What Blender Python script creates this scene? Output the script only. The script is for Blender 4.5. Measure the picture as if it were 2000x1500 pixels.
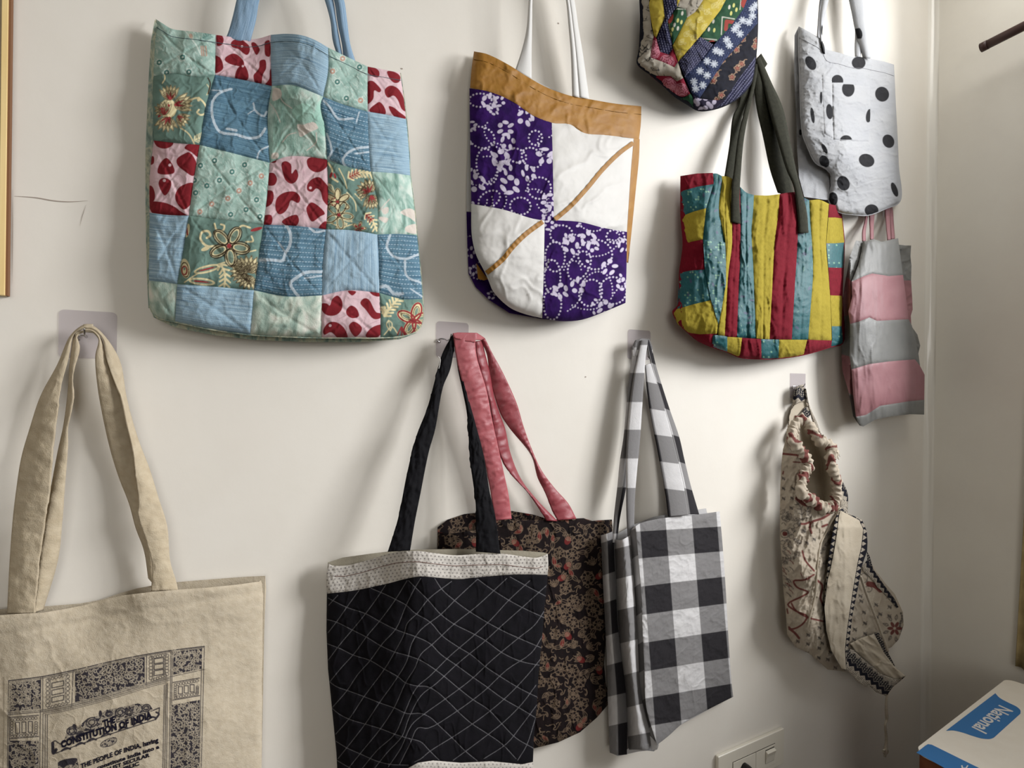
import bpy, bmesh, math, random
import numpy as np
from mathutils import Vector, Matrix
from mathutils.geometry import delaunay_2d_cdt

for o in list(bpy.data.objects):
    bpy.data.objects.remove(o)
SC = bpy.context.scene
COL = SC.collection
random.seed(7)

# ------------------------------------------------------------------ camera, light, exposure
F = 1120.0                       # focal length, photo pixels (2000 wide)
TH = math.atan2(2005.0, F)       # the back wall recedes towards x = 3005 of the photo
RHO = 0.012
CAM = np.array([0.0, -0.911, 1.35])
FWD = np.array([math.cos(TH), math.sin(TH), 0.0])
RGT = np.array([math.sin(TH), -math.cos(TH), 0.0])
UPW = np.array([0.0, 0.0, 1.0])
CR = RGT * math.cos(RHO) + UPW * math.sin(RHO)
CU = UPW * math.cos(RHO) - RGT * math.sin(RHO)
cam_data = bpy.data.cameras.new('camera')
cam = bpy.data.objects.new('camera', cam_data)
COL.objects.link(cam)
cam_data.sensor_width = 36.0
cam_data.lens = 36.0 * F / 2000.0
cam_data.clip_start = 0.02
M = Matrix(((CR[0], CU[0], -FWD[0], CAM[0]), (CR[1], CU[1], -FWD[1], CAM[1]), (CR[2], CU[2], -FWD[2], CAM[2]), (0, 0, 0, 1)))
cam.matrix_world = M
SC.camera = cam

XR = 1.962                       # right wall
WIN_Y = (-2.40, -0.25)           # window opening in the right wall
WIN_Z = (1.28, 2.66)

world = bpy.data.worlds.new('daylight')
SC.world = world
world.use_nodes = True
bg = world.node_tree.nodes['Background']
bg.inputs[0].default_value = (0.75, 0.85, 1.0, 1)
bg.inputs[1].default_value = 1.0

def area(name, loc, rot, sx, sy, power, color):
    l = bpy.data.lights.new(name, 'AREA')
    l.shape = 'RECTANGLE'; l.size = sx; l.size_y = sy; l.energy = power; l.color = color
    o = bpy.data.objects.new(name, l); COL.objects.link(o)
    o.location = loc; o.rotation_euler = rot
    return o
# bright sky outside the window, high up
SKY_AT, SKY_TO = Vector((XR + 2.3, -2.6, 2.95)), Vector((0.7, 0.0, 1.6))
sky = area('window_daylight', SKY_AT, (SKY_TO - SKY_AT).to_track_quat('-Z', 'Y').to_euler(), 1.9, 1.8, 275.0, (1.0, 1.0, 1.0))
# added soft fill from behind the camera; the front wall has no window
area('rear_fill', (-0.9, -3.15, 1.7), (math.radians(90), 0, 0), 1.6, 1.4, 19.0, (1.0, 0.98, 0.94))
# added overhead fill that brightens the upper right corner, no lamp fitting
area('overhead_fill', (1.66, -0.62, 2.72), (0, 0, 0), 0.55, 0.8, 5.2, (1.0, 0.99, 0.96))

SC.view_settings.view_transform = 'Standard'
SC.view_settings.look = 'None'
SC.view_settings.exposure = 0.3
SC.view_settings.gamma = 1.0
SC.view_settings.use_curve_mapping = False

# ------------------------------------------------------------------ helpers
def W(px, py, d):
    """point of the world seen at photo pixel (px,py), d metres in front of the back wall"""
    px = np.asarray(px, float); py = np.asarray(py, float); d = np.asarray(d, float)
    a = (px - 1000.0) / F; b = -(py - 750.0) / F
    ray = FWD[None] + a.reshape(-1, 1) * CR[None] + b.reshape(-1, 1) * CU[None]
    t = (-d.reshape(-1) - CAM[1]) / ray[:, 1]
    return CAM[None] + ray * t[:, None]

def WX(px, py, x):
    a = (px - 1000.0) / F; b = -(py - 750.0) / F
    ray = FWD + a * CR + b * CU
    return CAM + ray * ((x - CAM[0]) / ray[0])

def WZ(px, py, z):
    a = (px - 1000.0) / F; b = -(py - 750.0) / F
    ray = FWD + a * CR + b * CU
    return CAM + ray * ((z - CAM[2]) / ray[2])

def cr(x0, y0, s):
    """zoomed-crop coordinates to photo coordinates"""
    return lambda pts: [(x0 + p[0] / s, y0 + p[1] / s) + tuple(p[2:]) for p in pts]

def smooth_line(pts, closed=False, n=8):
    P = np.array([p[:2] for p in pts], float)
    if len(P) < 3 and not closed:
        t = np.linspace(0, 1, n + 1)[:, None]
        return P[0] * (1 - t) + P[-1] * t
    if closed:
        Q = np.vstack([P[-1], P, P[0], P[1]])
    else:
        Q = np.vstack([2 * P[0] - P[1], P, 2 * P[-1] - P[-2]])
    out = []
    t = np.linspace(0, 1, n, endpoint=False)[:, None]
    for i in range(1, len(Q) - 2):
        p0, p1, p2, p3 = Q[i - 1], Q[i], Q[i + 1], Q[i + 2]
        d1 = np.linalg.norm(p1 - p0) ** .5 + 1e-6; d2 = np.linalg.norm(p2 - p1) ** .5 + 1e-6; d3 = np.linalg.norm(p3 - p2) ** .5 + 1e-6
        m1 = ((p1 - p0) / d1 - (p2 - p0) / (d1 + d2) + (p2 - p1) / d2) * d2
        m2 = ((p2 - p1) / d2 - (p3 - p1) / (d2 + d3) + (p3 - p2) / d3) * d2
        out.append((2 * t**3 - 3 * t**2 + 1) * p1 + (t**3 - 2 * t**2 + t) * m1 + (-2 * t**3 + 3 * t**2) * p2 + (t**3 - t**2) * m2)
    out = np.vstack(out)
    if not closed:
        out = np.vstack([out, P[-1]])
    return out

def resample(L, n, closed=False):
    if closed:
        L = np.vstack([L, L[:1]])
    d = np.r_[0, np.cumsum(np.linalg.norm(np.diff(L, axis=0), axis=1))]
    t = np.linspace(0, d[-1], n + (1 if closed else 0))
    if closed:
        t = t[:-1]
    return np.stack([np.interp(t, d, L[:, 0]), np.interp(t, d, L[:, 1])], 1)

def length(L):
    L = np.asarray(L)[:, :2]
    return np.linalg.norm(np.diff(L, axis=0), axis=1).sum()

def dist_line(px, py, L):
    best = np.full(px.shape, 1e9)
    for i in range(len(L) - 1):
        ax, ay = L[i][:2]; bx, by = L[i + 1][:2]
        dx, dy = bx - ax, by - ay
        q = dx * dx + dy * dy + 1e-12
        t = np.clip(((px - ax) * dx + (py - ay) * dy) / q, 0, 1)
        best = np.minimum(best, (px - ax - t * dx) ** 2 + (py - ay - t * dy) ** 2)
    return np.sqrt(best)

def inside(px, py, L):
    r = np.zeros(px.shape, bool)
    n = len(L)
    for i in range(n):
        x1, y1 = L[i]; x2, y2 = L[(i + 1) % n]
        if y1 == y2:
            continue
        c = ((y1 > py) != (y2 > py)) & (px < (x2 - x1) * (py - y1) / (y2 - y1) + x1)
        r ^= c
    return r

def rbf(pts):
    A = np.array(pts, float); X = A[:, :2] / 100.0; n = len(A)
    def k(r):
        return np.where(r > 1e-9, r * r * np.log(np.maximum(r, 1e-9)), 0)
    K = k(np.linalg.norm(X[:, None] - X[None], axis=2)) + np.eye(n) * 0.02
    Pm = np.c_[np.ones(n), X]
    S = np.block([[K, Pm], [Pm.T, np.zeros((3, 3))]])
    w = np.linalg.solve(S, np.r_[A[:, 2], np.zeros(3)])
    def fn(px, py):
        px = np.asarray(px, float).ravel() / 100.0; py = np.asarray(py, float).ravel() / 100.0
        r = np.zeros(px.shape) + w[n] + w[n + 1] * px + w[n + 2] * py
        for i in range(n):
            r += w[i] * k(np.hypot(px - X[i, 0], py - X[i, 1]))
        return r
    return fn

def vnoise(x, y, seed=0):
    xi = np.floor(x).astype(np.int64); yi = np.floor(y).astype(np.int64)
    fx = x - xi; fy = y - yi
    u = fx * fx * fx * (fx * (fx * 6 - 15) + 10); v = fy * fy * fy * (fy * (fy * 6 - 15) + 10)
    def h(a, b):
        q = (a * 374761393 + b * 668265263 + seed * 982451653) & 0xffffffff
        q = ((q ^ (q >> 13)) * 1274126177) & 0xffffffff
        q = q ^ (q >> 16)
        return (q & 0xffff) / 65535.0 * 2 * math.pi
    def g(a, b, dx, dy):
        t = h(a, b)
        return np.cos(t) * dx + np.sin(t) * dy
    n00 = g(xi, yi, fx, fy); n10 = g(xi + 1, yi, fx - 1, fy); n01 = g(xi, yi + 1, fx, fy - 1); n11 = g(xi + 1, yi + 1, fx - 1, fy - 1)
    return ((n00 * (1 - u) + n10 * u) * (1 - v) + (n01 * (1 - u) + n11 * u) * v) * 1.4

def fbm(x, y, seed=0, octv=3):
    r = 0; a = 1.0
    for i in range(octv):
        r = r + a * vnoise(x * 2**i + 13.7 * i, y * 2**i + 7.1 * i, seed + i * 17); a *= .5
    return r

def wrinkle(amp, size, seed=0, crease=0.6, stretch=(1, 1), ang=0.0):
    """cloth relief in metres: soft folds plus sharp creases, over photo-pixel distances"""
    ca, sa = math.cos(ang), math.sin(ang)
    def fn(px, py):
        x = (px * ca + py * sa) / size / stretch[0]; y = (-px * sa + py * ca) / size / stretch[1]
        w = fbm(x, y, seed, 2)
        r = 1 - np.abs(fbm(x * .8 + w * .35, y * .8 - w * .35, seed + 5, 2)) * 2.2
        r = np.clip(r, 0, 1) ** 3
        return amp * (w * .7 + crease * r)
    return fn

# ------------------------------------------------------------------ materials
DYE = [1.0, 1.0]                 # strength and saturation of the dyes of the bag being built
def lin(c):
    r = []
    for v in c[:3]:
        v /= 255.0
        r.append(v / 12.92 if v <= .04045 else ((v + .055) / 1.055) ** 2.4)
    g = .3 * r[0] + .6 * r[1] + .1 * r[2]
    return tuple((g + (v - g) * DYE[1]) * DYE[0] for v in r) + (1.0,)

def new_mat(name, rough=.9, spec=.2):
    m = bpy.data.materials.new(name); m.use_nodes = True
    nt = m.node_tree
    b = nt.nodes['Principled BSDF']
    b.inputs['Roughness'].default_value = rough
    b.inputs['Specular IOR Level'].default_value = spec
    return m, nt, b

def mixc(nt, fac, a, b, mode='MIX'):
    n = nt.nodes.new('ShaderNodeMix'); n.data_type = 'RGBA'; n.blend_type = mode
    for sock, v in ((n.inputs[0], fac), (n.inputs[6], a), (n.inputs[7], b)):
        if isinstance(v, (int, float)):
            sock.default_value = v
        elif isinstance(v, tuple):
            sock.default_value = v
        else:
            nt.links.new(v, sock)
    return n.outputs[2]

def maprange(nt, v, a, b, c=0., d=1.):
    n = nt.nodes.new('ShaderNodeMapRange')
    n.inputs[1].default_value = a; n.inputs[2].default_value = b; n.inputs[3].default_value = c; n.inputs[4].default_value = d
    nt.links.new(v, n.inputs[0])
    return n.outputs[0]

def uvnode(nt, scale=(1, 1, 1), loc=(0, 0, 0), rot=0.0, name='UVMap'):
    u = nt.nodes.new('ShaderNodeUVMap'); u.uv_map = name
    mp = nt.nodes.new('ShaderNodeMapping')
    mp.inputs['Scale'].default_value = scale; mp.inputs['Location'].default_value = loc; mp.inputs['Rotation'].default_value = (0, 0, rot)
    nt.links.new(u.outputs[0], mp.inputs[0])
    return mp.outputs[0]

def noise(nt, vec, scale=1., detail=3., rough=.5):
    n = nt.nodes.new('ShaderNodeTexNoise'); n.inputs['Scale'].default_value = scale
    n.inputs['Detail'].default_value = detail; n.inputs['Roughness'].default_value = rough
    nt.links.new(vec, n.inputs['Vector'])
    return n.outputs[0]

def plain(c1, c2=None, scale=120):
    def f(nt):
        if c2 is None:
            return lin(c1)
        return mixc(nt, maprange(nt, noise(nt, uvnode(nt), scale, 4), .35, .65), lin(c1), lin(c2))
    return f

def slub(c1, c2, along='u', fine=900, coarse=14):
    """horizontal (u) or vertical (v) yarn streaks"""
    def f(nt):
        s = (coarse, fine, 1) if along == 'u' else (fine, coarse, 1)
        s2 = (coarse * .6, fine * .3, 1) if along == 'u' else (fine * .3, coarse * .6, 1)
        a = noise(nt, uvnode(nt, s), 1., 2); b = noise(nt, uvnode(nt, s2), 1., 2)
        x = mixc(nt, maprange(nt, a, .34, .66), lin(c1), lin(c2))
        return mixc(nt, maprange(nt, b, .35, .75, 0, .45), x, lin(c2))
    return f

def painterly(cols, scale=25, seed=0, stretch=(1, .6, 1)):
    def f(nt):
        v = uvnode(nt, stretch, (seed * 1.37, seed * .71, 0), .5)
        n = nt.nodes.new('ShaderNodeTexNoise'); n.inputs['Scale'].default_value = scale; n.inputs['Detail'].default_value = 4
        n.inputs['Distortion'].default_value = 1.2
        nt.links.new(v, n.inputs['Vector'])
        r = nt.nodes.new('ShaderNodeValToRGB'); nt.links.new(n.outputs[0], r.inputs[0])
        e = r.color_ramp.elements
        k = len(cols)
        e[0].position = .3; e[0].color = lin(cols[0]); e[1].position = .72; e[1].color = lin(cols[-1])
        for i in range(1, k - 1):
            q = e.new(.3 + .42 * i / (k - 1)); q.color = lin(cols[i])
        g = noise(nt, uvnode(nt, (900, 60, 1)), 1., 2)
        return mixc(nt, maprange(nt, g, .3, .7, 0, .25), r.outputs[0], lin((205, 215, 205)))
    return f

def cloth(name, base, layers=(), rough=.92, spec=.12, bump=.25, bscale=900, sheen=0., edge=.7, aniso=None):
    """base(nt)->colour; layers: (channel 0..3 of the woven/printed 'ink' attribute, colour[, opacity])"""
    m, nt, b = new_mat(name, rough, spec)
    c = base(nt)
    if layers:
        at = nt.nodes.new('ShaderNodeAttribute'); at.attribute_name = 'ink'
        sp = nt.nodes.new('ShaderNodeSeparateColor'); nt.links.new(at.outputs['Color'], sp.inputs[0])
        ch = [sp.outputs[0], sp.outputs[1], sp.outputs[2], at.outputs['Alpha']]
        for L in layers:
            k, colr = L[0], L[1]; op = L[2] if len(L) > 2 else 1.
            lc = colr(nt) if callable(colr) else lin(colr)
            c = mixc(nt, maprange(nt, ch[k], -edge, edge, 0, op), c, lc)
    if isinstance(c, tuple):
        b.inputs['Base Color'].default_value = c
    else:
        nt.links.new(c, b.inputs['Base Color'])
    if sheen:
        b.inputs['Sheen Weight'].default_value = sheen
    if bump:
        bp = nt.nodes.new('ShaderNodeBump'); bp.inputs['Strength'].default_value = bump; bp.inputs['Distance'].default_value = .001
        x = noise(nt, uvnode(nt, (bscale, bscale * .35, 1)), 1., 2); y = noise(nt, uvnode(nt, (bscale * .35, bscale, 1)), 1., 2)
        mm = nt.nodes.new('ShaderNodeMath'); mm.operation = 'ADD'
        nt.links.new(x, mm.inputs[0]); nt.links.new(y, mm.inputs[1])
        z = noise(nt, uvnode(nt), 140., 3)
        m2 = nt.nodes.new('ShaderNodeMath'); m2.operation = 'MULTIPLY_ADD'; m2.inputs[1].default_value = 2.0
        nt.links.new(z, m2.inputs[0]); nt.links.new(mm.outputs[0], m2.inputs[2])
        nt.links.new(m2.outputs[0], bp.inputs['Height']); nt.links.new(bp.outputs[0], b.inputs['Normal'])
    return m

def solid(name, c, rough=.5, spec=.4, metal=0., c2=None, scale=30, stretch=(1, 1, 1), bump=0.):
    m, nt, b = new_mat(name, rough, spec)
    b.inputs['Metallic'].default_value = metal
    b.inputs['Base Color'].default_value = lin(c)
    tc = nt.nodes.new('ShaderNodeTexCoord'); mp = nt.nodes.new('ShaderNodeMapping'); mp.inputs['Scale'].default_value = stretch
    nt.links.new(tc.outputs['Object'], mp.inputs[0])
    n = noise(nt, mp.outputs[0], scale, 5)
    if c2 is not None:
        nt.links.new(mixc(nt, maprange(nt, n, .3, .7), lin(c), lin(c2)), b.inputs['Base Color'])
    if bump:
        bp = nt.nodes.new('ShaderNodeBump'); bp.inputs['Strength'].default_value = bump; bp.inputs['Distance'].default_value = .002
        nt.links.new(n, bp.inputs['Height']); nt.links.new(bp.outputs[0], b.inputs['Normal'])
    return m

# ------------------------------------------------------------------ printed / woven pattern fields (positive inside, photo-pixel units)
class Ink:
    def __init__(self, px, py, s=None, t=None):
        self.x, self.y, self.s, self.t = px, py, s, t
        self.a = np.full((len(px), 4), -9.0)
        self.tr = (0., 0., 1.)
    def crop(self, x0, y0, sc):
        self.tr = (x0, y0, sc); return self
    def _m(self, x0, y0, x1, y1):
        return np.nonzero((self.x > x0) & (self.x < x1) & (self.y > y0) & (self.y < y1))[0]
    def _put(self, ch, idx, v, op):
        if op == 'add':
            self.a[idx, ch] = np.maximum(self.a[idx, ch], v)
        else:
            self.a[idx, ch] = np.minimum(self.a[idx, ch], -v)
    def ell(self, ch, cx, cy, rx, ry, ang=0., op='add', ring=None, clip=None):
        x0, y0, sc = self.tr
        cx, cy, rx, ry = x0 + cx / sc, y0 + cy / sc, rx / sc, ry / sc
        R = max(rx, ry) + 4
        i = self._m(cx - R, cy - R, cx + R, cy + R)
        if not len(i): return
        ca, sa = math.cos(math.radians(ang)), math.sin(math.radians(ang))
        dx, dy = self.x[i] - cx, self.y[i] - cy
        u = (dx * ca + dy * sa) / rx; v = (-dx * sa + dy * ca) / ry
        k = np.hypot(u, v); g = np.hypot(u / rx, v / ry) + 1e-6
        f = k * (1 - k) / g
        f = np.where(k < 1e-3, min(rx, ry), f)
        if ring is not None:
            f = ring / sc / 2 - np.abs(f)
        if clip is not None:            # (axis, sign, value in crop units)
            ax, sg, val = clip
            q = (self.x[i] - (x0 + val / sc)) if ax == 'x' else (self.y[i] - (y0 + val / sc))
            f = np.minimum(f, sg * q)
        self._put(ch, i, f, op)
    def line(self, ch, pts, w, smooth=True, op='add', wob=0.):
        x0, y0, sc = self.tr
        P = np.array(pts, float)[:, :2] / sc + np.array([x0, y0])
        if smooth and len(P) > 2:
            P = smooth_line(P, n=4)
        w = w / sc
        m = w + 4
        i = self._m(P[:, 0].min() - m, P[:, 1].min() - m, P[:, 0].max() + m, P[:, 1].max() + m)
        if not len(i): return
        f = w / 2 - dist_line(self.x[i], self.y[i], P)
        if wob:
            f = f + wob * vnoise(self.x[i] / 5., self.y[i] / 5., 3)
        self._put(ch, i, f, op)
    def blob(self, ch, pts, smooth=True, op='add', ring=None):
        x0, y0, sc = self.tr
        P = np.array(pts, float)[:, :2] / sc + np.array([x0, y0])
        if smooth:
            P = smooth_line(P, closed=True, n=4)
        i = self._m(P[:, 0].min() - 4, P[:, 1].min() - 4, P[:, 0].max() + 4, P[:, 1].max() + 4)
        if not len(i): return
        f = dist_line(self.x[i], self.y[i], np.vstack([P, P[:1]]))
        f = np.where(inside(self.x[i], self.y[i], P), f, -f)
        if ring is not None:
            f = ring / sc / 2 - np.abs(f)
        self._put(ch, i, f, op)
    def dots(self, ch, pts, step, r, smooth=True):
        x0, y0, sc = self.tr
        P = np.array(pts, float)
        L = smooth_line(P, n=8) if smooth and len(P) > 2 else P
        n = max(2, int(length(L) / step) + 1)
        for q in resample(np.asarray(L, float), n):
            self.ell(ch, q[0], q[1], r, r)
    def loop_dots(self, ch, cx, cy, rx, ry, ang, step, r, a0=0, a1=360):
        th = np.radians(np.linspace(a0, a1, 40)); ca, sa = math.cos(math.radians(ang)), math.sin(math.radians(ang))
        x = rx * np.cos(th); y = ry * np.sin(th)
        self.dots(ch, np.c_[cx + x * ca - y * sa, cy + x * sa + y * ca], step, r, False)
    def flower(self, ch, cx, cy, r, n=5, a0=0., fat=.3, dist=.58, ln=.42, ring=None, sq=1.):
        for k in range(n):
            a = a0 + 360. * k / n
            self.ell(ch, cx + r * dist * math.cos(math.radians(a)), cy + r * dist * sq * math.sin(math.radians(a)), r * ln, r * fat, a, ring=ring)
    def petal_flower(self, cx, cy, r, n, a0, cream=0, brown=1, red=2, w=3.):
        sc = 1.
        for k in range(n):
            a = a0 + 360. * k / n
            x, y = cx + r * .55 * math.cos(math.radians(a)), cy + r * .55 * math.sin(math.radians(a))
            self.ell(cream, x, y, r * .48, r * .27, a)
            self.ell(brown, x, y, r * .42, r * .2, a, ring=w)
            self.ell(cream, x, y, r * .3, r * .09, a)
        if red is not None:
            self.ell(red, cx, cy, r * .12, r * .12)
    def petal(self, ch, bx, by, l, w, ang, ring=None):
        """pointed petal growing from (bx,by) along ang"""
        x0, y0, sc = self.tr
        bx, by, l, w = x0 + bx / sc, y0 + by / sc, l / sc, w / sc
        i = self._m(bx - l - 3, by - l - 3, bx + l + 3, by + l + 3)
        if not len(i): return
        a = math.radians(ang); c, s = math.cos(a), math.sin(a)
        u = (self.x[i] - bx) * c + (self.y[i] - by) * s; v = -(self.x[i] - bx) * s + (self.y[i] - by) * c
        q = np.clip(u / l, -.2, 1.2)
        f = w * np.sin(np.pi * np.clip(q, 0, 1) ** .8) - np.abs(v)
        f = np.where((q < 0) | (q > 1), -np.hypot(np.where(q < 0, u, u - l), v), f * .8)
        if ring is not None: f = ring / sc / 2 - np.abs(f)
        self._put(ch, i, f, 'add')
    def bloom(self, cx, cy, r, ang, spread, n, red=True):
        """lotus-like fan of outlined petals"""
        for ly, (rr, k) in enumerate(((1., n), (.66, n - 1))):
            for j in range(k):
                a = ang + spread * ((j + .5) / k - .5)
                self.petal(0, cx, cy, r * rr, r * .17, a)
                self.petal(1, cx, cy, r * rr * .97, r * .15, a, ring=5.)
                if red and (j + ly) % 2: self.petal(2, cx, cy, r * rr * .6, r * .05, a)
    def leaf(self, ch, cx, cy, l, w, ang, lw, rib=True):
        a = math.radians(ang); c, s = math.cos(a), math.sin(a)
        T = lambda u, v: (cx + u * c - v * s, cy + u * s + v * c)
        self.line(ch, [T(-l, 0), T(-l * .4, -w), T(l * .3, -w * .8), T(l, 0)], lw)
        self.line(ch, [T(-l, 0), T(-l * .4, w), T(l * .3, w * .8), T(l, 0)], lw)
        if rib:
            self.line(ch, [T(-l, 0), T(l * .6, 0)], lw * .7, False)
    def fern(self, ch, pts, l, w, n=7):
        L = resample(smooth_line(np.array(pts, float), n=6), n)
        self.line(ch, pts, w)
        for i in range(1, n):
            d = L[i] - L[i - 1]; d = d / (np.linalg.norm(d) + 1e-6); q = np.array([-d[1], d[0]])
            for sg in (-1, 1):
                self.line(ch, [L[i - 1], L[i - 1] + d * l * .6 + q * sg * l * .8], w, False)

# ------------------------------------------------------------------ mesh building
def link(o, parent=None):
    COL.objects.link(o)
    if parent is not None:
        o.parent = parent
        o.matrix_parent_inverse = Matrix.Translation(-parent.location)
    return o

def mesh_obj(name, co, faces, mat, parent=None, uv=None, ink=None, smooth=True, uv2=None):
    me = bpy.data.meshes.new(name)
    co = np.asarray(co, np.float32); faces = np.asarray(faces, np.int32)
    n, k = faces.shape
    me.vertices.add(len(co)); me.vertices.foreach_set('co', co.ravel())
    me.loops.add(n * k); me.loops.foreach_set('vertex_index', faces.ravel())
    me.polygons.add(n)
    me.polygons.foreach_set('loop_start', np.arange(0, n * k, k, dtype=np.int32))
    me.polygons.foreach_set('loop_total', np.full(n, k, np.int32))
    me.polygons.foreach_set('use_smooth', np.full(n, smooth))
    me.update(calc_edges=True)
    if uv is not None:
        l = me.uv_layers.new(name='UVMap')
        l.data.foreach_set('uv', np.asarray(uv, np.float32)[faces.ravel()].ravel())
    if ink is not None:
        a = me.attributes.new('ink', 'FLOAT_COLOR', 'POINT')
        a.data.foreach_set('color', np.asarray(ink, np.float32).ravel())
    me.materials.append(mat)
    o = bpy.data.objects.new(name, me)
    return link(o, parent)

def thing(name, label, cat, loc, group=None):
    o = bpy.data.objects.new(name, None); COL.objects.link(o)
    o.empty_display_size = .02
    o.location = loc
    o['label'] = label; o['category'] = cat
    if group: o['group'] = group
    return o

def tag(o, label, cat, group=None):
    o['label'] = label; o['category'] = cat
    if group: o['group'] = group
    return o

def call_depth(depth, px, py, s, t):
    try:
        return np.asarray(depth(px, py, s, t), float)
    except TypeError:
        return np.asarray(depth(px, py), float)

def coons(name, parent, mat, T, B, L, R, depth, res=2.5, prints=None, puff=0., pw=6., diag=False, thick=0., rs=None, sm=True):
    """a cloth piece between four edges given in photo coordinates; depth() is its distance from the wall"""
    f = (lambda e: smooth_line(e)) if sm else (lambda e: np.array([p[:2] for p in e], float))
    T, B, L, R = f(T), f(B), f(L), f(R)
    nu = max(4, int(max(length(T), length(B)) / res) + 1); nv = max(4, int(max(length(L), length(R)) / (rs or res)) + 1)
    T, B, L, R = resample(T, nu), resample(B, nu), resample(L, nv), resample(R, nv)
    s = np.linspace(0, 1, nu)[None, :, None]; t = np.linspace(0, 1, nv)[:, None, None]
    P = (1 - t) * T[None] + t * B[None] + (1 - s) * L[:, None] + s * R[:, None] \
        - ((1 - s) * (1 - t) * T[0] + s * (1 - t) * T[-1] + (1 - s) * t * B[0] + s * t * B[-1])
    px = P[..., 0].ravel(); py = P[..., 1].ravel()
    ss = np.broadcast_to(s[..., 0], (nv, nu)).ravel(); tt = np.broadcast_to(t[..., 0], (nv, nu)).ravel()
    d = call_depth(depth, px, py, ss, tt)
    w = (length(T) + length(B)) / 2; h = (length(L) + length(R)) / 2
    if puff:
        e = np.minimum(np.minimum(ss, 1 - ss) * w, np.minimum(tt, 1 - tt) * h)
        if diag:
            g = np.minimum(np.abs(ss - tt), np.abs(ss + tt - 1)) * min(w, h) * .7
            d = d - puff * .30 * np.exp(-(g / (pw * .5)) ** 2) * np.clip(e / 8, 0, 1)
        d = d - puff * np.exp(-e / pw)
    co = W(px, py, d)
    i = np.arange(nu * nv).reshape(nv, nu)
    fc = np.stack([i[1:, :-1], i[1:, 1:], i[:-1, 1:], i[:-1, :-1]], -1).reshape(-1, 4)
    g = co.reshape(nv, nu, 3)
    wm = np.linalg.norm(np.diff(g[nv // 2], axis=0), axis=1).sum(); hm = np.linalg.norm(np.diff(g[:, nu // 2], axis=0), axis=1).sum()
    off = np.array([hash_pos(px[0], py[0]), hash_pos(py[0], px[0])])
    uv = np.c_[ss * wm, (1 - tt) * hm] + off
    ink = prints(Ink(px, py, ss, tt)).a if prints else np.full((len(px), 4), -9.)
    o = mesh_obj(name, co, fc, mat, parent, uv, ink)
    if thick:
        m = o.modifiers.new('cloth', 'SOLIDIFY'); m.thickness = thick; m.offset = -1
    return o

def hash_pos(a, b):
    return (math.sin(a * 12.9898 + b * 78.233) * 43758.5453) % 1.0 * 3.0

def poly(name, parent, mat, outline, depth, res=3., prints=None, puff=0., pw=6., sm=True, thick=0., world=None, ang=0., n=8):
    """a cloth piece with a free outline in photo coordinates"""
    L = smooth_line(outline, closed=True, n=n) if sm else np.array([p[:2] for p in outline], float)
    per = length(np.vstack([L, L[:1]]))
    if sm:
        L = resample(L, max(8, int(per / res)), True)
    else:
        Q = []
        for a, b in zip(L, np.roll(L, -1, 0)):
            k = max(1, int(round(np.linalg.norm(b - a) / res)))
            for j in range(k):
                Q.append(a + (b - a) * j / k)
        L = np.array(Q)
    x0, y0 = L.min(0); x1, y1 = L.max(0)
    gx, gy = np.meshgrid(np.arange(x0 + res * .5, x1, res), np.arange(y0 + res * .5, y1, res * .9))
    gx = gx + (np.arange(gx.shape[0]) % 2)[:, None] * res * .5
    gx, gy = gx.ravel(), gy.ravel()
    k = inside(gx, gy, L)
    gx, gy = gx[k], gy[k]
    k = dist_line(gx, gy, np.vstack([L, L[:1]])) > res * .55
    pts = np.vstack([L, np.c_[gx[k], gy[k]]])
    r = delaunay_2d_cdt([Vector(p) for p in pts], [], [list(range(len(L)))], 1, 1e-6)
    P = np.array([tuple(v) for v in r[0]]); fc = np.array([f for f in r[2] if len(f) == 3], np.int32)
    px, py = P[:, 0], P[:, 1]
    d = call_depth(depth, px, py, None, None)
    if puff:
        d = d - puff * np.exp(-dist_line(px, py, np.vstack([L, L[:1]])) / pw)
    co = W(px, py, d) if world is None else world(px, py, d)
    # triangles face the camera
    a, b, c = co[fc[:, 0]], co[fc[:, 1]], co[fc[:, 2]]
    nrm = np.cross(b - a, c - a)
    flip = (nrm * (CAM[None] - a)).sum(1) < 0
    fc[flip] = fc[flip][:, ::-1]
    ca, sa = math.cos(ang), math.sin(ang)
    sc = .00085
    uv = np.c_[(px * ca + py * sa), -(-px * sa + py * ca)] * sc + np.array([hash_pos(x0, y0), hash_pos(y0, x0)])
    ink = prints(Ink(px, py)).a if prints else np.full((len(px), 4), -9.)
    o = mesh_obj(name, co, fc, mat, parent, uv, ink)
    if thick:
        m = o.modifiers.new('cloth', 'SOLIDIFY'); m.thickness = thick; m.offset = -1
    return o

def back_of(name, parent, mat, seam, rim, depth, bulge, res=8., w=22., dmin=.004, prints=None, gap=None):
    """the rear half of a bag: sewn to the front along seam, open along rim"""
    S = smooth_line(seam); Rm = smooth_line(rim)
    out = np.vstack([S, Rm[1:-1]])
    def world(px, py, d):
        co = W(px, py, d)
        q = dist_line(px, py, S)
        co[:, 1] += bulge * (1 - np.exp(-q / w))
        co[:, 1] = np.minimum(co[:, 1], -dmin)
        return co
    return poly(name, parent, mat, out, depth, res, prints, sm=False, world=world)

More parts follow.
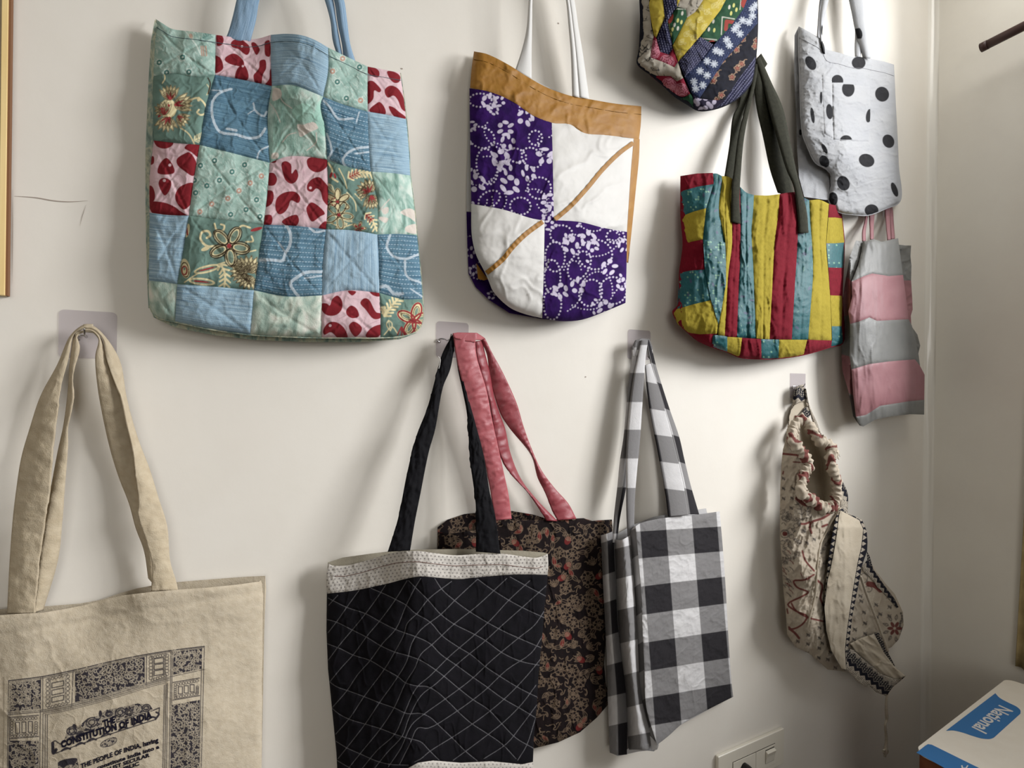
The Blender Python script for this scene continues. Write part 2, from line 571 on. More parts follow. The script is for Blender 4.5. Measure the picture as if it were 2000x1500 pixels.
def strap(name, parent, mat, L, R, dl, dr=None, res=4., thick=.0022, bow=.003, prints=None, rs=None, sm=True, wr=None):
    """a strip of cloth between two edges (top to bottom); dl, dr: distances from the wall along them"""
    dr = dl if dr is None else dr
    a = np.linspace(0, 1, len(dl)); b = np.linspace(0, 1, len(dr))
    def dep(px, py, s, t):
        x = np.interp(t, a, dl) * (1 - s) + np.interp(t, b, dr) * s + bow * np.sin(np.pi * s)
        if wr is not None:
            x = x + wr(px, py)
        return x
    return coons(name, parent, mat, [L[0], R[0]], [L[-1], R[-1]], L, R, dep, res, prints, thick=thick, rs=rs, sm=sm)

def bm_obj(name, bm, mat, parent=None, smooth=False):
    me = bpy.data.meshes.new(name); bm.normal_update(); bm.to_mesh(me); bm.free()
    if smooth:
        me.polygons.foreach_set('use_smooth', np.ones(len(me.polygons), bool))
    me.materials.append(mat)
    return link(bpy.data.objects.new(name, me), parent)

def box(name, x0, x1, y0, y1, z0, z1, mat, parent=None, bev=0., seg=2):
    bm = bmesh.new()
    bmesh.ops.create_cube(bm, size=1.)
    bmesh.ops.scale(bm, vec=(x1 - x0, y1 - y0, z1 - z0), verts=bm.verts)
    bmesh.ops.translate(bm, vec=((x0 + x1) / 2, (y0 + y1) / 2, (z0 + z1) / 2), verts=bm.verts)
    if bev:
        bmesh.ops.bevel(bm, geom=bm.edges[:], offset=bev, segments=seg, affect='EDGES', profile=.6)
    return bm_obj(name, bm, mat, parent)

def tube(name, pts, rad, mat, parent=None, seg=8, twist=0., n=10, radii=None):
    P = np.array(pts, float)
    if len(P) > 2:
        Q = []
        E = np.vstack([2 * P[0] - P[1], P, 2 * P[-1] - P[-2]])
        for i in range(1, len(E) - 2):
            for t in np.linspace(0, 1, n, endpoint=False):
                Q.append(.5 * (2 * E[i] + (E[i + 1] - E[i - 1]) * t + (2 * E[i - 1] - 5 * E[i] + 4 * E[i + 1] - E[i + 2]) * t * t
                               + (-E[i - 1] + 3 * E[i] - 3 * E[i + 1] + E[i + 2]) * t**3))
        Q.append(P[-1]); P = np.array(Q)
    T = np.gradient(P, axis=0); T /= np.linalg.norm(T, axis=1)[:, None] + 1e-12
    ref = np.array([0., 1., 0.]) if abs(T[0][1]) < .9 else np.array([1., 0, 0])
    co = []; nrm = ref - T[0] * ref.dot(T[0])
    m = len(P)
    rr = np.full(m, rad) if radii is None else np.interp(np.linspace(0, 1, m), np.linspace(0, 1, len(radii)), radii)
    for i in range(m):
        nrm = nrm - T[i] * nrm.dot(T[i]); nrm /= np.linalg.norm(nrm) + 1e-12
        b = np.cross(T[i], nrm)
        for k in range(seg):
            a = 2 * math.pi * k / seg
            co.append(P[i] + rr[i] * (math.cos(a) * nrm + math.sin(a) * b))
    fc = []
    for i in range(m - 1):
        for k in range(seg):
            fc.append((i * seg + k, i * seg + (k + 1) % seg, (i + 1) * seg + (k + 1) % seg, (i + 1) * seg + k))
    co += [P[0], P[-1]]
    for k in range(seg):
        fc.append((len(co) - 2, (k + 1) % seg, k, k)); fc.append((len(co) - 1, (m - 1) * seg + k, (m - 1) * seg + (k + 1) % seg, (m - 1) * seg + k))
    bm = bmesh.new()
    vs = [bm.verts.new(c) for c in co]
    for f in fc:
        q = []
        for i in f:
            if vs[i] not in q: q.append(vs[i])
        try: bm.faces.new(q)
        except ValueError: pass
    bmesh.ops.recalc_face_normals(bm, faces=bm.faces)
    return bm_obj(name, bm, mat, parent, True)

def slab(name, pts, y0, y1, mat, parent=None):
    """plate parallel to the back wall: outline in (x,z)"""
    bm = bmesh.new()
    f = bm.faces.new([bm.verts.new((p[0], y0, p[1])) for p in pts])
    r = bmesh.ops.extrude_face_region(bm, geom=[f])
    bmesh.ops.translate(bm, vec=(0, y1 - y0, 0), verts=[v for v in r['geom'] if isinstance(v, bmesh.types.BMVert)])
    bmesh.ops.recalc_face_normals(bm, faces=bm.faces)
    return bm_obj(name, bm, mat, parent)

def rounded(x0, x1, z0, z1, r, n=5):
    out = []
    for cx, cz, a in ((x1 - r, z1 - r, 0), (x0 + r, z1 - r, 90), (x0 + r, z0 + r, 180), (x1 - r, z0 + r, 270)):
        for k in range(n + 1):
            t = math.radians(a + 90 * k / n)
            out.append((cx + r * math.cos(t), cz + r * math.sin(t)))
    return out

def lettering(name, parent, mat, text, place, size=1., bold=0.0, shear=0., spacing=1., sub=0):
    """flat letters; place(x,y arrays in letter units, total width) -> world coordinates"""
    cu = bpy.data.curves.new(name, 'FONT'); cu.body = text; cu.size = 1.; cu.offset = bold; cu.shear = shear; cu.space_character = spacing
    cu.resolution_u = 3
    tmp = bpy.data.objects.new('tmp_text', cu); COL.objects.link(tmp)
    bpy.context.view_layer.update()
    me = bpy.data.meshes.new_from_object(tmp.evaluated_get(bpy.context.evaluated_depsgraph_get()))
    bpy.data.objects.remove(tmp); bpy.data.curves.remove(cu)
    bm = bmesh.new(); bm.from_mesh(me)
    bmesh.ops.triangulate(bm, faces=bm.faces[:])
    if sub:
        bmesh.ops.subdivide_edges(bm, edges=[e for e in bm.edges if e.calc_length() > .15], cuts=sub, use_grid_fill=False)
        bmesh.ops.triangulate(bm, faces=bm.faces[:])
    co = np.array([v.co[:] for v in bm.verts])
    wd = co[:, 0].max()
    new = place(co[:, 0], co[:, 1], wd)
    for v, c in zip(bm.verts, new): v.co = c
    bm.to_mesh(me); bm.free()
    me.materials.clear(); me.materials.append(mat)
    me.name = name
    return link(bpy.data.objects.new(name, me), parent)

def structure(o):
    o['kind'] = 'structure'; return o

# ================================================================== the room
def wall_mat(name, c, c2):
    m, nt, b = new_mat(name, .5, .22)
    tc = nt.nodes.new('ShaderNodeTexCoord')
    n = noise(nt, tc.outputs['Object'], 3.5, 6, .6)
    nt.links.new(mixc(nt, maprange(nt, n, .35, .7), lin(c), lin(c2)), b.inputs['Base Color'])
    n2 = noise(nt, tc.outputs['Object'], 60, 4, .55)
    n3 = noise(nt, tc.outputs['Object'], 7, 3, .5)
    mm = nt.nodes.new('ShaderNodeMath'); mm.operation = 'MULTIPLY_ADD'; mm.inputs[1].default_value = 4.
    nt.links.new(n3, mm.inputs[0]); nt.links.new(n2, mm.inputs[2])
    bp = nt.nodes.new('ShaderNodeBump'); bp.inputs['Strength'].default_value = .05; bp.inputs['Distance'].default_value = .004
    nt.links.new(mm.outputs[0], bp.inputs['Height']); nt.links.new(bp.outputs[0], b.inputs['Normal'])
    return m
M_WALL = wall_mat('wall_paint', (223, 218, 209), (218, 212, 202))
M_WALL2 = wall_mat('side_wall_paint', (220, 216, 206), (213, 208, 198))
M_CEIL = solid('ceiling_paint', (228, 225, 218), .8, .2)
M_FLOOR = solid('floor_tile', (84, 74, 64), .35, .4, c2=(74, 64, 56), scale=6)
M_WALL3 = solid('far_wall_paint', (150, 142, 130), .8, .2, c2=(144, 136, 124), scale=4)
YF, XL, ZC = -3.2, -2.2, 2.75
RF = .022                                      # the corner is filled with a small round of plaster
def quads(name, qs, mat, smooth=False):
    bm = bmesh.new()
    for q in qs:
        bm.faces.new([bm.verts.new(p) for p in q])
    bmesh.ops.remove_doubles(bm, verts=bm.verts, dist=1e-5)
    return structure(bm_obj(name, bm, mat, None, smooth))
wall_back = quads('wall_back', [[(XL, 0, 0), (XR - RF, 0, 0), (XR - RF, 0, ZC), (XL, 0, ZC)]], M_WALL)
a0, a1 = WIN_Y; b0, b1 = WIN_Z; XO = XR + .16
quads('wall_right', [
    [(XR, -RF, 0), (XR, a1, 0), (XR, a1, ZC), (XR, -RF, ZC)],
    [(XR, a0, 0), (XR, YF, 0), (XR, YF, ZC), (XR, a0, ZC)],
    [(XR, a1, 0), (XR, a0, 0), (XR, a0, b0), (XR, a1, b0)],
    [(XR, a1, b1), (XR, a0, b1), (XR, a0, ZC), (XR, a1, ZC)],
    [(XR, a1, b0), (XO, a1, b0), (XO, a1, b1), (XR, a1, b1)],
    [(XR, a0, b0), (XR, a0, b1), (XO, a0, b1), (XO, a0, b0)],
    [(XR, a0, b0), (XO, a0, b0), (XO, a1, b0), (XR, a1, b0)],
    [(XR, a0, b1), (XR, a1, b1), (XO, a1, b1), (XO, a0, b1)]], M_WALL2)
arc = [(XR - RF + RF * math.sin(t), -RF + RF * math.cos(t)) for t in np.linspace(0, math.pi / 2, 9)]
arc = [(x + .0022 * math.sin(3 * i), y) if 0 < i < 8 else (x, y) for i, (x, y) in enumerate(arc)]
zs = np.linspace(0, ZC, 40)
qs = []
for i in range(8):
    for k in range(39):
        q = lambda j, z: (arc[j][0] + (.0016 * math.sin(z * 9 + j) + .001 * math.sin(z * 23)) * (0 < j < 8), arc[j][1], z)
        qs.append([q(i, zs[k]), q(i + 1, zs[k]), q(i + 1, zs[k + 1]), q(i, zs[k + 1])])
M_BEAD = solid('glossy_corner_paint', (223, 219, 210), .2, .6)
quads('trim_1', qs, M_BEAD, True)
quads('wall_left', [[(XL, 0, 0), (XL, 0, ZC), (XL, YF, ZC), (XL, YF, 0)]], M_WALL3)
quads('wall_front', [[(XL, YF, 0), (XL, YF, ZC), (XR, YF, ZC), (XR, YF, 0)]], M_WALL3)
quads('floor', [[(XL, 0, 0), (XL, YF, 0), (XR, YF, 0), (XR, 0, 0)]], M_FLOOR)
quads('ceiling', [[(XL, 0, ZC), (XR, 0, ZC), (XR, YF, ZC), (XL, YF, ZC)]], M_CEIL)
M_WOODP = solid('window_paint', (190, 170, 120), .5, .3, c2=(176, 152, 104), scale=20, stretch=(1, 1, .1))
bm = bmesh.new()
def bbox(bm, x0, x1, y0, y1, z0, z1):
    r = bmesh.ops.create_cube(bm, size=1.)
    bmesh.ops.scale(bm, vec=(x1 - x0, y1 - y0, z1 - z0), verts=r['verts'])
    bmesh.ops.translate(bm, vec=((x0 + x1) / 2, (y0 + y1) / 2, (z0 + z1) / 2), verts=r['verts'])
for yy in (a0, (a0 + a1) / 2 - .02, a1 - .04):
    bbox(bm, XR - .005, XR + .02, yy, yy + .04, b0, b1)
bbox(bm, XR - .005, XR + .02, a0, a1, b0, b0 + .03); bbox(bm, XR - .005, XR + .02, a0, a1, b1 - .03, b1)
structure(bm_obj('window_1', bm, M_WOODP))

# marks on the wall
M_MARK = solid('scratch_mark', (160, 148, 138), .9, .1)
def flat_mark(name, pts, w, d=.0006):
    L = resample(smooth_line(pts), 26); n = len(L)
    T = np.gradient(L, axis=0); T /= np.linalg.norm(T, axis=1)[:, None]
    N = np.c_[-T[:, 1], T[:, 0]] * (w / 2) * np.sin(np.linspace(.15, math.pi - .1, n))[:, None]
    A, Bq = L - N, L + N
    co = np.vstack([W(A[:, 0], A[:, 1], np.full(n, d)), W(Bq[:, 0], Bq[:, 1], np.full(n, d))])
    i = np.arange(n - 1)
    return mesh_obj(name, co, np.c_[i, i + n, i + n + 1, i + 1], M_MARK, wall_back)
flat_mark('scratch', [(28, 383), (70, 386), (105, 392), (135, 394), (172, 392)], 2.0)
flat_mark('scratch', [(25, 370), (25, 440), (24, 555)], 1.2)
flat_mark('scratch', [(168, 400), (160, 425), (156, 442)], .9)
flat_mark('speck', [(783, 133), (785, 134), (787, 135)], 2.6)
flat_mark('speck', [(1143, 735), (1144, 736), (1145, 737)], 2.4)
flat_mark('speck', [(1090, 44), (1091, 46), (1092, 47)], 2.4)

# pin board hanging at the left edge
M_STRIP = solid('pale_wood', (240, 216, 160), .6, .3, c2=(226, 196, 134), scale=12, stretch=(6, 6, .5))
M_BOARD = solid('board_face', (178, 164, 140), .9, .1, c2=(160, 146, 122), scale=60)
M_EDGE = solid('board_edge', (120, 84, 58), .7, .2)
p0, p1 = W(19, 0, .012)[0][0], W(4, 0, .012)[0][0]
zb = W(8, 577, .012)[0][2]
ROOT = thing('pin_board', 'pale wood edged board hung on the wall at the left edge of the photo', 'board', ((p0 + p1) / 2 - .12, -.006, zb))
box('frame_strip', p1, p0 - .001, -.0135, -.002, zb, zb + .72, M_STRIP, ROOT, .0006)
box('frame_edge', p0 - .001, p0 + .0012, -.0115, -.001, zb, zb + .72, M_EDGE, ROOT)
box('board_panel', p1 - .36, p1 - .0003, -.010, -.001, zb + .0008, zb + .72, M_BOARD, ROOT, .0005)

# ------------------------------------------------------------------ adhesive hooks
def clear_mat():
    m, nt, b = new_mat('clear_plastic', .16, .6)
    b.inputs['Base Color'].default_value = lin((204, 202, 203))
    tr = nt.nodes.new('ShaderNodeBsdfTransparent'); tr.inputs[0].default_value = lin((246, 244, 246))
    mx = nt.nodes.new('ShaderNodeMixShader'); mx.inputs[0].default_value = .13
    nt.links.new(tr.outputs[0], mx.inputs[1]); nt.links.new(b.outputs[0], mx.inputs[2])
    nt.links.new(mx.outputs[0], nt.nodes['Material Output'].inputs[0])
    return m
M_CLEAR = clear_mat()
M_STEEL = solid('steel_wire', (190, 190, 190), .2, .6, metal=1.)
def wall_hook(px0, px1, pyt, hx, hy, label, cut=.006):
    a = W(px0, pyt, 0.)[0]; b = W(px1, pyt, 0.)[0]
    x0, z1 = a[0], a[2]; x1 = b[0]; h = .061
    cx = (x0 + x1) / 2
    r = thing('wall_hook', label, 'hook', (cx, 0, z1 - h), 'clear adhesive hooks on the wall')
    slab('adhesive_plate', rounded(x0, x1, z1 - h, z1, cut), -.0012, -.0001, M_CLEAR, r)
    q = W(hx, hy, .012)[0]
    # wire: comes out of the plate, curls up in front
    tube('hook_wire', [(q[0] - .007, -.0016, q[2] - .009), (q[0] - .012, -.003, q[2] - .0065), (q[0] - .008, -.004, q[2] - .003), (q[0], -.005, q[2] - .0035),
                       (q[0] + .001, -.012, q[2] - .006), (q[0] + .001, -.024, q[2] - .004), (q[0] + .001, -.030, q[2] + .004)], .0011, M_STEEL, r)
    return r
wall_hook(115, 229, 604, 167, 650, 'clear adhesive hook plate holding the cream canvas tote straps')
wall_hook(852, 915, 627, 872, 658, 'clear adhesive hook plate with wire loop holding the black and pink straps')
wall_hook(1226, 1270, 643, 1249, 672, 'clear adhesive hook plate above the black and white checked tote')
wall_hook(1543, 1573, 729, 1559, 752, 'clear adhesive hook plate above the cream drawstring bag', .001)

# ------------------------------------------------------------------ switch socket at the bottom
M_PLAST = solid('socket_plastic', (216, 210, 196), .35, .4)
M_GAP = solid('socket_gap', (60, 52, 44), .8, .1)
M_BLK = solid('plug_black', (14, 13, 14), .4, .4)
a = W(1403, 1478, .010)[0]; b = W(1532, 1423, .010)[0]
sx0, sx1, sz1 = a[0], b[0], (a[2] + b[2]) / 2
sz0 = sz1 - .088
ROOT = thing('wall_socket', 'off-white switched wall socket plate low on the back wall', 'socket', ((sx0 + sx1) / 2, 0, sz0))
box('face_plate', sx0, sx1, -.010, -.0003, sz0, sz1, M_PLAST, ROOT, .003, 3)
ix0 = W(1431, 1489, .0105)[0][0]; ix1 = W(1514, 1452, .0105)[0][0]; iz1 = W(1431, 1489, .0105)[0][2]
idv = W(1476, 1474, .0105)[0][0]
box('gap_liner', ix0, ix1, -.0102, -.009, sz0 + .012, iz1, M_GAP, ROOT)
box('socket_module', ix0 + .0012, idv - .0006, -.0116, -.0098, sz0 + .0132, iz1 - .0014, M_PLAST, ROOT, .0006)
box('switch_module', idv + .0006, ix1 - .0012, -.0116, -.0098, sz0 + .0132, iz1 - .0014, M_PLAST, ROOT, .0006)
w0 = W(1496, 1463, .0125)[0]; w1 = W(1514, 1456, .0125)[0]
swx0, swx1 = w0[0], w1[0] - .003
zt = iz1 - .008
bm = bmesh.new()
prof = [(-.0117, zt), (-.0185, zt - .0035), (-.0150, zt - .014), (-.0125, zt - .030), (-.0117, zt - .030)]
v0 = [bm.verts.new((swx0, y, z)) for y, z in prof]; v1 = [bm.verts.new((swx1, y, z)) for y, z in prof]
bm.faces.new(v0); bm.faces.new(v1[::-1])
for i in range(5):
    bm.faces.new((v0[i], v1[i], v1[(i + 1) % 5], v0[(i + 1) % 5]))
bmesh.ops.recalc_face_normals(bm, faces=bm.faces)
bm_obj('rocker_switch', bm, M_PLAST, ROOT)
box('rocker_gap', swx0 - .0006, swx1 + .0006, -.0119, -.0115, zt - .031, zt + .0022, M_GAP, ROOT)
m0 = W(1475, 1423 + 20, .0105)[0]
tube('vent_slot', [W(1508, 1428.5, .0012)[0], W(1518, 1423.5, .0012)[0]], .0009, M_GAP, ROOT, 6)
# plug
q = W(1466, 1500, .03)[0]
bm = bmesh.new()
secs = [(-.0121, .017, .020, -.006), (-.022, .017, .020, -.006), (-.034, .0145, .017, -.005), (-.046, .009, .010, -.004), (-.050, .006, .006, -.004)]
rings = []
for y, rx, rz, dz in secs:
    ring = []
    for k in range(20):
        t = 2 * math.pi * k / 20
        ex = math.copysign(abs(math.cos(t)) ** .8, math.cos(t)); ez = math.copysign(abs(math.sin(t)) ** .8, math.sin(t))
        if ez > 0: ex *= (1 - .45 * ez)
        ring.append(bm.verts.new((q[0] + rx * ex, y, q[2] - .012 + dz + rz * ez)))
    rings.append(ring)
for i in range(len(rings) - 1):
    for k in range(20):
        bm.faces.new((rings[i][k], rings[i][(k + 1) % 20], rings[i + 1][(k + 1) % 20], rings[i + 1][k]))
bm.faces.new(rings[0][::-1]); bm.faces.new(rings[-1])
bmesh.ops.recalc_face_normals(bm, faces=bm.faces)
PLUG = thing('power_plug', 'black power plug pushed into the wall socket', 'plug', (q[0], -.0121, q[2] - .02))
bm_obj('plug_body', bm, M_BLK, PLUG, True)
tube('cord', [(q[0], -.049, q[2] - .016), (q[0] + .002, -.062, q[2] - .024), (q[0] + .003, -.066, q[2] - .06), (q[0] + .002, -.05, q[2] - .16), (q[0] - .01, -.03, q[2] - .32)], .0035, M_BLK, PLUG)

# ------------------------------------------------------------------ curtain rod and curtain edge on the right wall
M_ROD = solid('dark_rod', (62, 40, 34), .45, .35, c2=(48, 30, 26), scale=18, stretch=(1, .1, 1))
rx = XR - .075
e = WX(1919, 92, rx); e2 = WX(2000, 51, rx)
e2 = e + (e2 - e) / np.linalg.norm(e2 - e)
ROD = thing('curtain_rod', 'dark brown curtain rod jutting in at the upper right corner', 'rod', tuple(e))
dz = (e2 - e)
tube('rod_tube', [tuple(e), tuple(e + dz * .8), tuple(e + dz * 1.62)], .0118, M_ROD, ROD, 16)
tube('end_cap', [tuple(e - dz * .004), tuple(e + dz * .012)], .0124, M_ROD, ROD, 16)
bk = e + dz * .32
box('bracket', bk[0] - .004, XR - .0005, bk[1] - .008, bk[1] + .008, bk[2] - .022, bk[2] - .008, M_ROD, ROD, .002)
M_CURT = solid('curtain_cloth', (176, 158, 116), .9, .1, c2=(150, 132, 92), scale=30)
zt, zbm = e[2] - .03, WX(1985, 1306, XR - .03)[2]
ys = np.linspace(-.236, -.36, 40); co = []; nz = 30
for k in range(nz):
    f = k / (nz - 1.)
    for j, y in enumerate(ys):
        u = j / 39.
        yy = -.262 + .034 * min(1, max(0, (f - .45) / .55)) - u * (.11 + .02 * f)
        co.append((XR - .022 + .012 * math.sin(u * 17 + .6 * f), yy, zt + (zbm - zt) * f))
i = np.arange(nz * 40).reshape(nz, 40)
fc = np.stack([i[1:, :-1], i[1:, 1:], i[:-1, 1:], i[:-1, :-1]], -1).reshape(-1, 4)
CUR = mesh_obj('curtain', co, fc, M_CURT, None)
m = CUR.modifiers.new('cloth', 'SOLIDIFY'); m.thickness = .002
tag(CUR, 'dull beige curtain edge hanging beside the window at the right edge', 'curtain')

# ------------------------------------------------------------------ printed carton at the lower right
M_CARD = solid('brown_card', (112, 70, 48), .85, .15, c2=(98, 58, 40), scale=40)
M_LID = solid('white_card', (232, 225, 212), .5, .3, c2=(228, 220, 206), scale=30)
M_BLUE = solid('blue_print', (52, 112, 168), .5, .3)
M_WPRINT = solid('white_print', (216, 214, 210), .5, .3)
BZ = .60
c0 = WZ(1786, 1464, BZ); c1 = WZ(1966, 1325, BZ); c2 = WZ(1850, 1497, BZ)
ex = (c1 - c0); Lx = np.linalg.norm(ex); ex = ex / Lx
ey = np.array([ex[1], -ex[0], 0.])             # towards the room
if ey.dot(c2 - c0) < 0: ey = -ey
Ly = .36
def bx(u, v, z=BZ): return tuple(c0 + ex * u + ey * v + np.array([0, 0, z - BZ]))
def carton_slab(name, u0, u1, v0, v1, z0, z1, r, mat, parent):
    bm = bmesh.new()
    f = bm.faces.new([bm.verts.new(bx(u, v, z0)) for u, v in rounded(u0, u1, v0, v1, r, 6)])
    rr = bmesh.ops.extrude_face_region(bm, geom=[f])
    bmesh.ops.translate(bm, vec=(0, 0, z1 - z0), verts=[v for v in rr['geom'] if isinstance(v, bmesh.types.BMVert)])
    bmesh.ops.recalc_face_normals(bm, faces=bm.faces)
    return bm_obj(name, bm, mat, parent)
cc = bx(Lx / 2, Ly / 2, 0.)
BOX = thing('cardboard_carton', 'tall brown carton with white lid and blue lettered patches, lower right corner', 'box', cc)
carton_slab('carton_body', .004, Lx - .004, .004, Ly - .004, .001, BZ - .006, .012, M_CARD, BOX)
lid = carton_slab('lid', 0, Lx, 0, Ly, BZ - .007, BZ, .022, M_LID, BOX)
inv = lambda px, py: ((WZ(px, py, BZ) - c0).dot(ex), (WZ(px, py, BZ) - c0).dot(ey))
k5 = cr(1760, 1200, 5.)
def flat_patch(name, pts, z, mat, parent, sm=0):
    P = [inv(*p) for p in pts]
    bm = bmesh.new()
    f = bm.faces.new([bm.verts.new(bx(u, v, z)) for u, v in P])
    rr = bmesh.ops.extrude_face_region(bm, geom=[f])
    bmesh.ops.translate(bm, vec=(0, 0, .0004), verts=[v for v in rr['geom'] if isinstance(v, bmesh.types.BMVert)])
    bmesh.ops.recalc_face_normals(bm, faces=bm.faces); bmesh.ops.triangulate(bm, faces=bm.faces[:])
    return bm_obj(name, bm, mat, parent)
top = smooth_line([(920, 772), (960, 815), (1050, 865), (1130, 905), (1165, 940), (1165, 970)]).tolist()
bot = smooth_line([(905, 1205), (870, 1217), (790, 1213), (690, 1185), (600, 1155), (510, 1135), (440, 1137)]).tolist()
flat_patch('blue_patch', k5(top + bot), BZ + .0002, M_BLUE, BOX)
flat_patch('blue_band', k5([(150, 1352), (235, 1285), (262, 1269), (300, 1275), (780, 1512), (700, 1640), (420, 1500), (280, 1422)]), BZ + .0002, M_BLUE, BOX)
# lettering reads from the far side: baseline runs down-left in the photo, tops of the letters face the camera's left
def on_lid(p_start, p_end, p_up):
    s_ = np.array(inv(*p_start)); e_ = np.array(inv(*p_end)); u_ = np.array(inv(*p_up))
    def place(x, y, wd):
        return np.array([bx(*(s_ + (e_ - s_) * a / wd + (u_ - s_) * b_), BZ + .0009) for a, b_ in zip(x, y / .70)])
    return place
A = k5([(965, 885), (690, 1105), (1100, 945)])
lettering('lettering', BOX, M_WPRINT, 'National', on_lid(A[0], A[1], A[2]), bold=.02)
A = k5([(655, 1480), (585, 1480), (640, 1560)])
lettering('lettering', BOX, M_WPRINT, 'A', on_lid(A[0], A[1], A[2]), bold=.02)

# ================================================================== BAG: blue and green patchwork tote
DYE[:] = [.95, .80]
kA = cr(280, 30, 4.839); kB = cr(510, 40, 4.8375); kC = cr(270, 270, 3.6585); kD = cr(480, 290, 3.846)
dep0 = rbf([(305, 37, .026), (296, 160, .034), (290, 300, .036), (287, 450, .040), (292, 602, .042), (340, 60, .034), (421, 68, .040), (480, 75, .030), (529, 70, .036),
            (590, 70, .066), (641, 93, .062), (690, 118, .048), (718, 130, .044), (783, 142, .036), (405, 210, .048), (525, 230, .040), (590, 200, .066), (634, 240, .060),
            (720, 270, .050), (800, 300, .038), (450, 350, .056), (525, 380, .056), (640, 400, .066), (760, 400, .058), (812, 440, .044),
            (360, 520, .056), (500, 520, .066), (630, 520, .068), (740, 520, .060), (822, 540, .044), (345, 625, .050), (489, 650, .054), (629, 658, .058), (743, 658, .056), (826, 625, .044),
            (700, 200, .052), (770, 360, .064), (800, 400, .042)])
wr1 = wrinkle(.0046, 78, 3, .2, (.8, 1.5), .15); wr1b = wrinkle(.0012, 26, 8, .8)
SEAM1 = [(304, 37), (299, 90), (297, 149), (297, 215), (298, 274), (291, 340), (290, 400), (290, 480), (289, 551), (292, 602), (305, 620), (342, 630), (415, 645), (489, 655), (560, 659), (629, 661),
         (690, 661), (743, 661), (790, 657), (818, 645), (827, 625), (827, 584), (821, 511), (816, 460), (810, 400), (803, 343), (800, 290), (795, 233), (790, 190), (783, 142)]
RIM1 = [(783, 142), (750, 136), (718, 130), (680, 112), (641, 93), (615, 78), (590, 69), (560, 66), (529, 68), (505, 75), (480, 77), (450, 72), (421, 68), (395, 64), (370, 61), (335, 56), (318, 46), (304, 37)]
seamL1 = smooth_line(SEAM1, n=4)
def dep1(px, py):
    e = dist_line(px, py, seamL1)
    return dep0(px, py) + wr1(px, py) + wr1b(px, py) - .012 * np.exp(-e / 7.)
BAG1 = thing('patchwork_tote_bag', 'large quilted tote of blue denim, mint floral and red blotch patches, upper left', 'tote bag', tuple(W(560, 655, .03)[0]))

MINT = [(128, 164, 152), (160, 190, 178)]
m_denim_l = cloth('light_blue_slub', slub((88, 130, 158), (160, 190, 206)), bump=.3)
m_denim_v = cloth('light_blue_slub_upright', slub((100, 140, 168), (164, 192, 208), 'v'), bump=.3)
m_denim_d = cloth('indigo_slub', slub((40, 84, 112), (96, 138, 158)), [(1, (190, 212, 226), .8), (0, (178, 192, 202), .9)], bump=.3)
m_red = cloth('red_blotch_print', plain((214, 180, 186), (206, 168, 176), 60), [(1, (150, 96, 110), .45), (0, (128, 10, 26)), (2, (214, 176, 182))], bump=.2)
m_floral = cloth('green_floral_print', plain((92, 124, 114), (106, 140, 128), 50), [(0, (216, 200, 146)), (1, (56, 40, 26)), (3, (98, 132, 118), .9), (2, (150, 36, 40))], bump=.2)
m_mint = cloth('mint_small_floral', plain(MINT[0], MINT[1], 70), [(0, (214, 222, 212), .85), (1, (44, 112, 104), .9), (2, (190, 138, 114), .9), (3, (180, 190, 170), .7)], bump=.25)
m_sea = cloth('seagreen_brushed_print', painterly([(78, 126, 112), (116, 162, 146), (164, 196, 182), (206, 214, 202)], 40, 2), [(0, (214, 196, 184), .85), (1, (148, 200, 180), .7)], bump=.3)
m_sea2 = cloth('pale_seagreen_brushed_print', painterly([(92, 124, 112), (140, 168, 152), (186, 200, 182), (216, 214, 200)], 40, 5), bump=.3)
m_bk1 = cloth('patchwork_back_cloth', painterly([(84, 112, 102), (120, 146, 130), (190, 186, 150), (96, 120, 108)], 60, 9), bump=.3)

def quilt(k):     # faint fold creases of the quilting thread are in the geometry
    return k
def red_print(crop, blobs, veins=(), dots=()):
    def f(I):
        I.crop(*crop)
        for b in blobs: I.blob(0, b)
        for v in veins: I.line(1, v, 5)
        for d in dots: I.ell(2, d[0], d[1], 11, 11)
        return I
    return f
CA, CB, CC, CD = (280, 30, 4.839), (510, 40, 4.8375), (270, 270, 3.6585), (480, 290, 3.846)
pr_r1c2 = red_print(CA, [[(695, 180), (740, 190), (760, 230), (740, 280), (700, 290), (690, 250)], [(825, 270), (850, 235), (920, 225), (960, 250), (1000, 290), (1005, 340), (980, 375), (940, 355), (900, 320), (840, 300)],
    [(1020, 260), (1050, 255), (1100, 320), (1095, 345), (1070, 375), (1040, 330)], [(1150, 250), (1190, 235), (1195, 390), (1155, 380), (1145, 300)],
    [(800, 380), (850, 360), (900, 380), (950, 440), (945, 490), (900, 480), (820, 460), (770, 425), (775, 400)], [(660, 380), (720, 395), (750, 450), (750, 510), (680, 545), (660, 450)],
    [(870, 550), (900, 490), (950, 470), (990, 540), (990, 600), (950, 625), (870, 600)], [(1100, 430), (1150, 420), (1160, 500), (1130, 560), (1110, 660), (1070, 660), (1040, 570), (1070, 530), (1095, 490)],
    [(1200, 510), (1245, 500), (1240, 670), (1150, 660), (1190, 600)]], [[(760, 470), (860, 440), (900, 400)], [(1000, 300), (1040, 420), (1030, 520)]], [(932, 293), (940, 480)])
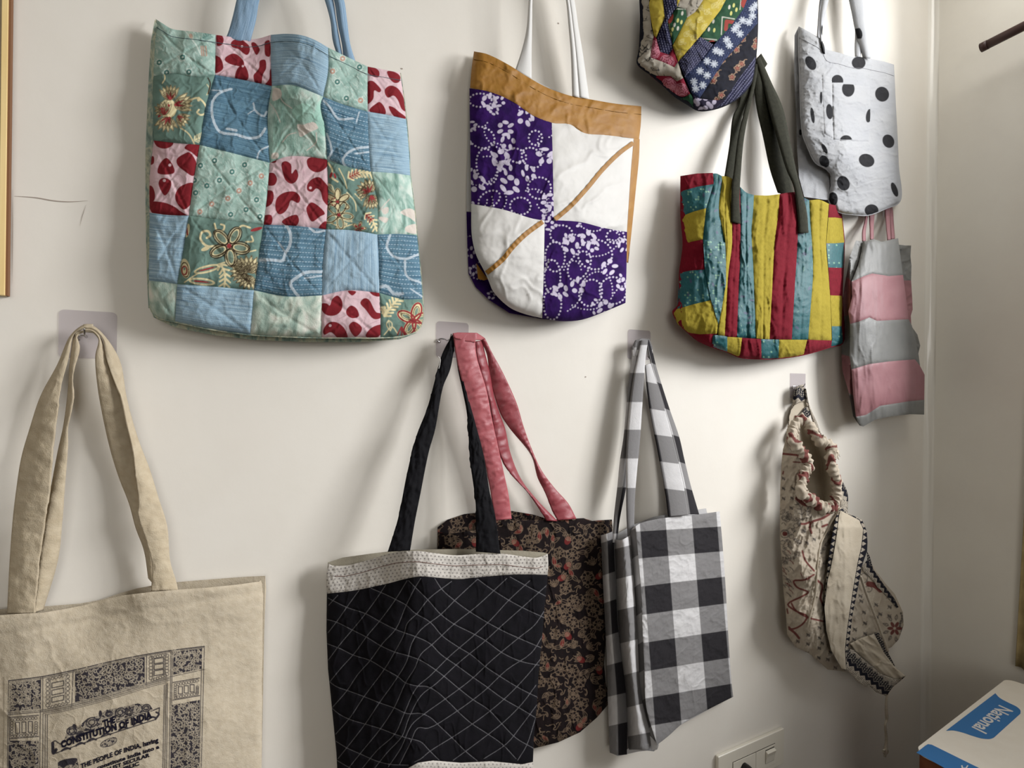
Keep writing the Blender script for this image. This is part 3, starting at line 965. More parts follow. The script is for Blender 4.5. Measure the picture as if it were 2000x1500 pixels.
pr_r1c5 = red_print(CB, [[(1000, 435), (1060, 440), (1115, 480), (1110, 535), (1060, 530), (1005, 490)], [(1190, 480), (1270, 490), (1315, 530), (1305, 580), (1260, 590), (1215, 550)],
    [(1005, 580), (1050, 570), (1090, 600), (1135, 660), (1115, 680), (1070, 660), (1060, 740), (1005, 790)], [(1170, 650), (1220, 615), (1290, 640), (1350, 740), (1370, 860), (1330, 840), (1290, 750), (1250, 710), (1200, 730), (1170, 690)],
    [(1020, 850), (1080, 790), (1120, 770), (1170, 830), (1175, 885), (1100, 895)], [(1205, 810), (1250, 820), (1300, 860), (1370, 920), (1330, 940), (1250, 900)]], [[(1080, 660), (1150, 740), (1230, 800)]])
pr_r3c1 = red_print(CC, [[(110, 0), (170, 5), (250, 15), (245, 50), (190, 75), (130, 55)], [(330, 70), (360, 40), (450, 50), (435, 140), (380, 100)], [(275, 150), (330, 110), (365, 100), (420, 190), (395, 270), (330, 235), (280, 190)],
    [(140, 250), (150, 190), (200, 140), (240, 180), (260, 240), (240, 255)], [(90, 130), (110, 130), (110, 180), (88, 190)], [(145, 320), (160, 290), (200, 285), (235, 310), (225, 370), (190, 410), (160, 370)],
    [(55, 350), (95, 340), (120, 400), (110, 450), (55, 470)], [(265, 400), (300, 345), (395, 320), (395, 430), (360, 490), (320, 510), (270, 450)], [(75, 460), (180, 458), (260, 490), (300, 520), (360, 560), (250, 550), (110, 545)]],
    [[(190, 60), (195, 140)], [(205, 60), (215, 150)], [(240, 250), (310, 270), (330, 330)], [(180, 400), (185, 450)]], [(226, 192), (186, 302)])
pr_r3c3 = red_print(CD, [[(270, 110), (300, 95), (340, 120), (345, 190), (375, 155), (395, 200), (375, 250), (340, 265), (300, 240), (280, 190)], [(460, 85), (510, 60), (615, 70), (615, 130), (540, 180), (475, 150)],
    [(190, 80), (230, 80), (225, 105), (190, 105)], [(165, 190), (210, 185), (235, 230), (215, 275), (165, 275)], [(155, 320), (200, 320), (210, 370), (190, 420), (145, 440)],
    [(225, 460), (230, 380), (280, 335), (370, 325), (410, 370), (395, 410), (340, 390), (320, 440), (290, 480), (250, 495)],
    [(460, 280), (490, 235), (550, 215), (590, 250), (625, 300), (620, 430), (580, 390), (560, 320), (530, 300), (500, 325), (465, 315)], [(455, 450), (490, 405), (530, 420), (595, 490), (560, 510), (500, 550), (480, 530)],
    [(130, 510), (190, 500), (200, 545), (185, 575), (130, 575)], [(270, 550), (340, 505), (385, 500), (400, 540), (380, 580), (310, 580)], [(550, 590), (600, 545), (620, 580), (600, 610), (555, 610)]],
    [[(430, 70), (432, 300), (430, 600)], [(418, 80), (440, 200)], [(200, 380), (260, 360)], [(400, 410), (440, 430), (490, 400)], [(200, 480), (180, 560)], [(420, 440), (470, 520)]], [(486, 296)])
pr_r5c4 = red_print(CD, [[(575, 1060), (640, 1065), (620, 1090), (580, 1090)], [(765, 1070), (830, 1075), (800, 1105)], [(930, 1075), (1010, 1080), (1010, 1110), (960, 1105)],
    [(565, 1190), (570, 1165), (610, 1165), (630, 1180), (650, 1130), (690, 1105), (725, 1150), (720, 1210), (680, 1250), (620, 1255), (580, 1230)], [(755, 1215), (790, 1180), (830, 1200), (850, 1260), (800, 1275), (760, 1250)],
    [(860, 1160), (890, 1125), (925, 1135), (980, 1230), (1020, 1240), (1010, 1275), (960, 1280), (900, 1210)], [(580, 1370), (620, 1310), (680, 1305), (740, 1350), (765, 1425), (700, 1430), (640, 1380), (590, 1400)],
    [(775, 1330), (810, 1300), (870, 1340), (870, 1370), (825, 1415), (790, 1380)], [(900, 1410), (940, 1350), (1020, 1325), (1020, 1390), (960, 1430)]],
    [[(600, 1130), (650, 1110), (720, 1100)], [(880, 1360), (930, 1320), (1000, 1290)], [(700, 1280), (760, 1250)]], [(634, 1330)])
def pr_mint(crop, teal, peach, dash=2.):
    def f(I):
        I.crop(*crop)
        sc = crop[2]
        x0, y0, x1, y1 = I.x.min(), I.y.min(), I.x.max(), I.y.max()
        rng = random.Random(int(x0))
        for k in range(int((x1 - x0) * (y1 - y0) / 70)):
            x, y = (rng.uniform(x0, x1) - crop[0]) * sc, (rng.uniform(y0, y1) - crop[1]) * sc
            l = rng.uniform(2.5, 5) * sc
            I.line(0, [(x, y), (x + l * .75, y + l)], .75 * sc, False)
        for c, L in ((1, teal), (2, peach)):
            for x, y in L:
                for k in range(6): I.line(0, [(x, y), (x + 9 * sc * math.cos(k * 1.05), y + 9 * sc * math.sin(k * 1.05))], .9 * sc, False)
                I.ell(c, x, y, 5. * sc, 5.4 * sc, 30); I.ell(c, x, y, 2. * sc, 2. * sc, 0, 'sub'); I.ell(0, x, y, 1.6 * sc, 1.6 * sc)
                I.ell(0, x, y, 6.3 * sc, 6.3 * sc, 0, ring=.8 * sc)
        return I
    return f
pr_r3c2 = pr_mint(CC, [(545, 160), (670, 240), (580, 300), (490, 340), (410, 390), (760, 190), (445, 195), (845, 440), (770, 510), (660, 545), (870, 560), (400, 300)], [(800, 320), (720, 375), (640, 430), (525, 470), (440, 525), (880, 270)])
def pr_r1c1(I):
    pr_mint(CA, [(370, 395), (430, 535), (220, 540), (150, 445)], [])(I)
    I.crop(280, 20, 4.839)
    for x in (545, 565, 590): I.line(2, [(x, 340), (x + 8, 430)], 12, False)
    I.leaf(3, 450, 240, 40, 25, 60, 9); I.ell(2, 450, 245, 16, 26, -20); I.fern(1, [(560, 260), (640, 230)], 40, 7); I.line(0, [(390, 190), (500, 330), (540, 420)], 10)
    return I
def pr_r1c4(I):
    pr_mint(CB, [(720, 580), (805, 735), (930, 440)], [(675, 480), (770, 360), (940, 755)])(I)
    return I
def curl(I, ch, pts, w): I.line(ch, pts, w)
def pr_r2c1(I):
    I.crop(280, 20, 4.839)
    I.ell(0, 235, 930, 80, 90); I.bloom(225, 1010, 150, 96, 120, 6); I.bloom(320, 1000, 130, 35, 90, 5); I.bloom(190, 950, 90, 178, 130, 5); I.bloom(290, 900, 180, -14, 74, 5); I.bloom(255, 850, 150, 264, 96, 6); I.bloom(200, 990, 130, 262, 100, 6)
    for x, y in ((180, 930), (240, 900), (150, 1000), (330, 870), (250, 1020)): I.ell(2, x, y, 16, 10, x)
    I.line(0, [(430, 850), (520, 830), (590, 905), (592, 965), (545, 990), (508, 965), (525, 940)], 17); I.ell(0, 522, 840, 16, 22)
    I.line(0, [(350, 1110), (430, 1170), (490, 1280)], 13); I.fern(0, [(480, 1230), (560, 1190)], 45, 9, 5)
    I.line(0, [(180, 570), (205, 640), (180, 690)], 12); I.line(1, [(610, 640), (632, 690), (612, 790)], 14); I.line(0, [(600, 700), (625, 740), (600, 800)], 10)
    return I
def pr_r4c2(I):
    I.crop(*CC)
    I.petal_flower(650, 770, 145, 5, 10, w=9); I.flower(1, 650, 770, 150, 5, 10, ring=8); 
    for k in range(5):
        a = math.radians(10 + 72 * k); x, y = 650 + 80 * math.cos(a), 770 + 80 * math.sin(a)
        I.ell(3, x, y, 44, 20, 10 + 72 * k); I.ell(0, x, y, 26, 8, 10 + 72 * k)
    I.ell(2, 650, 770, 13, 13)
    I.line(0, [(560, 770), (490, 770), (445, 720), (455, 672), (500, 665), (515, 695), (490, 712)], 16); I.ell(0, 480, 790, 32, 14, -20)
    I.line(0, [(545, 610), (560, 655), (605, 660), (615, 625), (590, 615)], 13)
    I.line(0, [(700, 670), (740, 625), (800, 640)], 13); I.ell(2, 845, 650, 44, 12, -15); I.line(0, [(770, 740), (820, 735), (810, 700)], 12)
    I.ell(0, 335, 930, 34, 70, -8); I.ell(1, 335, 940, 26, 52, -8, ring=8); I.ell(2, 330, 945, 18, 30, 0, ring=10); I.ell(3, 330, 930, 8, 14)
    for cx, cy, a in ((490, 935, -14), (455, 1025, 6)):
        I.ell(0, cx, cy, 95, 27, a); I.ell(3, cx, cy, 78, 14, a); I.ell(2, cx, cy, 60, 6, a); I.ell(0, cx, cy, 40, 3, a)
    I.line(0, [(330, 1030), (420, 970), (560, 905), (640, 880)], 9)
    I.fern(0, [(590, 900), (620, 970), (615, 1070)], 46, 14, 6)
    I.bloom(790, 960, 130, 270, 150, 8, False); I.bloom(760, 950, 110, 190, 120, 6, False); I.bloom(790, 980, 110, 110, 140, 7, False); I.bloom(840, 950, 90, 0, 140, 6, False)
    I.ell(0, 350, 660, 16, 50, 10); I.line(2, [(345, 640), (352, 690)], 12, False)
    I.line(0, [(640, 860), (720, 830), (840, 800)], 10)
    return I
def pr_r3c4(I):
    I.crop(*CD)
    I.petal_flower(690, 400, 100, 6, 30, w=8); I.petal_flower(700, 500, 110, 5, 80, w=8)
    for k in range(5): I.ell(3, 700 + 62 * math.cos(math.radians(80 + 72 * k)), 500 + 62 * math.sin(math.radians(80 + 72 * k)), 34, 16, 80 + 72 * k)
    I.petal_flower(850, 600, 55, 5, 0, w=7); 
    for k in range(5): I.ell(2, 850 + 26 * math.cos(1.25 * k), 600 + 26 * math.sin(1.25 * k), 15, 7, 72 * k)
    I.fern(0, [(770, 220), (850, 180), (960, 190)], 44, 14, 8); I.fern(2, [(780, 215), (850, 178)], 30, 8, 5)
    I.bloom(930, 330, 110, 250, 140, 7); I.bloom(940, 350, 110, 80, 100, 7); I.bloom(920, 320, 90, 170, 90, 5)
    I.fern(0, [(900, 490), (950, 540), (985, 620)], 40, 12, 6); I.fern(2, [(905, 500), (950, 545)], 26, 9, 4)
    I.line(0, [(620, 110), (650, 160), (640, 210), (690, 250)], 14); I.ell(2, 640, 200, 10, 24, 20); I.ell(2, 670, 205, 8, 22, -20)
    for p in ([(700, 150), (740, 230), (760, 300)], [(640, 560), (720, 590), (800, 570)], [(760, 330), (820, 400), (830, 470)], [(820, 340), (870, 390)]): I.line(0, p, 9)
    for k in range(6): I.ell(2, 660 + 20 * math.cos(k), 400 + 26 * math.sin(k), 8, 5, 30 * k)
    I.leaf(0, 760, 520, 50, 24, 40, 8); I.leaf(0, 720, 580, 44, 20, 160, 8); I.leaf(0, 640, 300, 40, 16, 60, 8)
    return I
def pr_r5c5(I):
    I.crop(*CD)
    I.fern(0, [(1040, 1260), (1090, 1190), (1150, 1120)], 50, 14, 7); I.fern(0, [(1020, 1190), (1060, 1250)], 30, 9, 4)
    for a in (205, 285, 345, 60, 120):
        x, y = 1265 + 66 * math.cos(math.radians(a)), 1290 + 66 * math.sin(math.radians(a))
        I.ell(0, x, y, 74, 44, a); I.ell(2, x, y, 66, 36, a, ring=13); I.ell(1, x, y, 40, 20, a, ring=6); I.ell(3, x, y, 30, 12, a)
    I.ell(1, 1262, 1296, 20, 20); I.ell(2, 1262, 1300, 12, 12)
    for k in range(5): I.ell(2, 1170 + k * 8, 1370 + 12 * k - 20, 10, 14)
    I.leaf(0, 1080, 1330, 40, 20, 80, 8); I.line(0, [(1040, 1400), (1100, 1340), (1140, 1390)], 9); I.line(2, [(1140, 1400), (1165, 1350), (1170, 1420)], 9)
    return I
def pr_ind(crop, lines, stitch=11, rows_w=None):
    def f(I):
        h = (I.y.max() - I.y.min()); w = I.x.max() - I.x.min()
        if stitch:
            r = I.t * stitch; rr = np.abs(r - np.floor(r) - .5) * h / stitch
            u = I.s * w / 6.5 + np.floor(r) * .37
            f_ = np.minimum(.75 - rr, (0.30 - np.abs(u - np.floor(u) - .5)) * 6.5)
            I.a[:, 1] = np.maximum(I.a[:, 1], f_)
        I.crop(*crop)
        for p, wd in lines: I.line(0, p, wd, wob=.8)
        return I
    return f
pr_r2c2 = pr_ind((280, 20, 4.839), [([(830, 745), (730, 775), (665, 840), (645, 930), (665, 1050), (725, 1150), (880, 1175), (1000, 1210), (1100, 1190), (1150, 1120)], 24), ([(645, 755), (740, 760)], 12), ([(1040, 880), (1060, 950), (1140, 1000), (1165, 960)], 18),
    ([(990, 980), (1050, 940)], 10), ([(790, 1120), (880, 1135)], 22), ([(1200, 1280), (1100, 1330), (1070, 1430)], 15)], 0)
pr_r2c4 = pr_ind(CB, [([(590, 760), (650, 820), (700, 900), (740, 932), (865, 925)], 20), ([(620, 1070), (650, 1150), (665, 1250), (635, 1310), (710, 1350)], 20), ([(1025, 1195), (900, 1210), (820, 1250), (772, 1320), (790, 1370), (840, 1420)], 22), ([(890, 1258), (1025, 1242)], 16), ([(900, 960), (925, 870)], 14)], 14)
pr_r4c3 = pr_ind(CD, [([(300, 570), (335, 640), (330, 730), (295, 790), (280, 840), (200, 838), (90, 838)], 22), ([(600, 925), (440, 935), (370, 980), (335, 1010), (370, 1080), (415, 1130)], 22), ([(300, 780), (245, 705)], 12), ([(440, 975), (590, 955)], 12), ([(480, 595), (520, 628), (590, 618)], 16)], 15)
pr_r4c5 = pr_ind(CD, [([(1085, 650), (1060, 740), (1110, 810), (1200, 828), (1300, 795)], 18), ([(1195, 840), (1210, 960), (1320, 1010)], 16), ([(1005, 1040), (1060, 1035), (1110, 1090), (1180, 1092)], 22), ([(1240, 1055), (1330, 1115)], 12)], 15)
def pr_r2c3(I):
    I.crop(*CB)
    I.blob(0, [(340, 980), (400, 985), (480, 955), (545, 1010), (450, 1060), (370, 1100), (350, 1040)])
    I.blob(1, [(290, 880), (340, 800), (450, 790), (500, 890), (480, 960), (380, 960)]); I.blob(1, [(560, 750), (500, 900), (600, 1100), (640, 1000), (580, 800)])
    for p in ([(80, 780), (140, 860), (180, 960)], [(200, 1150), (260, 1080), (330, 1060)], [(430, 1230), (520, 1150), (520, 1060)], [(160, 660), (200, 760), (290, 830)]): I.line(0, p, 10)
    I.blob(0, [(120, 640), (180, 650), (190, 720), (110, 760)]); I.blob(0, [(100, 1260), (160, 1250), (160, 1300), (100, 1305)])
    return I
def pr_r3c5(I):
    I.crop(*CD)
    for b in ([(1020, 460), (1070, 440), (1070, 480), (1040, 495)], [(990, 515), (1070, 525), (1050, 560)], [(1160, 480), (1230, 450), (1280, 480), (1290, 560), (1230, 520)], [(1200, 590), (1290, 570), (1290, 640), (1200, 620)]): I.blob(0, b)
    I.line(0, [(1000, 470), (1080, 380)], 8, False)
    return I

E = {  # seams between the patches, photo pixels
 'r0c1': [(304, 37), (318, 46), (335, 56), (370, 61), (395, 64), (421, 68)], 'r0c2': [(421, 68), (450, 72), (480, 77), (505, 75), (529, 68)], 'r0c3': [(529, 68), (560, 66), (590, 69), (615, 78), (641, 93)],
 'r0c4': [(641, 93), (680, 112), (718, 130)], 'r0c5': [(718, 130), (750, 136), (783, 142)],
 'r1c1': [(297, 149), (340, 144), (380, 150), (420, 146)], 'r1c2': [(420, 146), (470, 155), (531, 168)], 'r1c3': [(531, 168), (570, 166), (605, 178), (631, 189)], 'r1c4': [(631, 189), (670, 204), (718, 218)], 'r1c5': [(718, 218), (755, 224), (795, 233)],
 'r2c1': [(298, 274), (340, 279), (390, 283)], 'r2c2': [(390, 283), (450, 298), (527, 318)], 'r2c3': [(527, 318), (560, 306), (600, 306), (639, 312)], 'r2c4': [(639, 312), (680, 326), (724, 335)], 'r2c5': [(724, 335), (765, 338), (803, 343)],
 'r3c1': [(291, 415), (330, 420), (369, 421)], 'r3c2': [(369, 421), (440, 430), (515, 439)], 'r3c3': [(515, 439), (575, 441), (637, 448)], 'r3c4': [(637, 448), (690, 450), (737, 458)], 'r3c5': [(737, 458), (780, 457), (816, 460)],
 'r4c1': [(289, 548), (320, 551), (346, 555)], 'r4c2': [(346, 555), (420, 560), (496, 567)], 'r4c3': [(496, 567), (560, 579), (629, 577)], 'r4c4': [(629, 577), (680, 567), (741, 572)], 'r4c5': [(741, 572), (785, 584), (827, 584)],
 'r5c1': [(292, 602), (303, 617), (342, 628)], 'r5c2': [(342, 628), (415, 643), (489, 653)], 'r5c3': [(489, 653), (560, 657), (629, 660)], 'r5c4': [(629, 660), (690, 660), (743, 660)], 'r5c5': [(743, 660), (790, 656), (818, 644), (827, 625)],
 'v0r1': [(304, 37), (299, 90), (297, 149)], 'v1r1': [(421, 68), (421, 105), (420, 146)], 'v2r1': [(529, 68), (529, 115), (531, 168)], 'v3r1': [(641, 93), (641, 140), (631, 189)], 'v4r1': [(718, 130), (718, 175), (718, 218)], 'v5r1': [(783, 142), (790, 190), (795, 233)],
 'v0r2': [(297, 149), (297, 215), (298, 274)], 'v1r2': [(420, 146), (402, 208), (390, 283)], 'v2r2': [(531, 168), (523, 224), (527, 318)], 'v3r2': [(631, 189), (626, 205), (634, 245), (639, 312)], 'v4r2': [(718, 218), (720, 275), (724, 335)], 'v5r2': [(795, 233), (800, 290), (803, 343)],
 'v0r3': [(298, 274), (291, 340), (291, 415)], 'v1r3': [(390, 283), (378, 355), (369, 421)], 'v2r3': [(527, 318), (522, 380), (515, 439)], 'v3r3': [(639, 312), (641, 380), (637, 448)], 'v4r3': [(724, 335), (737, 390), (737, 458)], 'v5r3': [(803, 343), (810, 400), (816, 460)],
 'v0r4': [(291, 415), (290, 480), (289, 548)], 'v1r4': [(369, 421), (358, 490), (346, 555)], 'v2r4': [(515, 439), (505, 505), (496, 567)], 'v3r4': [(637, 448), (631, 515), (629, 577)], 'v4r4': [(737, 458), (740, 515), (741, 572)], 'v5r4': [(816, 460), (821, 511), (827, 584)],
 'v0r5': [(289, 548), (289, 575), (292, 602)], 'v1r5': [(346, 555), (344, 590), (342, 628)], 'v2r5': [(496, 567), (493, 610), (489, 653)], 'v3r5': [(629, 577), (628, 620), (629, 660)], 'v4r5': [(741, 572), (743, 615), (743, 660)], 'v5r5': [(827, 584), (828, 605), (827, 625)]}
PATCH = {(1, 1): (m_mint, pr_r1c1, 'mint patch with tiny flowers at the top corner'), (1, 2): (m_red, pr_r1c2, 'pink patch with dark red blotches on the rim'), (1, 3): (m_denim_l, None, 'plain light blue patch on the rim'), (1, 4): (m_mint, pr_r1c4, 'pale mint patch beside the strap'),
         (1, 5): (m_red, pr_r1c5, 'pink patch with red blotches at the right rim'), (2, 1): (m_floral, pr_r2c1, 'green patch with a large golden flower'), (2, 2): (m_denim_d, pr_r2c2, 'indigo patch with a white ring'), (2, 3): (m_sea, pr_r2c3, 'sea green patch with pale brush marks'),
         (2, 4): (m_denim_d, pr_r2c4, 'indigo patch with white running stitches'), (2, 5): (m_denim_l, None, None), (3, 1): (m_red, pr_r3c1, None), (3, 2): (m_mint, pr_r3c2, 'mint patch with rows of small flowers'), (3, 3): (m_red, pr_r3c3, None), (3, 4): (m_floral, pr_r3c4, None),
         (3, 5): (m_sea, pr_r3c5, None), (4, 1): (m_denim_l, None, None), (4, 2): (m_floral, pr_r4c2, 'green patch with an outlined five-petal flower'), (4, 3): (m_denim_d, pr_r4c3, None), (4, 4): (m_denim_v, None, 'light blue patch with upright streaks'), (4, 5): (m_denim_d, pr_r4c5, None),
         (5, 1): (m_sea2, None, None), (5, 2): (m_denim_l, None, None), (5, 3): (m_sea2, None, None), (5, 4): (m_red, pr_r5c4, None), (5, 5): (m_floral, pr_r5c5, None)}
for (r, c), (mt, pr, lb) in PATCH.items():
    fine = 1.7 if pr else 2.6
    o = coons('patch', BAG1, mt, E['r%dc%d' % (r - 1, c)], E['r%dc%d' % (r, c)], E['v%dr%d' % (c - 1, r)], E['v%dr%d' % (c, r)], dep1, fine, pr, puff=.0042, pw=5., diag=True)
    if lb: o['label'] = lb
back_of('back_panel', BAG1, m_bk1, SEAM1, RIM1, dep1, .034, 8.)
# the rear half shows past the left seam and below the bottom seam
poly('side_edge', BAG1, m_bk1, [(302, 38), (295, 80), (291, 140), (287, 220), (284, 300), (284, 380), (285, 460), (287, 545), (290, 602), (296, 602), (294, 540), (295, 470), (296, 400), (297, 340), (303, 274), (303, 200), (304, 120), (308, 50)], lambda x, y: .022 + 0 * x, 3., sm=False)
poly('bottom_edge', BAG1, m_bk1, [(293, 600), (300, 620), (340, 639), (420, 655), (500, 664), (600, 668), (700, 668), (780, 663), (815, 650), (780, 650), (620, 652), (490, 645), (345, 620), (300, 598)], lambda x, y: .026 + 0 * x, 3., sm=False)
# hem stitched along the rim
def rimroll(name, parent, mat, rim, off, dep, rad, seg=8):
    L = resample(smooth_line(rim), 60)
    P = W(L[:, 0], L[:, 1] + off, dep(L[:, 0], L[:, 1] + off) - .001)
    return tube(name, [tuple(p) for p in P], rad, mat, parent, seg, n=2)
hem = RIM1[::-1]
m_thread = solid('dark_seam_thread', (70, 96, 104), .9, .1)
L = resample(smooth_line(hem), 90)
tube('hem_stitch', [tuple(p) for p in W(L[:, 0], L[:, 1] + 15, dep1(L[:, 0], L[:, 1] + 15) - .0001)], .0004, m_thread, BAG1, 5, n=2)
m_str1 = cloth('blue_strap_cloth', slub((92, 130, 160), (140, 170, 196), 'v'), bump=.3)
strap('strap', BAG1, m_str1, [(556, -330), (514, -200), (478, -62), (470, -30), (462, 0), (455, 30), (446, 62), (440, 76)], [(584, -330), (562, -200), (530, -62), (520, -30), (507, 0), (500, 40), (491, 74), (489, 82)], [.010, .022, .036, .042, .040, .036, .033, .028], rs=4, wr=wrinkle(.002, 30, 4, .5, (.5, 3)))
strap('strap', BAG1, m_str1, [(566, -330), (582, -200), (612, -62), (622, -30), (634, 0), (645, 40), (650, 80), (662, 118)], [(586, -330), (606, -200), (634, -62), (642, -30), (651, 0), (657, 40), (664, 80), (671, 118)], [.008, .022, .038, .046, .044, .044, .044, .036], rs=4)
strap('strap', BAG1, m_str1, [(574, -330), (594, -200), (630, -62), (640, -30), (652, 0), (660, 50), (668, 88), (671, 118)], [(594, -330), (616, -200), (648, -62), (660, -30), (672, 0), (678, 40), (684, 85), (697, 128)], [.012, .026, .042, .050, .047, .045, .043, .036], rs=4, bow=.006)

# ================================================================== BAG: purple and white tote with mustard trim
DYE[:] = [.74, .98]
k2 = cr(850, 0, 2.2733)
dep2a = rbf([(918, 110, .030), (916, 250, .040), (920, 400, .055), (955, 540, .075), (1057, 620, .060), (1100, 627, .055), (1222, 590, .035), (1226, 500, .028), (1238, 340, .024), (1252, 210, .018),
             (1000, 130, .042), (1070, 172, .040), (1150, 200, .030), (1000, 300, .060), (1080, 300, .062), (1150, 350, .054), (1000, 470, .080), (1064, 432, .070), (1140, 500, .066), (1180, 560, .056), (1180, 420, .050), (1060, 540, .070)])
S2 = k2([(172, 228), (160, 300), (152, 392), (155, 600), (158, 760), (160, 905), (163, 1050), (185, 1140), (235, 1230), (255, 1290), (330, 1365), (400, 1395), (475, 1413), (560, 1426), (650, 1420), (750, 1385), (845, 1345), (850, 1200), (862, 1100), (878, 950), (893, 800), (905, 680), (915, 472)])
seamL2 = smooth_line(S2, n=4)
wr2 = wrinkle(.0030, 60, 11, .7, (1, 1.4), .5); wr2b = wrinkle(.0008, 18, 14, .6)
def dep2(px, py):
    return dep2a(px, py) + wr2(px, py) + wr2b(px, py) - .014 * np.exp(-dist_line(px, py, seamL2) / 7.)
BAG2 = thing('batik_tote_bag', 'tote of purple batik and white satin squares with mustard band, upper middle', 'tote bag', tuple(W(1090, 625, .03)[0]))
m_purple = cloth('purple_batik', plain((58, 20, 100), (40, 12, 76), 40), [(0, (214, 204, 224)), (1, (52, 22, 84), .9)], bump=.2)
m_white2 = cloth('white_satin', plain((226, 223, 218), (220, 217, 212), 20), rough=.55, spec=.3, bump=.08)
m_must = cloth('mustard_satin', plain((176, 124, 40), (164, 112, 32), 40), rough=.6, spec=.3, bump=.12)
m_strw = cloth('white_strap_satin', plain((228, 226, 222)), rough=.6, spec=.3, bump=.08)
def bflower(I, x, y, r, n=5, a=0):
    for k in range(n):
        th = math.radians(a + 360 * k / n)
        j = .85 + .3 * math.sin(x * 1.7 + k * 2.3); I.ell(0, x + r * .64 * math.cos(th), y + r * .64 * math.sin(th), r * .31 * j, r * .22 / j, a + 360 * k / n + 14 * math.sin(y + k))
    I.ell(1, x, y, r * .2, r * .2)
def pr_purp(fl, loops, seed):
    def f(I):
        I.crop(850, 0, 2.2733)
        for i, (x, y, r) in enumerate(fl): bflower(I, x, y, r, 5 + i % 2, i * 31)
        for (x, y, rx, ry, a) in loops: I.loop_dots(0, x, y, rx, ry, a, 15.5, 4.6)
        x0, x1 = (I.x.min() - 850) * 2.2733, (I.x.max() - 850) * 2.2733; y0, y1 = I.y.min() * 2.2733, I.y.max() * 2.2733
        rg = random.Random(seed)
        for k in range(16):
            x, y, a = rg.uniform(x0, x1), rg.uniform(y0, y1), rg.uniform(0, 360); R = rg.uniform(50, 110)
            I.loop_dots(0, x, y, R, R * .7, a, 14, 3.7, a, a + rg.uniform(80, 170))
        for k in range(14):
            I.ell(0, rg.uniform(x0, x1), rg.uniform(y0, y1), 9, 6, rg.uniform(0, 180))
        return I
    return f
pr_tl = pr_purp([(402, 520, 46), (312, 570, 42), (322, 630, 40), (290, 705, 50), (488, 692, 46), (332, 822, 52), (185, 812, 48), (240, 452, 42), (415, 768, 40), (505, 890, 40), (285, 450, 30), (262, 490, 26), (310, 740, 40), (160, 560, 30), (500, 950, 36)],
                [(445, 612, 30, 32, 0), (360, 690, 46, 30, 20), (240, 885, 52, 34, -30), (378, 915, 46, 38, 0), (462, 835, 52, 48, 0), (205, 610, 60, 46, 20), (230, 740, 46, 80, -10), (430, 700, 50, 40, 40), (200, 445, 50, 30, 0)], 3)
pr_br = pr_purp([(602, 1090, 44), (680, 1062, 44), (772, 1186, 42), (556, 1292, 42), (634, 1268, 42), (755, 1368, 42), (838, 1090, 34), (832, 1262, 34), (505, 1000, 30), (700, 1090, 34), (590, 1060, 30)],
                [(532, 1140, 44, 66, 0), (520, 1230, 36, 76, 0), (710, 1130, 76, 66, 0), (640, 1180, 44, 70, 30), (790, 1290, 60, 60, 0), (520, 1350, 40, 70, 0), (690, 1300, 50, 60, 20), (560, 1040, 50, 40, 0), (800, 1050, 40, 30, 0)], 5)
rimT = k2([(172, 228), (230, 240), (330, 290), (400, 335), (500, 390), (600, 425), (700, 443), (800, 460), (915, 472)])
rimB = k2([(155, 390), (250, 410), (350, 455), (430, 510), (518, 545), (600, 553), (660, 590), (760, 600), (905, 618)])
coons('rim_band', BAG2, m_must, rimT, rimB, [rimT[0], k2([(161, 310)])[0], rimB[0]], [rimT[-1], k2([(913, 550)])[0], rimB[-1]], lambda x, y: dep2(x, y) + wrinkle(.0012, 22, 21, .7)(x, y), 2.6, puff=.002, pw=4.)
Lh = resample(smooth_line(rimT), 80)
m_thr2 = solid('mustard_thread', (110, 74, 20), .9, .1)
tube('hem_stitch', [tuple(p) for p in W(Lh[:, 0], Lh[:, 1] + 16, dep2(Lh[:, 0], Lh[:, 1] + 16) + .0001)], .0005, m_thr2, BAG2, 5, n=2)
cx = k2([(527, 978)])[0]; cxl = k2([(486, 979)])[0]
TLt = k2([(152, 392), (250, 410), (350, 455), (430, 510), (518, 545)]); mid = k2([(160, 905), (300, 930), (430, 970), (486, 979), (527, 978)])
coons('square', BAG2, m_purple, TLt, mid, k2([(152, 392), (155, 600), (160, 905)]), k2([(518, 545), (523, 760), (527, 978)]), dep2, 1.8, pr_tl, puff=.002)
inR = k2([(882, 615), (870, 750), (860, 900), (852, 1030)])
coons('square', BAG2, m_white2, k2([(518, 545), (600, 553), (660, 590), (760, 600), (882, 615)]), k2([(527, 978), (640, 985), (750, 1012), (852, 1030)]), k2([(518, 545), (523, 760), (527, 978)]), inR, dep2, 3, puff=.002)
botW = k2([(163, 1050), (185, 1140), (235, 1230), (255, 1290), (330, 1365), (400, 1395), (475, 1413)])
coons('square', BAG2, m_white2, k2([(160, 905), (300, 930), (430, 970), (486, 979)]), k2([(235, 1230), (255, 1290), (330, 1365), (400, 1395), (475, 1413)]), k2([(160, 905), (163, 1050), (185, 1140), (235, 1230)]), k2([(486, 979), (482, 1200), (475, 1413)]), dep2, 3, puff=.002)
coons('square', BAG2, m_purple, k2([(486, 979), (527, 978), (640, 985), (750, 1012), (852, 1030)]), k2([(475, 1413), (560, 1426), (650, 1420), (750, 1385), (845, 1345)]), k2([(486, 979), (482, 1200), (475, 1413)]), k2([(852, 1030), (850, 1170), (845, 1345)]), dep2, 1.8, pr_br, puff=.002)
coons('side_band', BAG2, m_must, k2([(882, 615), (905, 618)]), k2([(850, 1165), (857, 1168)]), inR + k2([(850, 1165)]), k2([(908, 618), (905, 700), (890, 850), (875, 1000), (857, 1168)]), dep2, 2.5, puff=.0015, pw=3)
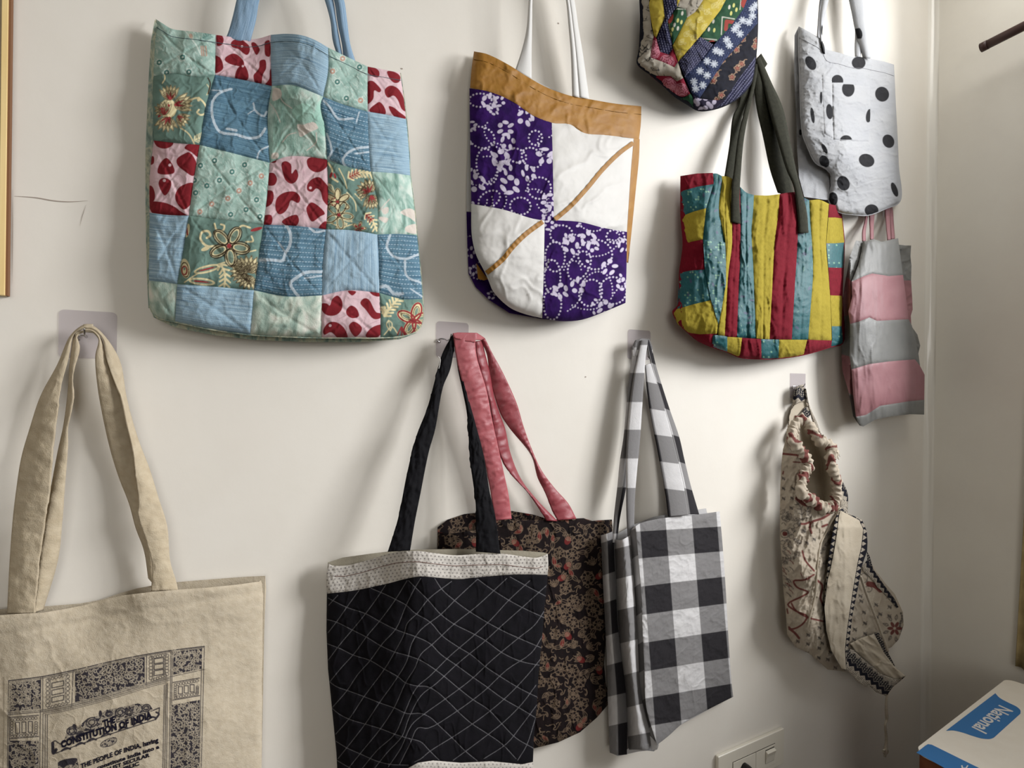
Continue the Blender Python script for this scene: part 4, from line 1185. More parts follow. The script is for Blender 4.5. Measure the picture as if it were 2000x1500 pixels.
def ribbon(a, b):
    A = smooth_line(k2(a)); n = 40; A = resample(A, n); T = np.gradient(A, axis=0); T /= np.linalg.norm(T, axis=1)[:, None]; N = np.c_[-T[:, 1], T[:, 0]] * b
    return coons('ribbon', BAG2, m_must, [tuple(A[0] - N[0]), tuple(A[0] + N[0])], [tuple(A[-1] - N[-1]), tuple(A[-1] + N[-1])], [tuple(q) for q in A - N], [tuple(q) for q in A + N], lambda x, y, s, t: dep2(x, y) + .0016 + .0008 * np.sin(np.pi * s) + .0005 * np.sin(t * 90), 2., sm=False)
ribbon([(880, 634), (820, 678), (740, 757), (680, 830), (600, 917), (533, 974)], 4.2)
ribbon([(478, 984), (400, 1042), (340, 1102), (300, 1152), (228, 1212)], 4.6)
# rear half, seen past the left edge
m_purple_bk = m_purple
poly('back_panel', BAG2, m_white2, k2([(172, 240), (150, 420), (146, 600), (140, 800), (139, 938), (300, 960), (480, 980), (880, 640), (900, 480), (600, 430), (400, 340), (250, 250)]), lambda x, y: .010 + 0 * x, 6, sm=False)
poly('back_panel', BAG2, m_purple, k2([(139, 940), (143, 1100), (148, 1215), (180, 1275), (240, 1332), (330, 1390), (470, 1416), (560, 1424), (700, 1395), (830, 1340), (840, 1000), (480, 960)]), lambda x, y: .010 + .02 * np.clip((y - 560) / 60, 0, 1), 2.5,
     lambda I: pr_purp([(155, 1120, 30), (170, 1200, 26), (250, 1310, 24)], [], 9)(I), sm=False)
poly('back_ribbon', BAG2, m_must, k2([(183, 1168), (205, 1200), (235, 1240), (215, 1245), (190, 1238)]), lambda x, y: .034 + 0 * x, 3, sm=False)
strap('strap', BAG2, m_strw, k2([(492, -620), (455, -350), (428, -110), (415, 0), (405, 130), (385, 220), (355, 312)]), k2([(512, -620), (474, -350), (440, -110), (432, 0), (430, 130), (428, 230), (428, 352)]), [.010, .026, .046, .042, .040, .034], rs=4)
strap('strap', BAG2, m_strw, k2([(500, -620), (522, -350), (555, -110), (580, 0), (592, 120), (602, 240), (608, 425)]), k2([(520, -620), (540, -350), (572, -110), (596, 0), (612, 120), (625, 240), (640, 432)]), [.010, .026, .046, .042, .040, .034], rs=4)
strap('strap', BAG2, m_strw, k2([(508, -620), (536, -350), (572, -110), (596, 0), (612, 120), (625, 240), (642, 430)]), k2([(526, -620), (556, -350), (590, -110), (618, 0), (636, 120), (656, 240), (684, 440)]), [.012, .028, .043, .040, .037, .032], [.010, .024, .036, .034, .030, .026], rs=4)

# ================================================================== BAG: dark strip-patchwork pouch at the top
DYE[:] = [.64, .92]
C3 = (1220, 0, 5.7706); k3 = cr(*C3)
OUT3 = k3([(160, -260), (165, 0), (172, 180), (170, 330), (158, 560), (140, 720), (290, 850), (430, 970), (560, 1090), (700, 1180), (830, 1252), (1000, 1240), (1200, 1165), (1350, 1050), (1440, 920), (1485, 640), (1505, 300), (1502, 0), (1490, -260)])
seamL3 = smooth_line(OUT3, n=4)
dep3a = rbf([(1249, -40, .05), (1249, 60, .052), (1245, 125, .060), (1294, 168, .060), (1341, 204, .055), (1393, 215, .050), (1454, 182, .040), (1477, 118, .034), (1481, 40, .030), (1480, -40, .030),
             (1265, 60, .070), (1300, 50, .088), (1306, 100, .070), (1340, 60, .090), (1400, 60, .086), (1440, 60, .064), (1330, 140, .084), (1380, 160, .082), (1430, 140, .064), (1285, 120, .072), (1312, 165, .066), (1340, -20, .088), (1420, -20, .076)])
wr3 = wrinkle(.0035, 34, 31, .6); 
def dep3(px, py):
    return dep3a(px, py) + wr3(px, py) - .014 * np.exp(-dist_line(px, py, seamL3) / 7.)
BAG3 = thing('strip_patchwork_bag', 'pouch of navy, yellow and green diagonal strips, cut off by the photo top', 'bag', tuple(W(1380, 212, .03)[0]))
m_cream3 = cloth('cream_script_print', plain((188, 180, 164), (176, 166, 150)), [(0, (48, 44, 46))], bump=.2)
m_yel3 = cloth('yellow_cloth', plain((212, 190, 58), (198, 172, 44)), [(0, (236, 222, 150), .8)], bump=.2)
m_navy3 = cloth('navy_running_stitch', plain((30, 30, 66), (20, 22, 48)), [(0, (150, 150, 184), .9)], bump=.2)
m_indigo3 = cloth('indigo_snow_print', plain((36, 46, 84), (26, 34, 66)), [(1, (84, 100, 140), .8), (0, (206, 212, 222))], bump=.2)
m_green3 = cloth('green_ornament_print', plain((44, 92, 60), (34, 76, 50)), [(0, (216, 212, 120)), (1, (214, 210, 196)), (2, (164, 62, 52))], bump=.2)
m_dark3 = cloth('black_floral_print', plain((28, 30, 44), (20, 20, 32)), [(0, (196, 160, 130)), (1, (150, 74, 64))], bump=.2)
m_red3 = cloth('crimson_swirl_print', plain((146, 22, 52), (124, 16, 40)), [(0, (226, 150, 168))], bump=.2)
m_pdot3 = cloth('dark_petal_print', plain((34, 26, 52)), [(0, (186, 176, 196))], bump=.2)
def dashes(ang, row, per, rad=.9, ch=0):
    ca, sa = math.cos(math.radians(ang)), math.sin(math.radians(ang))
    def f(I):
        u = I.x * ca + I.y * sa; v = -I.x * sa + I.y * ca
        r = v / row; rr = np.abs(r - np.floor(r) - .5) * row; q = u / per + np.floor(r) * .41
        I.a[:, ch] = np.maximum(I.a[:, ch], np.minimum(rad - rr, (.28 - np.abs(q - np.floor(q) - .5)) * per))
        return I
    return f
def pr_script(I):
    I.crop(*C3); rg = random.Random(4)
    for k in range(70):
        x, y = rg.uniform(140, 900), rg.uniform(-50, 920)
        I.line(0, [(x, y), (x + rg.uniform(-30, 30), y + rg.uniform(-40, 40)), (x + rg.uniform(-40, 60), y + rg.uniform(-50, 50))], 8)
    for x, y in ((200, 610), (230, 540), (270, 560), (170, 640), (260, 690), (310, 680), (200, 570)): I.line(0, [(x - 30, y - 30), (x, y), (x + 30, y - 40)], 11)
    return I
def pr_snow(I):
    I.crop(*C3)
    dashes(-58, 3.0, 5.5, .6, 1)(I)
    for x, y in ((1440, 100), (1440, 180), (1270, 290), (1400, 250), (1150, 450), (1180, 510), (1030, 570), (1080, 590), (930, 690), (1010, 720), (850, 800), (930, 850), (780, 920), (880, 960), (1330, 230), (1240, 330), (800, 1000), (1300, 380), (1480, 60)):
        for a in range(0, 180, 45):
            c, s = math.cos(math.radians(a + 20)) * 40, math.sin(math.radians(a + 20)) * 40
            I.line(0, [(x - c, y - s), (x + c, y + s)], 13, False)
    return I
def pr_green3(I):
    I.crop(*C3)
    for x, y in ((600, 230), (640, 250), (650, 150), (520, 390), (560, 280), (950, 330), (1010, 340), (1000, 240), (900, 330), (1180, 80), (1230, 60), (1260, 110), (950, 260), (1200, 150), (600, 320), (540, 330)):
        I.ell(0 if (x + y) % 20 else 1, x, y, 13, 26, 10)
    I.line(1, [(1090, 390), (1100, 190), (1240, 215)], 12, False); I.line(2, [(1140, 330), (1150, 240), (1220, 250)], 42, False); I.line(1, [(570, 100), (690, 105)], 10, False)
    I.line(1, [(860, 430), (1040, 450)], 12, False); I.ell(2, 985, 480, 40, 26); I.ell(2, 520, 210, 24, 60, 20); I.ell(2, 1350, 40, 40, 50)
    I.line(1, [(1310, 0), (1300, 110)], 10, False); I.dots(0, [(500, 250), (520, 420)], 20, 6, False)
    return I
def pr_dark3(I):
    I.crop(*C3)
    for x, y in ((1330, 440), (1260, 560), (1030, 840), (1000, 910), (1320, 720), (1270, 770), (1210, 870), (1090, 1070), (1040, 1130), (1470, 520), (1490, 460), (1100, 680), (1170, 600)):
        I.flower(0, x, y, 38, 5, x, ring=8); I.flower(1, x, y, 26, 5, y); I.line(0, [(x, y), (x + 40, y - 50), (x + 60, y - 50)], 8)
    return I
def pr_swirl(I):
    I.crop(*C3)
    for x, y, n in ((480, 690, 5), (500, 950, 5), (640, 1010, 5), (370, 520, 5), (330, 600, 4)):
        for r in range(12, 12 + n * 17, 17): I.ell(0, x, y, r, r * .85, 20, ring=6)
    for k in range(8):
        a = math.radians(30 + k * 20); I.line(0, [(540, 960), (540 + 110 * math.cos(a), 960 + 110 * math.sin(a))], 6, False)
    return I
def pr_pais(I):
    I.crop(*C3)
    for x, y in ((640, 470), (700, 380), (770, 300), (850, 220), (930, 130), (1010, 60), (600, 590), (780, 420), (900, 300), (1080, 20), (720, 250), (850, 90)):
        I.leaf(0, x, y, 44, 26, -50, 7); I.ell(0, x, y, 14, 9, -50, ring=6); I.ell(0, x + 40, y + 20, 12, 12, ring=6)
    return I
P3 = [('cream', m_cream3, pr_script, [(160, -260), (300, -260), (275, 0), (280, 70), (300, 300), (330, 420), (290, 640), (150, 740), (140, 720), (158, 560), (170, 330), (172, 180), (165, 0)], 'cream printed strip down the left side'),
      ('yellow', m_yel3, None, [(280, -260), (440, -260), (432, 0), (452, 195), (355, 425), (330, 400), (268, 60), (285, 0)], None),
      ('navy', m_navy3, dashes(75, 5., 5.), [(435, -260), (640, -260), (590, 0), (592, 70), (480, 245), (545, 545), (500, 615), (400, 585), (362, 440), (452, 205), (432, 0)], None),
      ('green', m_green3, pr_green3, [(592, 85), (690, 100), (705, 195), (545, 500), (480, 245)], None),
      ('script', m_cream3, pr_script, [(640, -40), (960, -260), (1100, -260), (885, 0), (800, 135), (700, 205), (690, 100), (592, 75)], None),
      ('yellow', m_yel3, None, [(600, -160), (700, -260), (960, -260), (640, -40), (592, 75), (588, 0)], None),
      ('yellow', m_yel3, pr_pais, [(900, -20), (1100, -260), (1300, -260), (1140, 0), (1080, 115), (850, 415), (605, 695), (540, 520), (705, 195), (800, 130)], None),
      ('green', m_green3, pr_green3, [(1140, 0), (1300, -260), (1490, -260), (1400, -60), (1340, 95), (1200, 290), (1040, 465), (950, 475), (845, 415), (1080, 115)], None),
      ('navy', m_navy3, dashes(-52, 4., 5.), [(845, 412), (950, 472), (1000, 500), (900, 640), (680, 870), (608, 692)], None),
      ('indigo', m_indigo3, pr_snow, [(1490, -260), (1502, 0), (1506, 255), (1110, 700), (845, 1115), (760, 1060), (680, 870), (900, 640), (1040, 465), (1200, 290), (1340, 95), (1400, -60)], 'indigo diagonal strip with white snowflakes'),
      ('black', m_dark3, pr_dark3, [(1506, 250), (1485, 640), (1300, 870), (1130, 1130), (1000, 1130), (840, 1112), (1110, 700)], None),
      ('navy', m_navy3, dashes(-52, 5., 4.), [(1488, 610), (1440, 920), (1350, 1050), (1200, 1165), (1010, 1238), (1130, 1120), (1300, 870)], None),
      ('petal', m_pdot3, lambda I: [I.crop(*C3), [I.ell(0, x, y, 30, 24, x) for x, y in ((845, 1110), (910, 1110), (825, 1170), (945, 1170), (855, 1230), (910, 1215), (975, 1200), (1010, 1150), (800, 1140))], I][-1], [(765, 1065), (840, 1110), (1000, 1128), (1130, 1125), (1012, 1238), (830, 1254), (780, 1225)], None),
      ('crimson', m_red3, pr_swirl, [(330, 400), (362, 440), (400, 585), (500, 615), (545, 545), (600, 700), (560, 760), (430, 700), (290, 650), (300, 520)], None),
      ('cream', m_cream3, pr_script, [(145, 735), (290, 645), (430, 695), (560, 755), (600, 690), (640, 830), (660, 880), (590, 920), (520, 860), (290, 852)], None),
      ('crimson', m_red3, pr_swirl, [(285, 850), (520, 858), (590, 918), (660, 878), (720, 1010), (740, 1060), (680, 1095), (560, 1092), (430, 970)], 'crimson patch with white swirls at the bottom left'),
      ('green', m_green3, pr_green3, [(558, 1090), (680, 1092), (740, 1055), (770, 1100), (782, 1225), (700, 1182)], None)]
for nm, mt, pr, ol, lb in P3:
    o = poly('patch', BAG3, mt, k3(ol), dep3, 2.0, pr, puff=.003, pw=4., sm=False)
    if lb: o['label'] = lb
back_of('back_panel', BAG3, m_dark3, OUT3, [OUT3[-1], (1370, -46), OUT3[0]], dep3, .018, 8.)
# its handles and hook lie above the photo

# ================================================================== BAG: red, yellow and teal striped tote
DYE[:] = [.68, .95]
k4 = cr(1280, 100, 2.42)
dep4a = rbf([(1329, 340, .030), (1328, 430, .035), (1325, 520, .040), (1318, 610, .050), (1345, 640, .070), (1390, 345, .055), (1376, 410, .075), (1376, 480, .085), (1395, 560, .085), (1400, 640, .088),
             (1445, 380, .068), (1470, 380, .066), (1520, 378, .064), (1560, 375, .068), (1618, 396, .074), (1640, 405, .034), (1645, 500, .034), (1643, 600, .036), (1620, 500, .062), (1622, 600, .064),
             (1470, 480, .078), (1460, 600, .090), (1520, 480, .084), (1560, 500, .076), (1520, 600, .090), (1580, 620, .080), (1420, 480, .080), (1390, 668, .080), (1460, 690, .070), (1550, 695, .064), (1640, 670, .040), (1393, 690, .060), (1360, 655, .060)])
S4 = k4([(118, 590), (118, 780), (128, 915), (112, 1045), (105, 1200), (80, 1230), (110, 1290), (150, 1330), (200, 1370), (265, 1400), (340, 1425), (400, 1450), (500, 1457), (580, 1455), (700, 1438), (830, 1400), (888, 1380), (885, 1155), (895, 900), (878, 735)])
seamL4 = smooth_line(S4, n=4)
wr4 = wrinkle(.0040, 46, 41, .6, (.6, 2.)); wr4b = wrinkle(.0013, 15, 44, .7)
def dep4(px, py):
    return dep4a(px, py) + wr4(px, py) + wr4b(px, py) - .010 * np.exp(-dist_line(px, py, seamL4) / 5.)
BAG4 = thing('striped_tote_bag', 'tote with upright red, yellow and teal stripes and dark olive handles', 'tote bag', tuple(W(1480, 690, .03)[0]))
def weave(c1, c2):
    def f(nt):
        return mixc(nt, maprange(nt, noise(nt, uvnode(nt, (1200, 160, 1)), 1., 2), .35, .65), lin(c1), lin(c2))
    return f
m_red4 = cloth('crimson_stripe', weave((140, 20, 42), (120, 14, 34)), bump=.25)
m_yel4 = cloth('mustard_yellow_stripe', weave((186, 168, 50), (170, 150, 40)), bump=.3)
m_tea4 = cloth('teal_brocade_stripe', weave((24, 110, 116), (18, 90, 98)), [(1, (86, 74, 120), .6), (0, (150, 200, 160), .85)], rough=.6, spec=.3, bump=.25)
m_olive = cloth('olive_twill', plain((58, 58, 46), (48, 48, 38)), bump=.25)
def pr_teal(dense):
    def f(I):
        rg = random.Random(int(I.x.min() * 3)); x0, x1, y0, y1 = I.x.min(), I.x.max(), I.y.min(), I.y.max()
        for k in range(int((x1 - x0) * (y1 - y0) / (90 if dense else 420))):
            x, y = rg.uniform(x0, x1), rg.uniform(y0, y1)
            if dense:
                x = x0 + round((x - x0) / 5.) * 5.; y = y0 + round((y - y0) / 5.) * 5.
                q = ((x - y) / 26.) % 1; q2 = ((x + y) / 26.) % 1
                if min(abs(q - .5), abs(q2 - .5)) > .24: continue
                I.ell(0, x, y, 2., 1.6, 45)
            else:
                I.line(rg.choice((0, 1)), [(x, y), (x + rg.uniform(-3, 3), y + rg.uniform(3, 9))], .9, False)
        for k in range(int((x1 - x0) * (y1 - y0) / 900)):
            x, y = rg.uniform(x0, x1), rg.uniform(y0, y1); I.ell(1, x, y, 5, 2.2, rg.uniform(0, 180))
        return I
    return f
V4 = {'a': [(272, 578), (275, 628), (240, 740), (225, 890), (232, 1030), (262, 1170), (300, 1285), (292, 1335)],
      'b': [(314, 590), (315, 620), (300, 740), (318, 850), (333, 930), (335, 1100), (312, 1230), (300, 1285)],
      'c': [(362, 602), (362, 740), (363, 850), (362, 920), (345, 1050), (335, 1230), (328, 1345)],
      'd': [(400, 640), (403, 810), (402, 900), (400, 1000), (393, 1150), (386, 1352)],
      'e': [(466, 680), (462, 760), (455, 850), (462, 1000), (470, 1200), (476, 1357)],
      'f': [(588, 675), (582, 760), (565, 900), (552, 1130), (540, 1360)],
      'g': [(670, 665), (673, 760), (672, 900), (660, 1100), (645, 1362)],
      'h': [(728, 705), (732, 800), (741, 920), (745, 1050), (735, 1200), (722, 1363)],
      'i': [(822, 722), (812, 830), (808, 920), (820, 1050), (832, 1200), (836, 1367)]}
def stripe(l, r, mt, top, bot, pr=None, res=2.4):
    Lp, Rp = k4(V4[l]), k4(V4[r])
    coons('stripe', BAG4, mt, k4(top), k4(bot), Lp, Rp, lambda x, y, q, t: dep4(x, y) - .0022 * np.exp(-((q - .52) * 16) ** 2), res, pr, puff=.0042, pw=5.)
stripe('a', 'b', m_tea4, [(272, 578), (290, 578), (314, 590)], [(292, 1335), (300, 1285)], pr_teal(False), 2.)
# the teal stripe narrows to nothing: lower green brocade piece
poly('stripe', BAG4, m_tea4, k4([(226, 890), (330, 905), (334, 1000), (334, 1100), (310, 1235), (298, 1290), (262, 1172), (234, 1030)]), lambda x, y: dep4(x, y) + .0012, 2., pr_teal(True), puff=.001, sm=False)
stripe('b', 'c', m_yel4, [(314, 590), (340, 592), (362, 602)], [(300, 1285), (296, 1338), (328, 1345)])
stripe('c', 'd', m_red4, [(362, 602), (380, 625), (400, 640)], [(328, 1345), (355, 1350), (386, 1352)])
stripe('d', 'e', m_tea4, [(400, 640), (430, 668), (466, 680)], [(386, 1352), (430, 1356), (476, 1357)], pr_teal(False), 2.)
stripe('e', 'f', m_yel4, [(466, 680), (530, 682), (588, 675)], [(476, 1357), (508, 1360), (540, 1360)])
stripe('f', 'g', m_red4, [(588, 675), (630, 668), (670, 665)], [(540, 1360), (590, 1362), (645, 1362)])
stripe('g', 'h', m_tea4, [(670, 665), (700, 690), (728, 705)], [(645, 1362), (685, 1364), (722, 1363)], pr_teal(False), 2.)
stripe('h', 'i', m_yel4, [(728, 705), (775, 702), (822, 722)], [(722, 1363), (780, 1366), (836, 1367)])
LS = [(m_red4, [(118, 590), (195, 578), (272, 575), (275, 628), (200, 640), (120, 662)]), (m_tea4, [(120, 662), (200, 640), (275, 628), (240, 742), (180, 758), (119, 782)]),
      (m_yel4, [(119, 782), (180, 758), (240, 742), (224, 890), (170, 900), (130, 916)]), (m_red4, [(130, 916), (170, 900), (224, 890), (233, 1032), (170, 1036), (112, 1048)]),
      (m_tea4, [(112, 1048), (170, 1036), (233, 1032), (264, 1176), (180, 1196), (104, 1218)]), (m_yel4, [(104, 1218), (180, 1196), (264, 1176), (300, 1282), (290, 1335), (210, 1338), (150, 1330), (105, 1290), (78, 1232)]),
      (m_red4, [(150, 1330), (210, 1338), (290, 1335), (272, 1345), (262, 1400), (200, 1370)])]
for mt, ol in LS:
    poly('side_block', BAG4, mt, k4(ol), lambda x, y: dep4(x, y), 2.4, pr_teal(True) if mt is m_tea4 else None, puff=.0022, pw=4., sm=False)
RS = [(m_red4, [(822, 722), (850, 728), (878, 735), (882, 790), (850, 786), (818, 786)]), (m_yel4, [(818, 786), (850, 786), (882, 790), (895, 904), (850, 908), (808, 908)]), (m_tea4, [(808, 908), (850, 908), (895, 904), (890, 1024), (850, 1024), (818, 1022)]),
      (m_red4, [(818, 1022), (890, 1024), (885, 1156), (827, 1154)]), (m_yel4, [(827, 1154), (885, 1156), (881, 1300), (834, 1300)]), (m_tea4, [(834, 1300), (881, 1300), (888, 1380), (836, 1367)])]
for mt, ol in RS:
    poly('side_block', BAG4, mt, k4(ol), dep4, 2.4, pr_teal(True) if mt is m_tea4 else None, puff=.0022, pw=4., sm=False)
BS = [(m_tea4, [(272, 1340), (328, 1346), (340, 1350), (340, 1424), (268, 1402)]), (m_yel4, [(340, 1350), (410, 1354), (400, 1450), (340, 1424)]), (m_red4, [(410, 1354), (500, 1361), (502, 1457), (400, 1450)]), (m_tea4, [(500, 1361), (585, 1363), (582, 1455), (502, 1457)]),
      (m_yel4, [(585, 1363), (718, 1364), (700, 1438), (582, 1455)]), (m_red4, [(718, 1364), (835, 1367), (830, 1400), (700, 1438)]), (m_tea4, [(835, 1367), (888, 1380), (830, 1400)])]
for mt, ol in BS:
    poly('base_block', BAG4, mt, k4(ol), dep4, 2.2, pr_teal(True) if mt is m_tea4 else None, puff=.0025, pw=4., sm=False)
RIM4 = k4([(878, 735), (822, 722), (728, 705), (670, 665), (588, 675), (466, 680), (400, 640), (340, 592), (272, 577), (118, 590)])
back_of('back_panel', BAG4, m_red4, S4, RIM4, dep4, .016, 8.)
# handles: rear loop, then front loop stitched onto the stripes
strap('strap', BAG4, m_olive, k4([(500, 10), (410, 120), (395, 250), (370, 300), (352, 440), (328, 590)]), k4([(530, 60), (465, 160), (440, 260), (415, 300), (392, 440), (366, 612)]), [.007, .009, .014, .024, .033, .040])
strap('strap', BAG4, m_olive, k4([(470, 60), (448, 180), (415, 300), (392, 400), (372, 560), (362, 640), (358, 805)]), k4([(490, 60), (468, 180), (440, 300), (418, 420), (404, 580), (398, 700), (404, 815)]), [.010, .016, .032, .052, .066, .080, .083])
strap('strap', BAG4, m_olive, k4([(465, 60), (468, 180), (482, 280), (510, 400), (545, 560), (580, 668)]), k4([(500, 60), (530, 200), (570, 330), (600, 440), (632, 560), (655, 690)]), [.006, .010, .018, .028, .038, .044], [.010, .018, .028, .036, .044, .050])
strap('strap', BAG4, m_olive, k4([(470, 40), (500, 120), (535, 260), (580, 420), (622, 560), (655, 640), (672, 760), (678, 860)]), k4([(495, 25), (550, 150), (600, 260), (640, 440), (668, 570), (700, 690), (716, 760), (724, 858)]), [.010, .018, .034, .050, .062, .070, .083, .085])

# ================================================================== BAG: white polka-dot tote
DYE[:] = [.55, .9]
C5 = (1540, 0, 3.408); k6 = cr(*C5)
F5 = k6([(68, 176), (62, 260), (70, 500), (80, 800), (92, 900), (118, 970), (175, 1085), (250, 1130), (278, 1160), (280, 1240), (262, 1330), (300, 1395), (355, 1422), (430, 1432), (530, 1436), (650, 1392), (745, 1342), (735, 1100), (726, 900), (715, 700), (706, 500), (702, 430)])
R5 = k6([(702, 430), (640, 410), (560, 393), (500, 380), (420, 376), (340, 352), (255, 330), (215, 258), (140, 212), (68, 176)])
OUT5 = F5 + R5[1:-1]
seamL5 = smooth_line(F5, n=4)
dep5a = rbf([(1560, 52, .030), (1560, 150, .040), (1564, 235, .055), (1592, 320, .056), (1620, 345, .055), (1617, 390, .046), (1645, 418, .046), (1700, 420, .050), (1758, 395, .026), (1752, 270, .022), (1746, 130, .018),
             (1603, 75, .052), (1615, 97, .048), (1663, 110, .050), (1700, 115, .040), (1620, 200, .070), (1690, 200, .056), (1640, 300, .082), (1700, 320, .062), (1590, 150, .062), (1720, 260, .040)])
wr5 = wrinkle(.0020, 40, 51, .6); wr5b = wrinkle(.0011, 12, 54, 1., (1.8, 1))
def dep5(px, py):
    return dep5a(px, py) + wr5(px, py) + wr5b(px, py) - .010 * np.exp(-dist_line(px, py, seamL5) / 5.)
BAG5 = thing('polka_dot_tote_bag', 'crumpled white tote with large black polka dots, upper right', 'tote bag', tuple(W(1690, 420, .03)[0]))
m_polka = cloth('white_polka_cotton', plain((222, 223, 226), (214, 216, 221), 30), [(0, (50, 50, 54))], bump=.35)
SPOT = [(148, 420, 32, 50, -30), (228, 315, 11, 46, -12), (467, 418, 46, 42, 0), (623, 627, 46, 50, -20), (160, 768, 13, 53, -8), (217, 650, 9, 40, 0), (273, 743, 23, 51, -5), (665, 940, 38, 46, -25), (240, 990, 14, 36, -28), (238, 1075, 32, 42, -25),
        (520, 1068, 53, 43, 20), (365, 1220, 41, 50, -25), (295, 1325, 33, 46, 0), (706, 1262, 19, 50, -20), (553, 1400, 46, 40, 0)]
def pr_polka(I):
    I.crop(*C5)
    for s in SPOT: I.ell(0, *s)
    I.ell(0, 325, 540, 40, 42, 0, clip=('y', -1, 550)); I.ell(0, 383, 938, 42, 38, 0, clip=('y', -1, 936))
    return I
poly('front_panel', BAG5, m_polka, OUT5, dep5, 1.9, pr_polka, puff=.003, pw=3., sm=False)
def pr_pocket(I):
    I.crop(*C5)
    I.ell(0, 398, 592, 42, 52, 0, clip=('y', 1, 560)); I.ell(0, 536, 770, 20, 46, 10, clip=('x', -1, 546)); I.ell(0, 383, 938, 42, 38, 0, clip=('y', -1, 930))
    return I
poly('pocket', BAG5, m_polka, k6([(292, 552), (400, 560), (540, 575), (545, 760), (538, 943), (400, 938), (300, 928), (294, 740)]), lambda x, y: dep5(x, y) + .0022, 2., pr_pocket, puff=.0022, pw=1.6, sm=False)
poly('pocket_flap', BAG5, m_polka, k6([(222, 492), (290, 520), (294, 740), (300, 926), (238, 892), (228, 700)]), lambda x, y: dep5(x, y) + .0012, 2., lambda I: [I.crop(*C5), I.ell(0, 273, 743, 23, 51, -5), I.ell(0, 217, 650, 11, 40), I][-1], puff=.0014, pw=1.6, sm=False)
m_polka_in = m_polka
# folded side, between front and wall
poly('side_panel', BAG5, m_polka, k6([(68, 176), (40, 235), (38, 500), (52, 760), (58, 1000), (70, 1180), (105, 1310), (240, 1330), (262, 1330), (300, 1250), (250, 1130), (175, 1085), (118, 970), (92, 900), (80, 800), (70, 500), (62, 260)]),
     lambda x, y: np.interp(x, [1550, 1560, 1572, 1590, 1620], [.016, .022, .027, .030, .038]) + wrinkle(.002, 30, 57, .9, (1, 1), -.7)(x, y), 3., lambda I: [I.crop(*C5), I.ell(0, 80, 880, 9, 24), I][-1], sm=False)
back_of('back_panel', BAG5, m_polka, F5, R5, dep5, .024, 6.)
Lh = resample(smooth_line(R5[::-1]), 70)
m_thr5 = solid('grey_thread', (168, 168, 174), .9, .1)
tube('hem_stitch', [tuple(p) for p in W(Lh[:, 0], Lh[:, 1] + 22, dep5(Lh[:, 0], Lh[:, 1] + 22) + .0002)], .0005, m_thr5, BAG5, 5, n=2)
def pr_pl(*sp):
    def f(I):
        I.crop(*C5)
        for s in sp: I.ell(0, *s)
        return I
    return f
strap('strap', BAG5, m_polka, k6([(350, -560), (280, -340), (238, -150), (207, 0), (196, 120), (188, 245)]), k6([(372, -560), (306, -340), (262, -150), (228, 0), (214, 120), (212, 262)]), [.008, .016, .024, .026, .028], rs=4)
strap('strap', BAG5, m_polka, k6([(355, -560), (296, -340), (250, -150), (222, 0), (206, 120), (208, 250), (224, 330)]), k6([(395, -560), (345, -340), (300, -150), (268, 0), (230, 170), (228, 280), (246, 362)]), [.012, .022, .034, .040, .046, .050], rs=4, bow=.006, prints=pr_pl((224, 200, 8, 36, 0), (232, 318, 12, 46, -12)))
strap('strap', BAG5, m_polka, k6([(340, -560), (350, -340), (372, -150), (405, 0), (424, 90), (442, 190), (440, 320), (442, 378)]), k6([(380, -560), (430, -340), (470, -150), (482, 0), (492, 120), (496, 220), (486, 330), (482, 384)]), [.006, .010, .014, .018, .024, .032, .038], [.010, .020, .030, .036, .038, .04, .042], rs=4)
strap('strap', BAG5, m_polka, k6([(340, -560), (350, -340), (372, -150), (405, 0), (424, 90), (440, 180), (470, 300), (494, 384)]), k6([(390, -560), (450, -340), (500, -150), (522, 0), (526, 120), (534, 230), (540, 310), (548, 388)]), [.012, .020, .028, .034, .038, .040, .042], [.012, .028, .040, .044, .046, .048, .048], rs=4, bow=.005, prints=pr_pl((465, 222, 26, 42, -15)))

# ================================================================== BAG: pink and grey banded bag
DYE[:] = [.66, .85]
C7 = (1630, 390, 3.263); k7 = cr(*C7)
BAG6 = thing('banded_bag', 'slim bag of wide pink and grey satin bands beside the room corner', 'bag', tuple(W(1740, 830, .02)[0]))
dep6a = rbf([(1672, 470, .030), (1690, 470, .052), (1710, 470, .060), (1755, 466, .050), (1660, 540, .052), (1665, 560, .060), (1700, 560, .074), (1764, 540, .056), (1660, 640, .060), (1700, 640, .080), (1775, 630, .058), (1662, 700, .062), (1710, 700, .082), (1790, 700, .055),
             (1672, 800, .060), (1685, 830, .056), (1720, 780, .078), (1800, 780, .050), (1805, 810, .046)])
wr6 = wrinkle(.0026, 34, 61, .35, (.6, 3.)); wr6b = wrinkle(.0006, 10, 64, .4, (1, 3.5))
def dep6(x, y): return dep6a(x, y) + wr6(x, y) + wr6b(x, y)
m_pink = cloth('dusty_pink_satin', plain((190, 128, 134), (180, 116, 124), 30), rough=.55, spec=.3, bump=.12)
m_grey = cloth('grey_satin', plain((142, 142, 138), (132, 132, 129), 30), rough=.5, spec=.35, bump=.12)
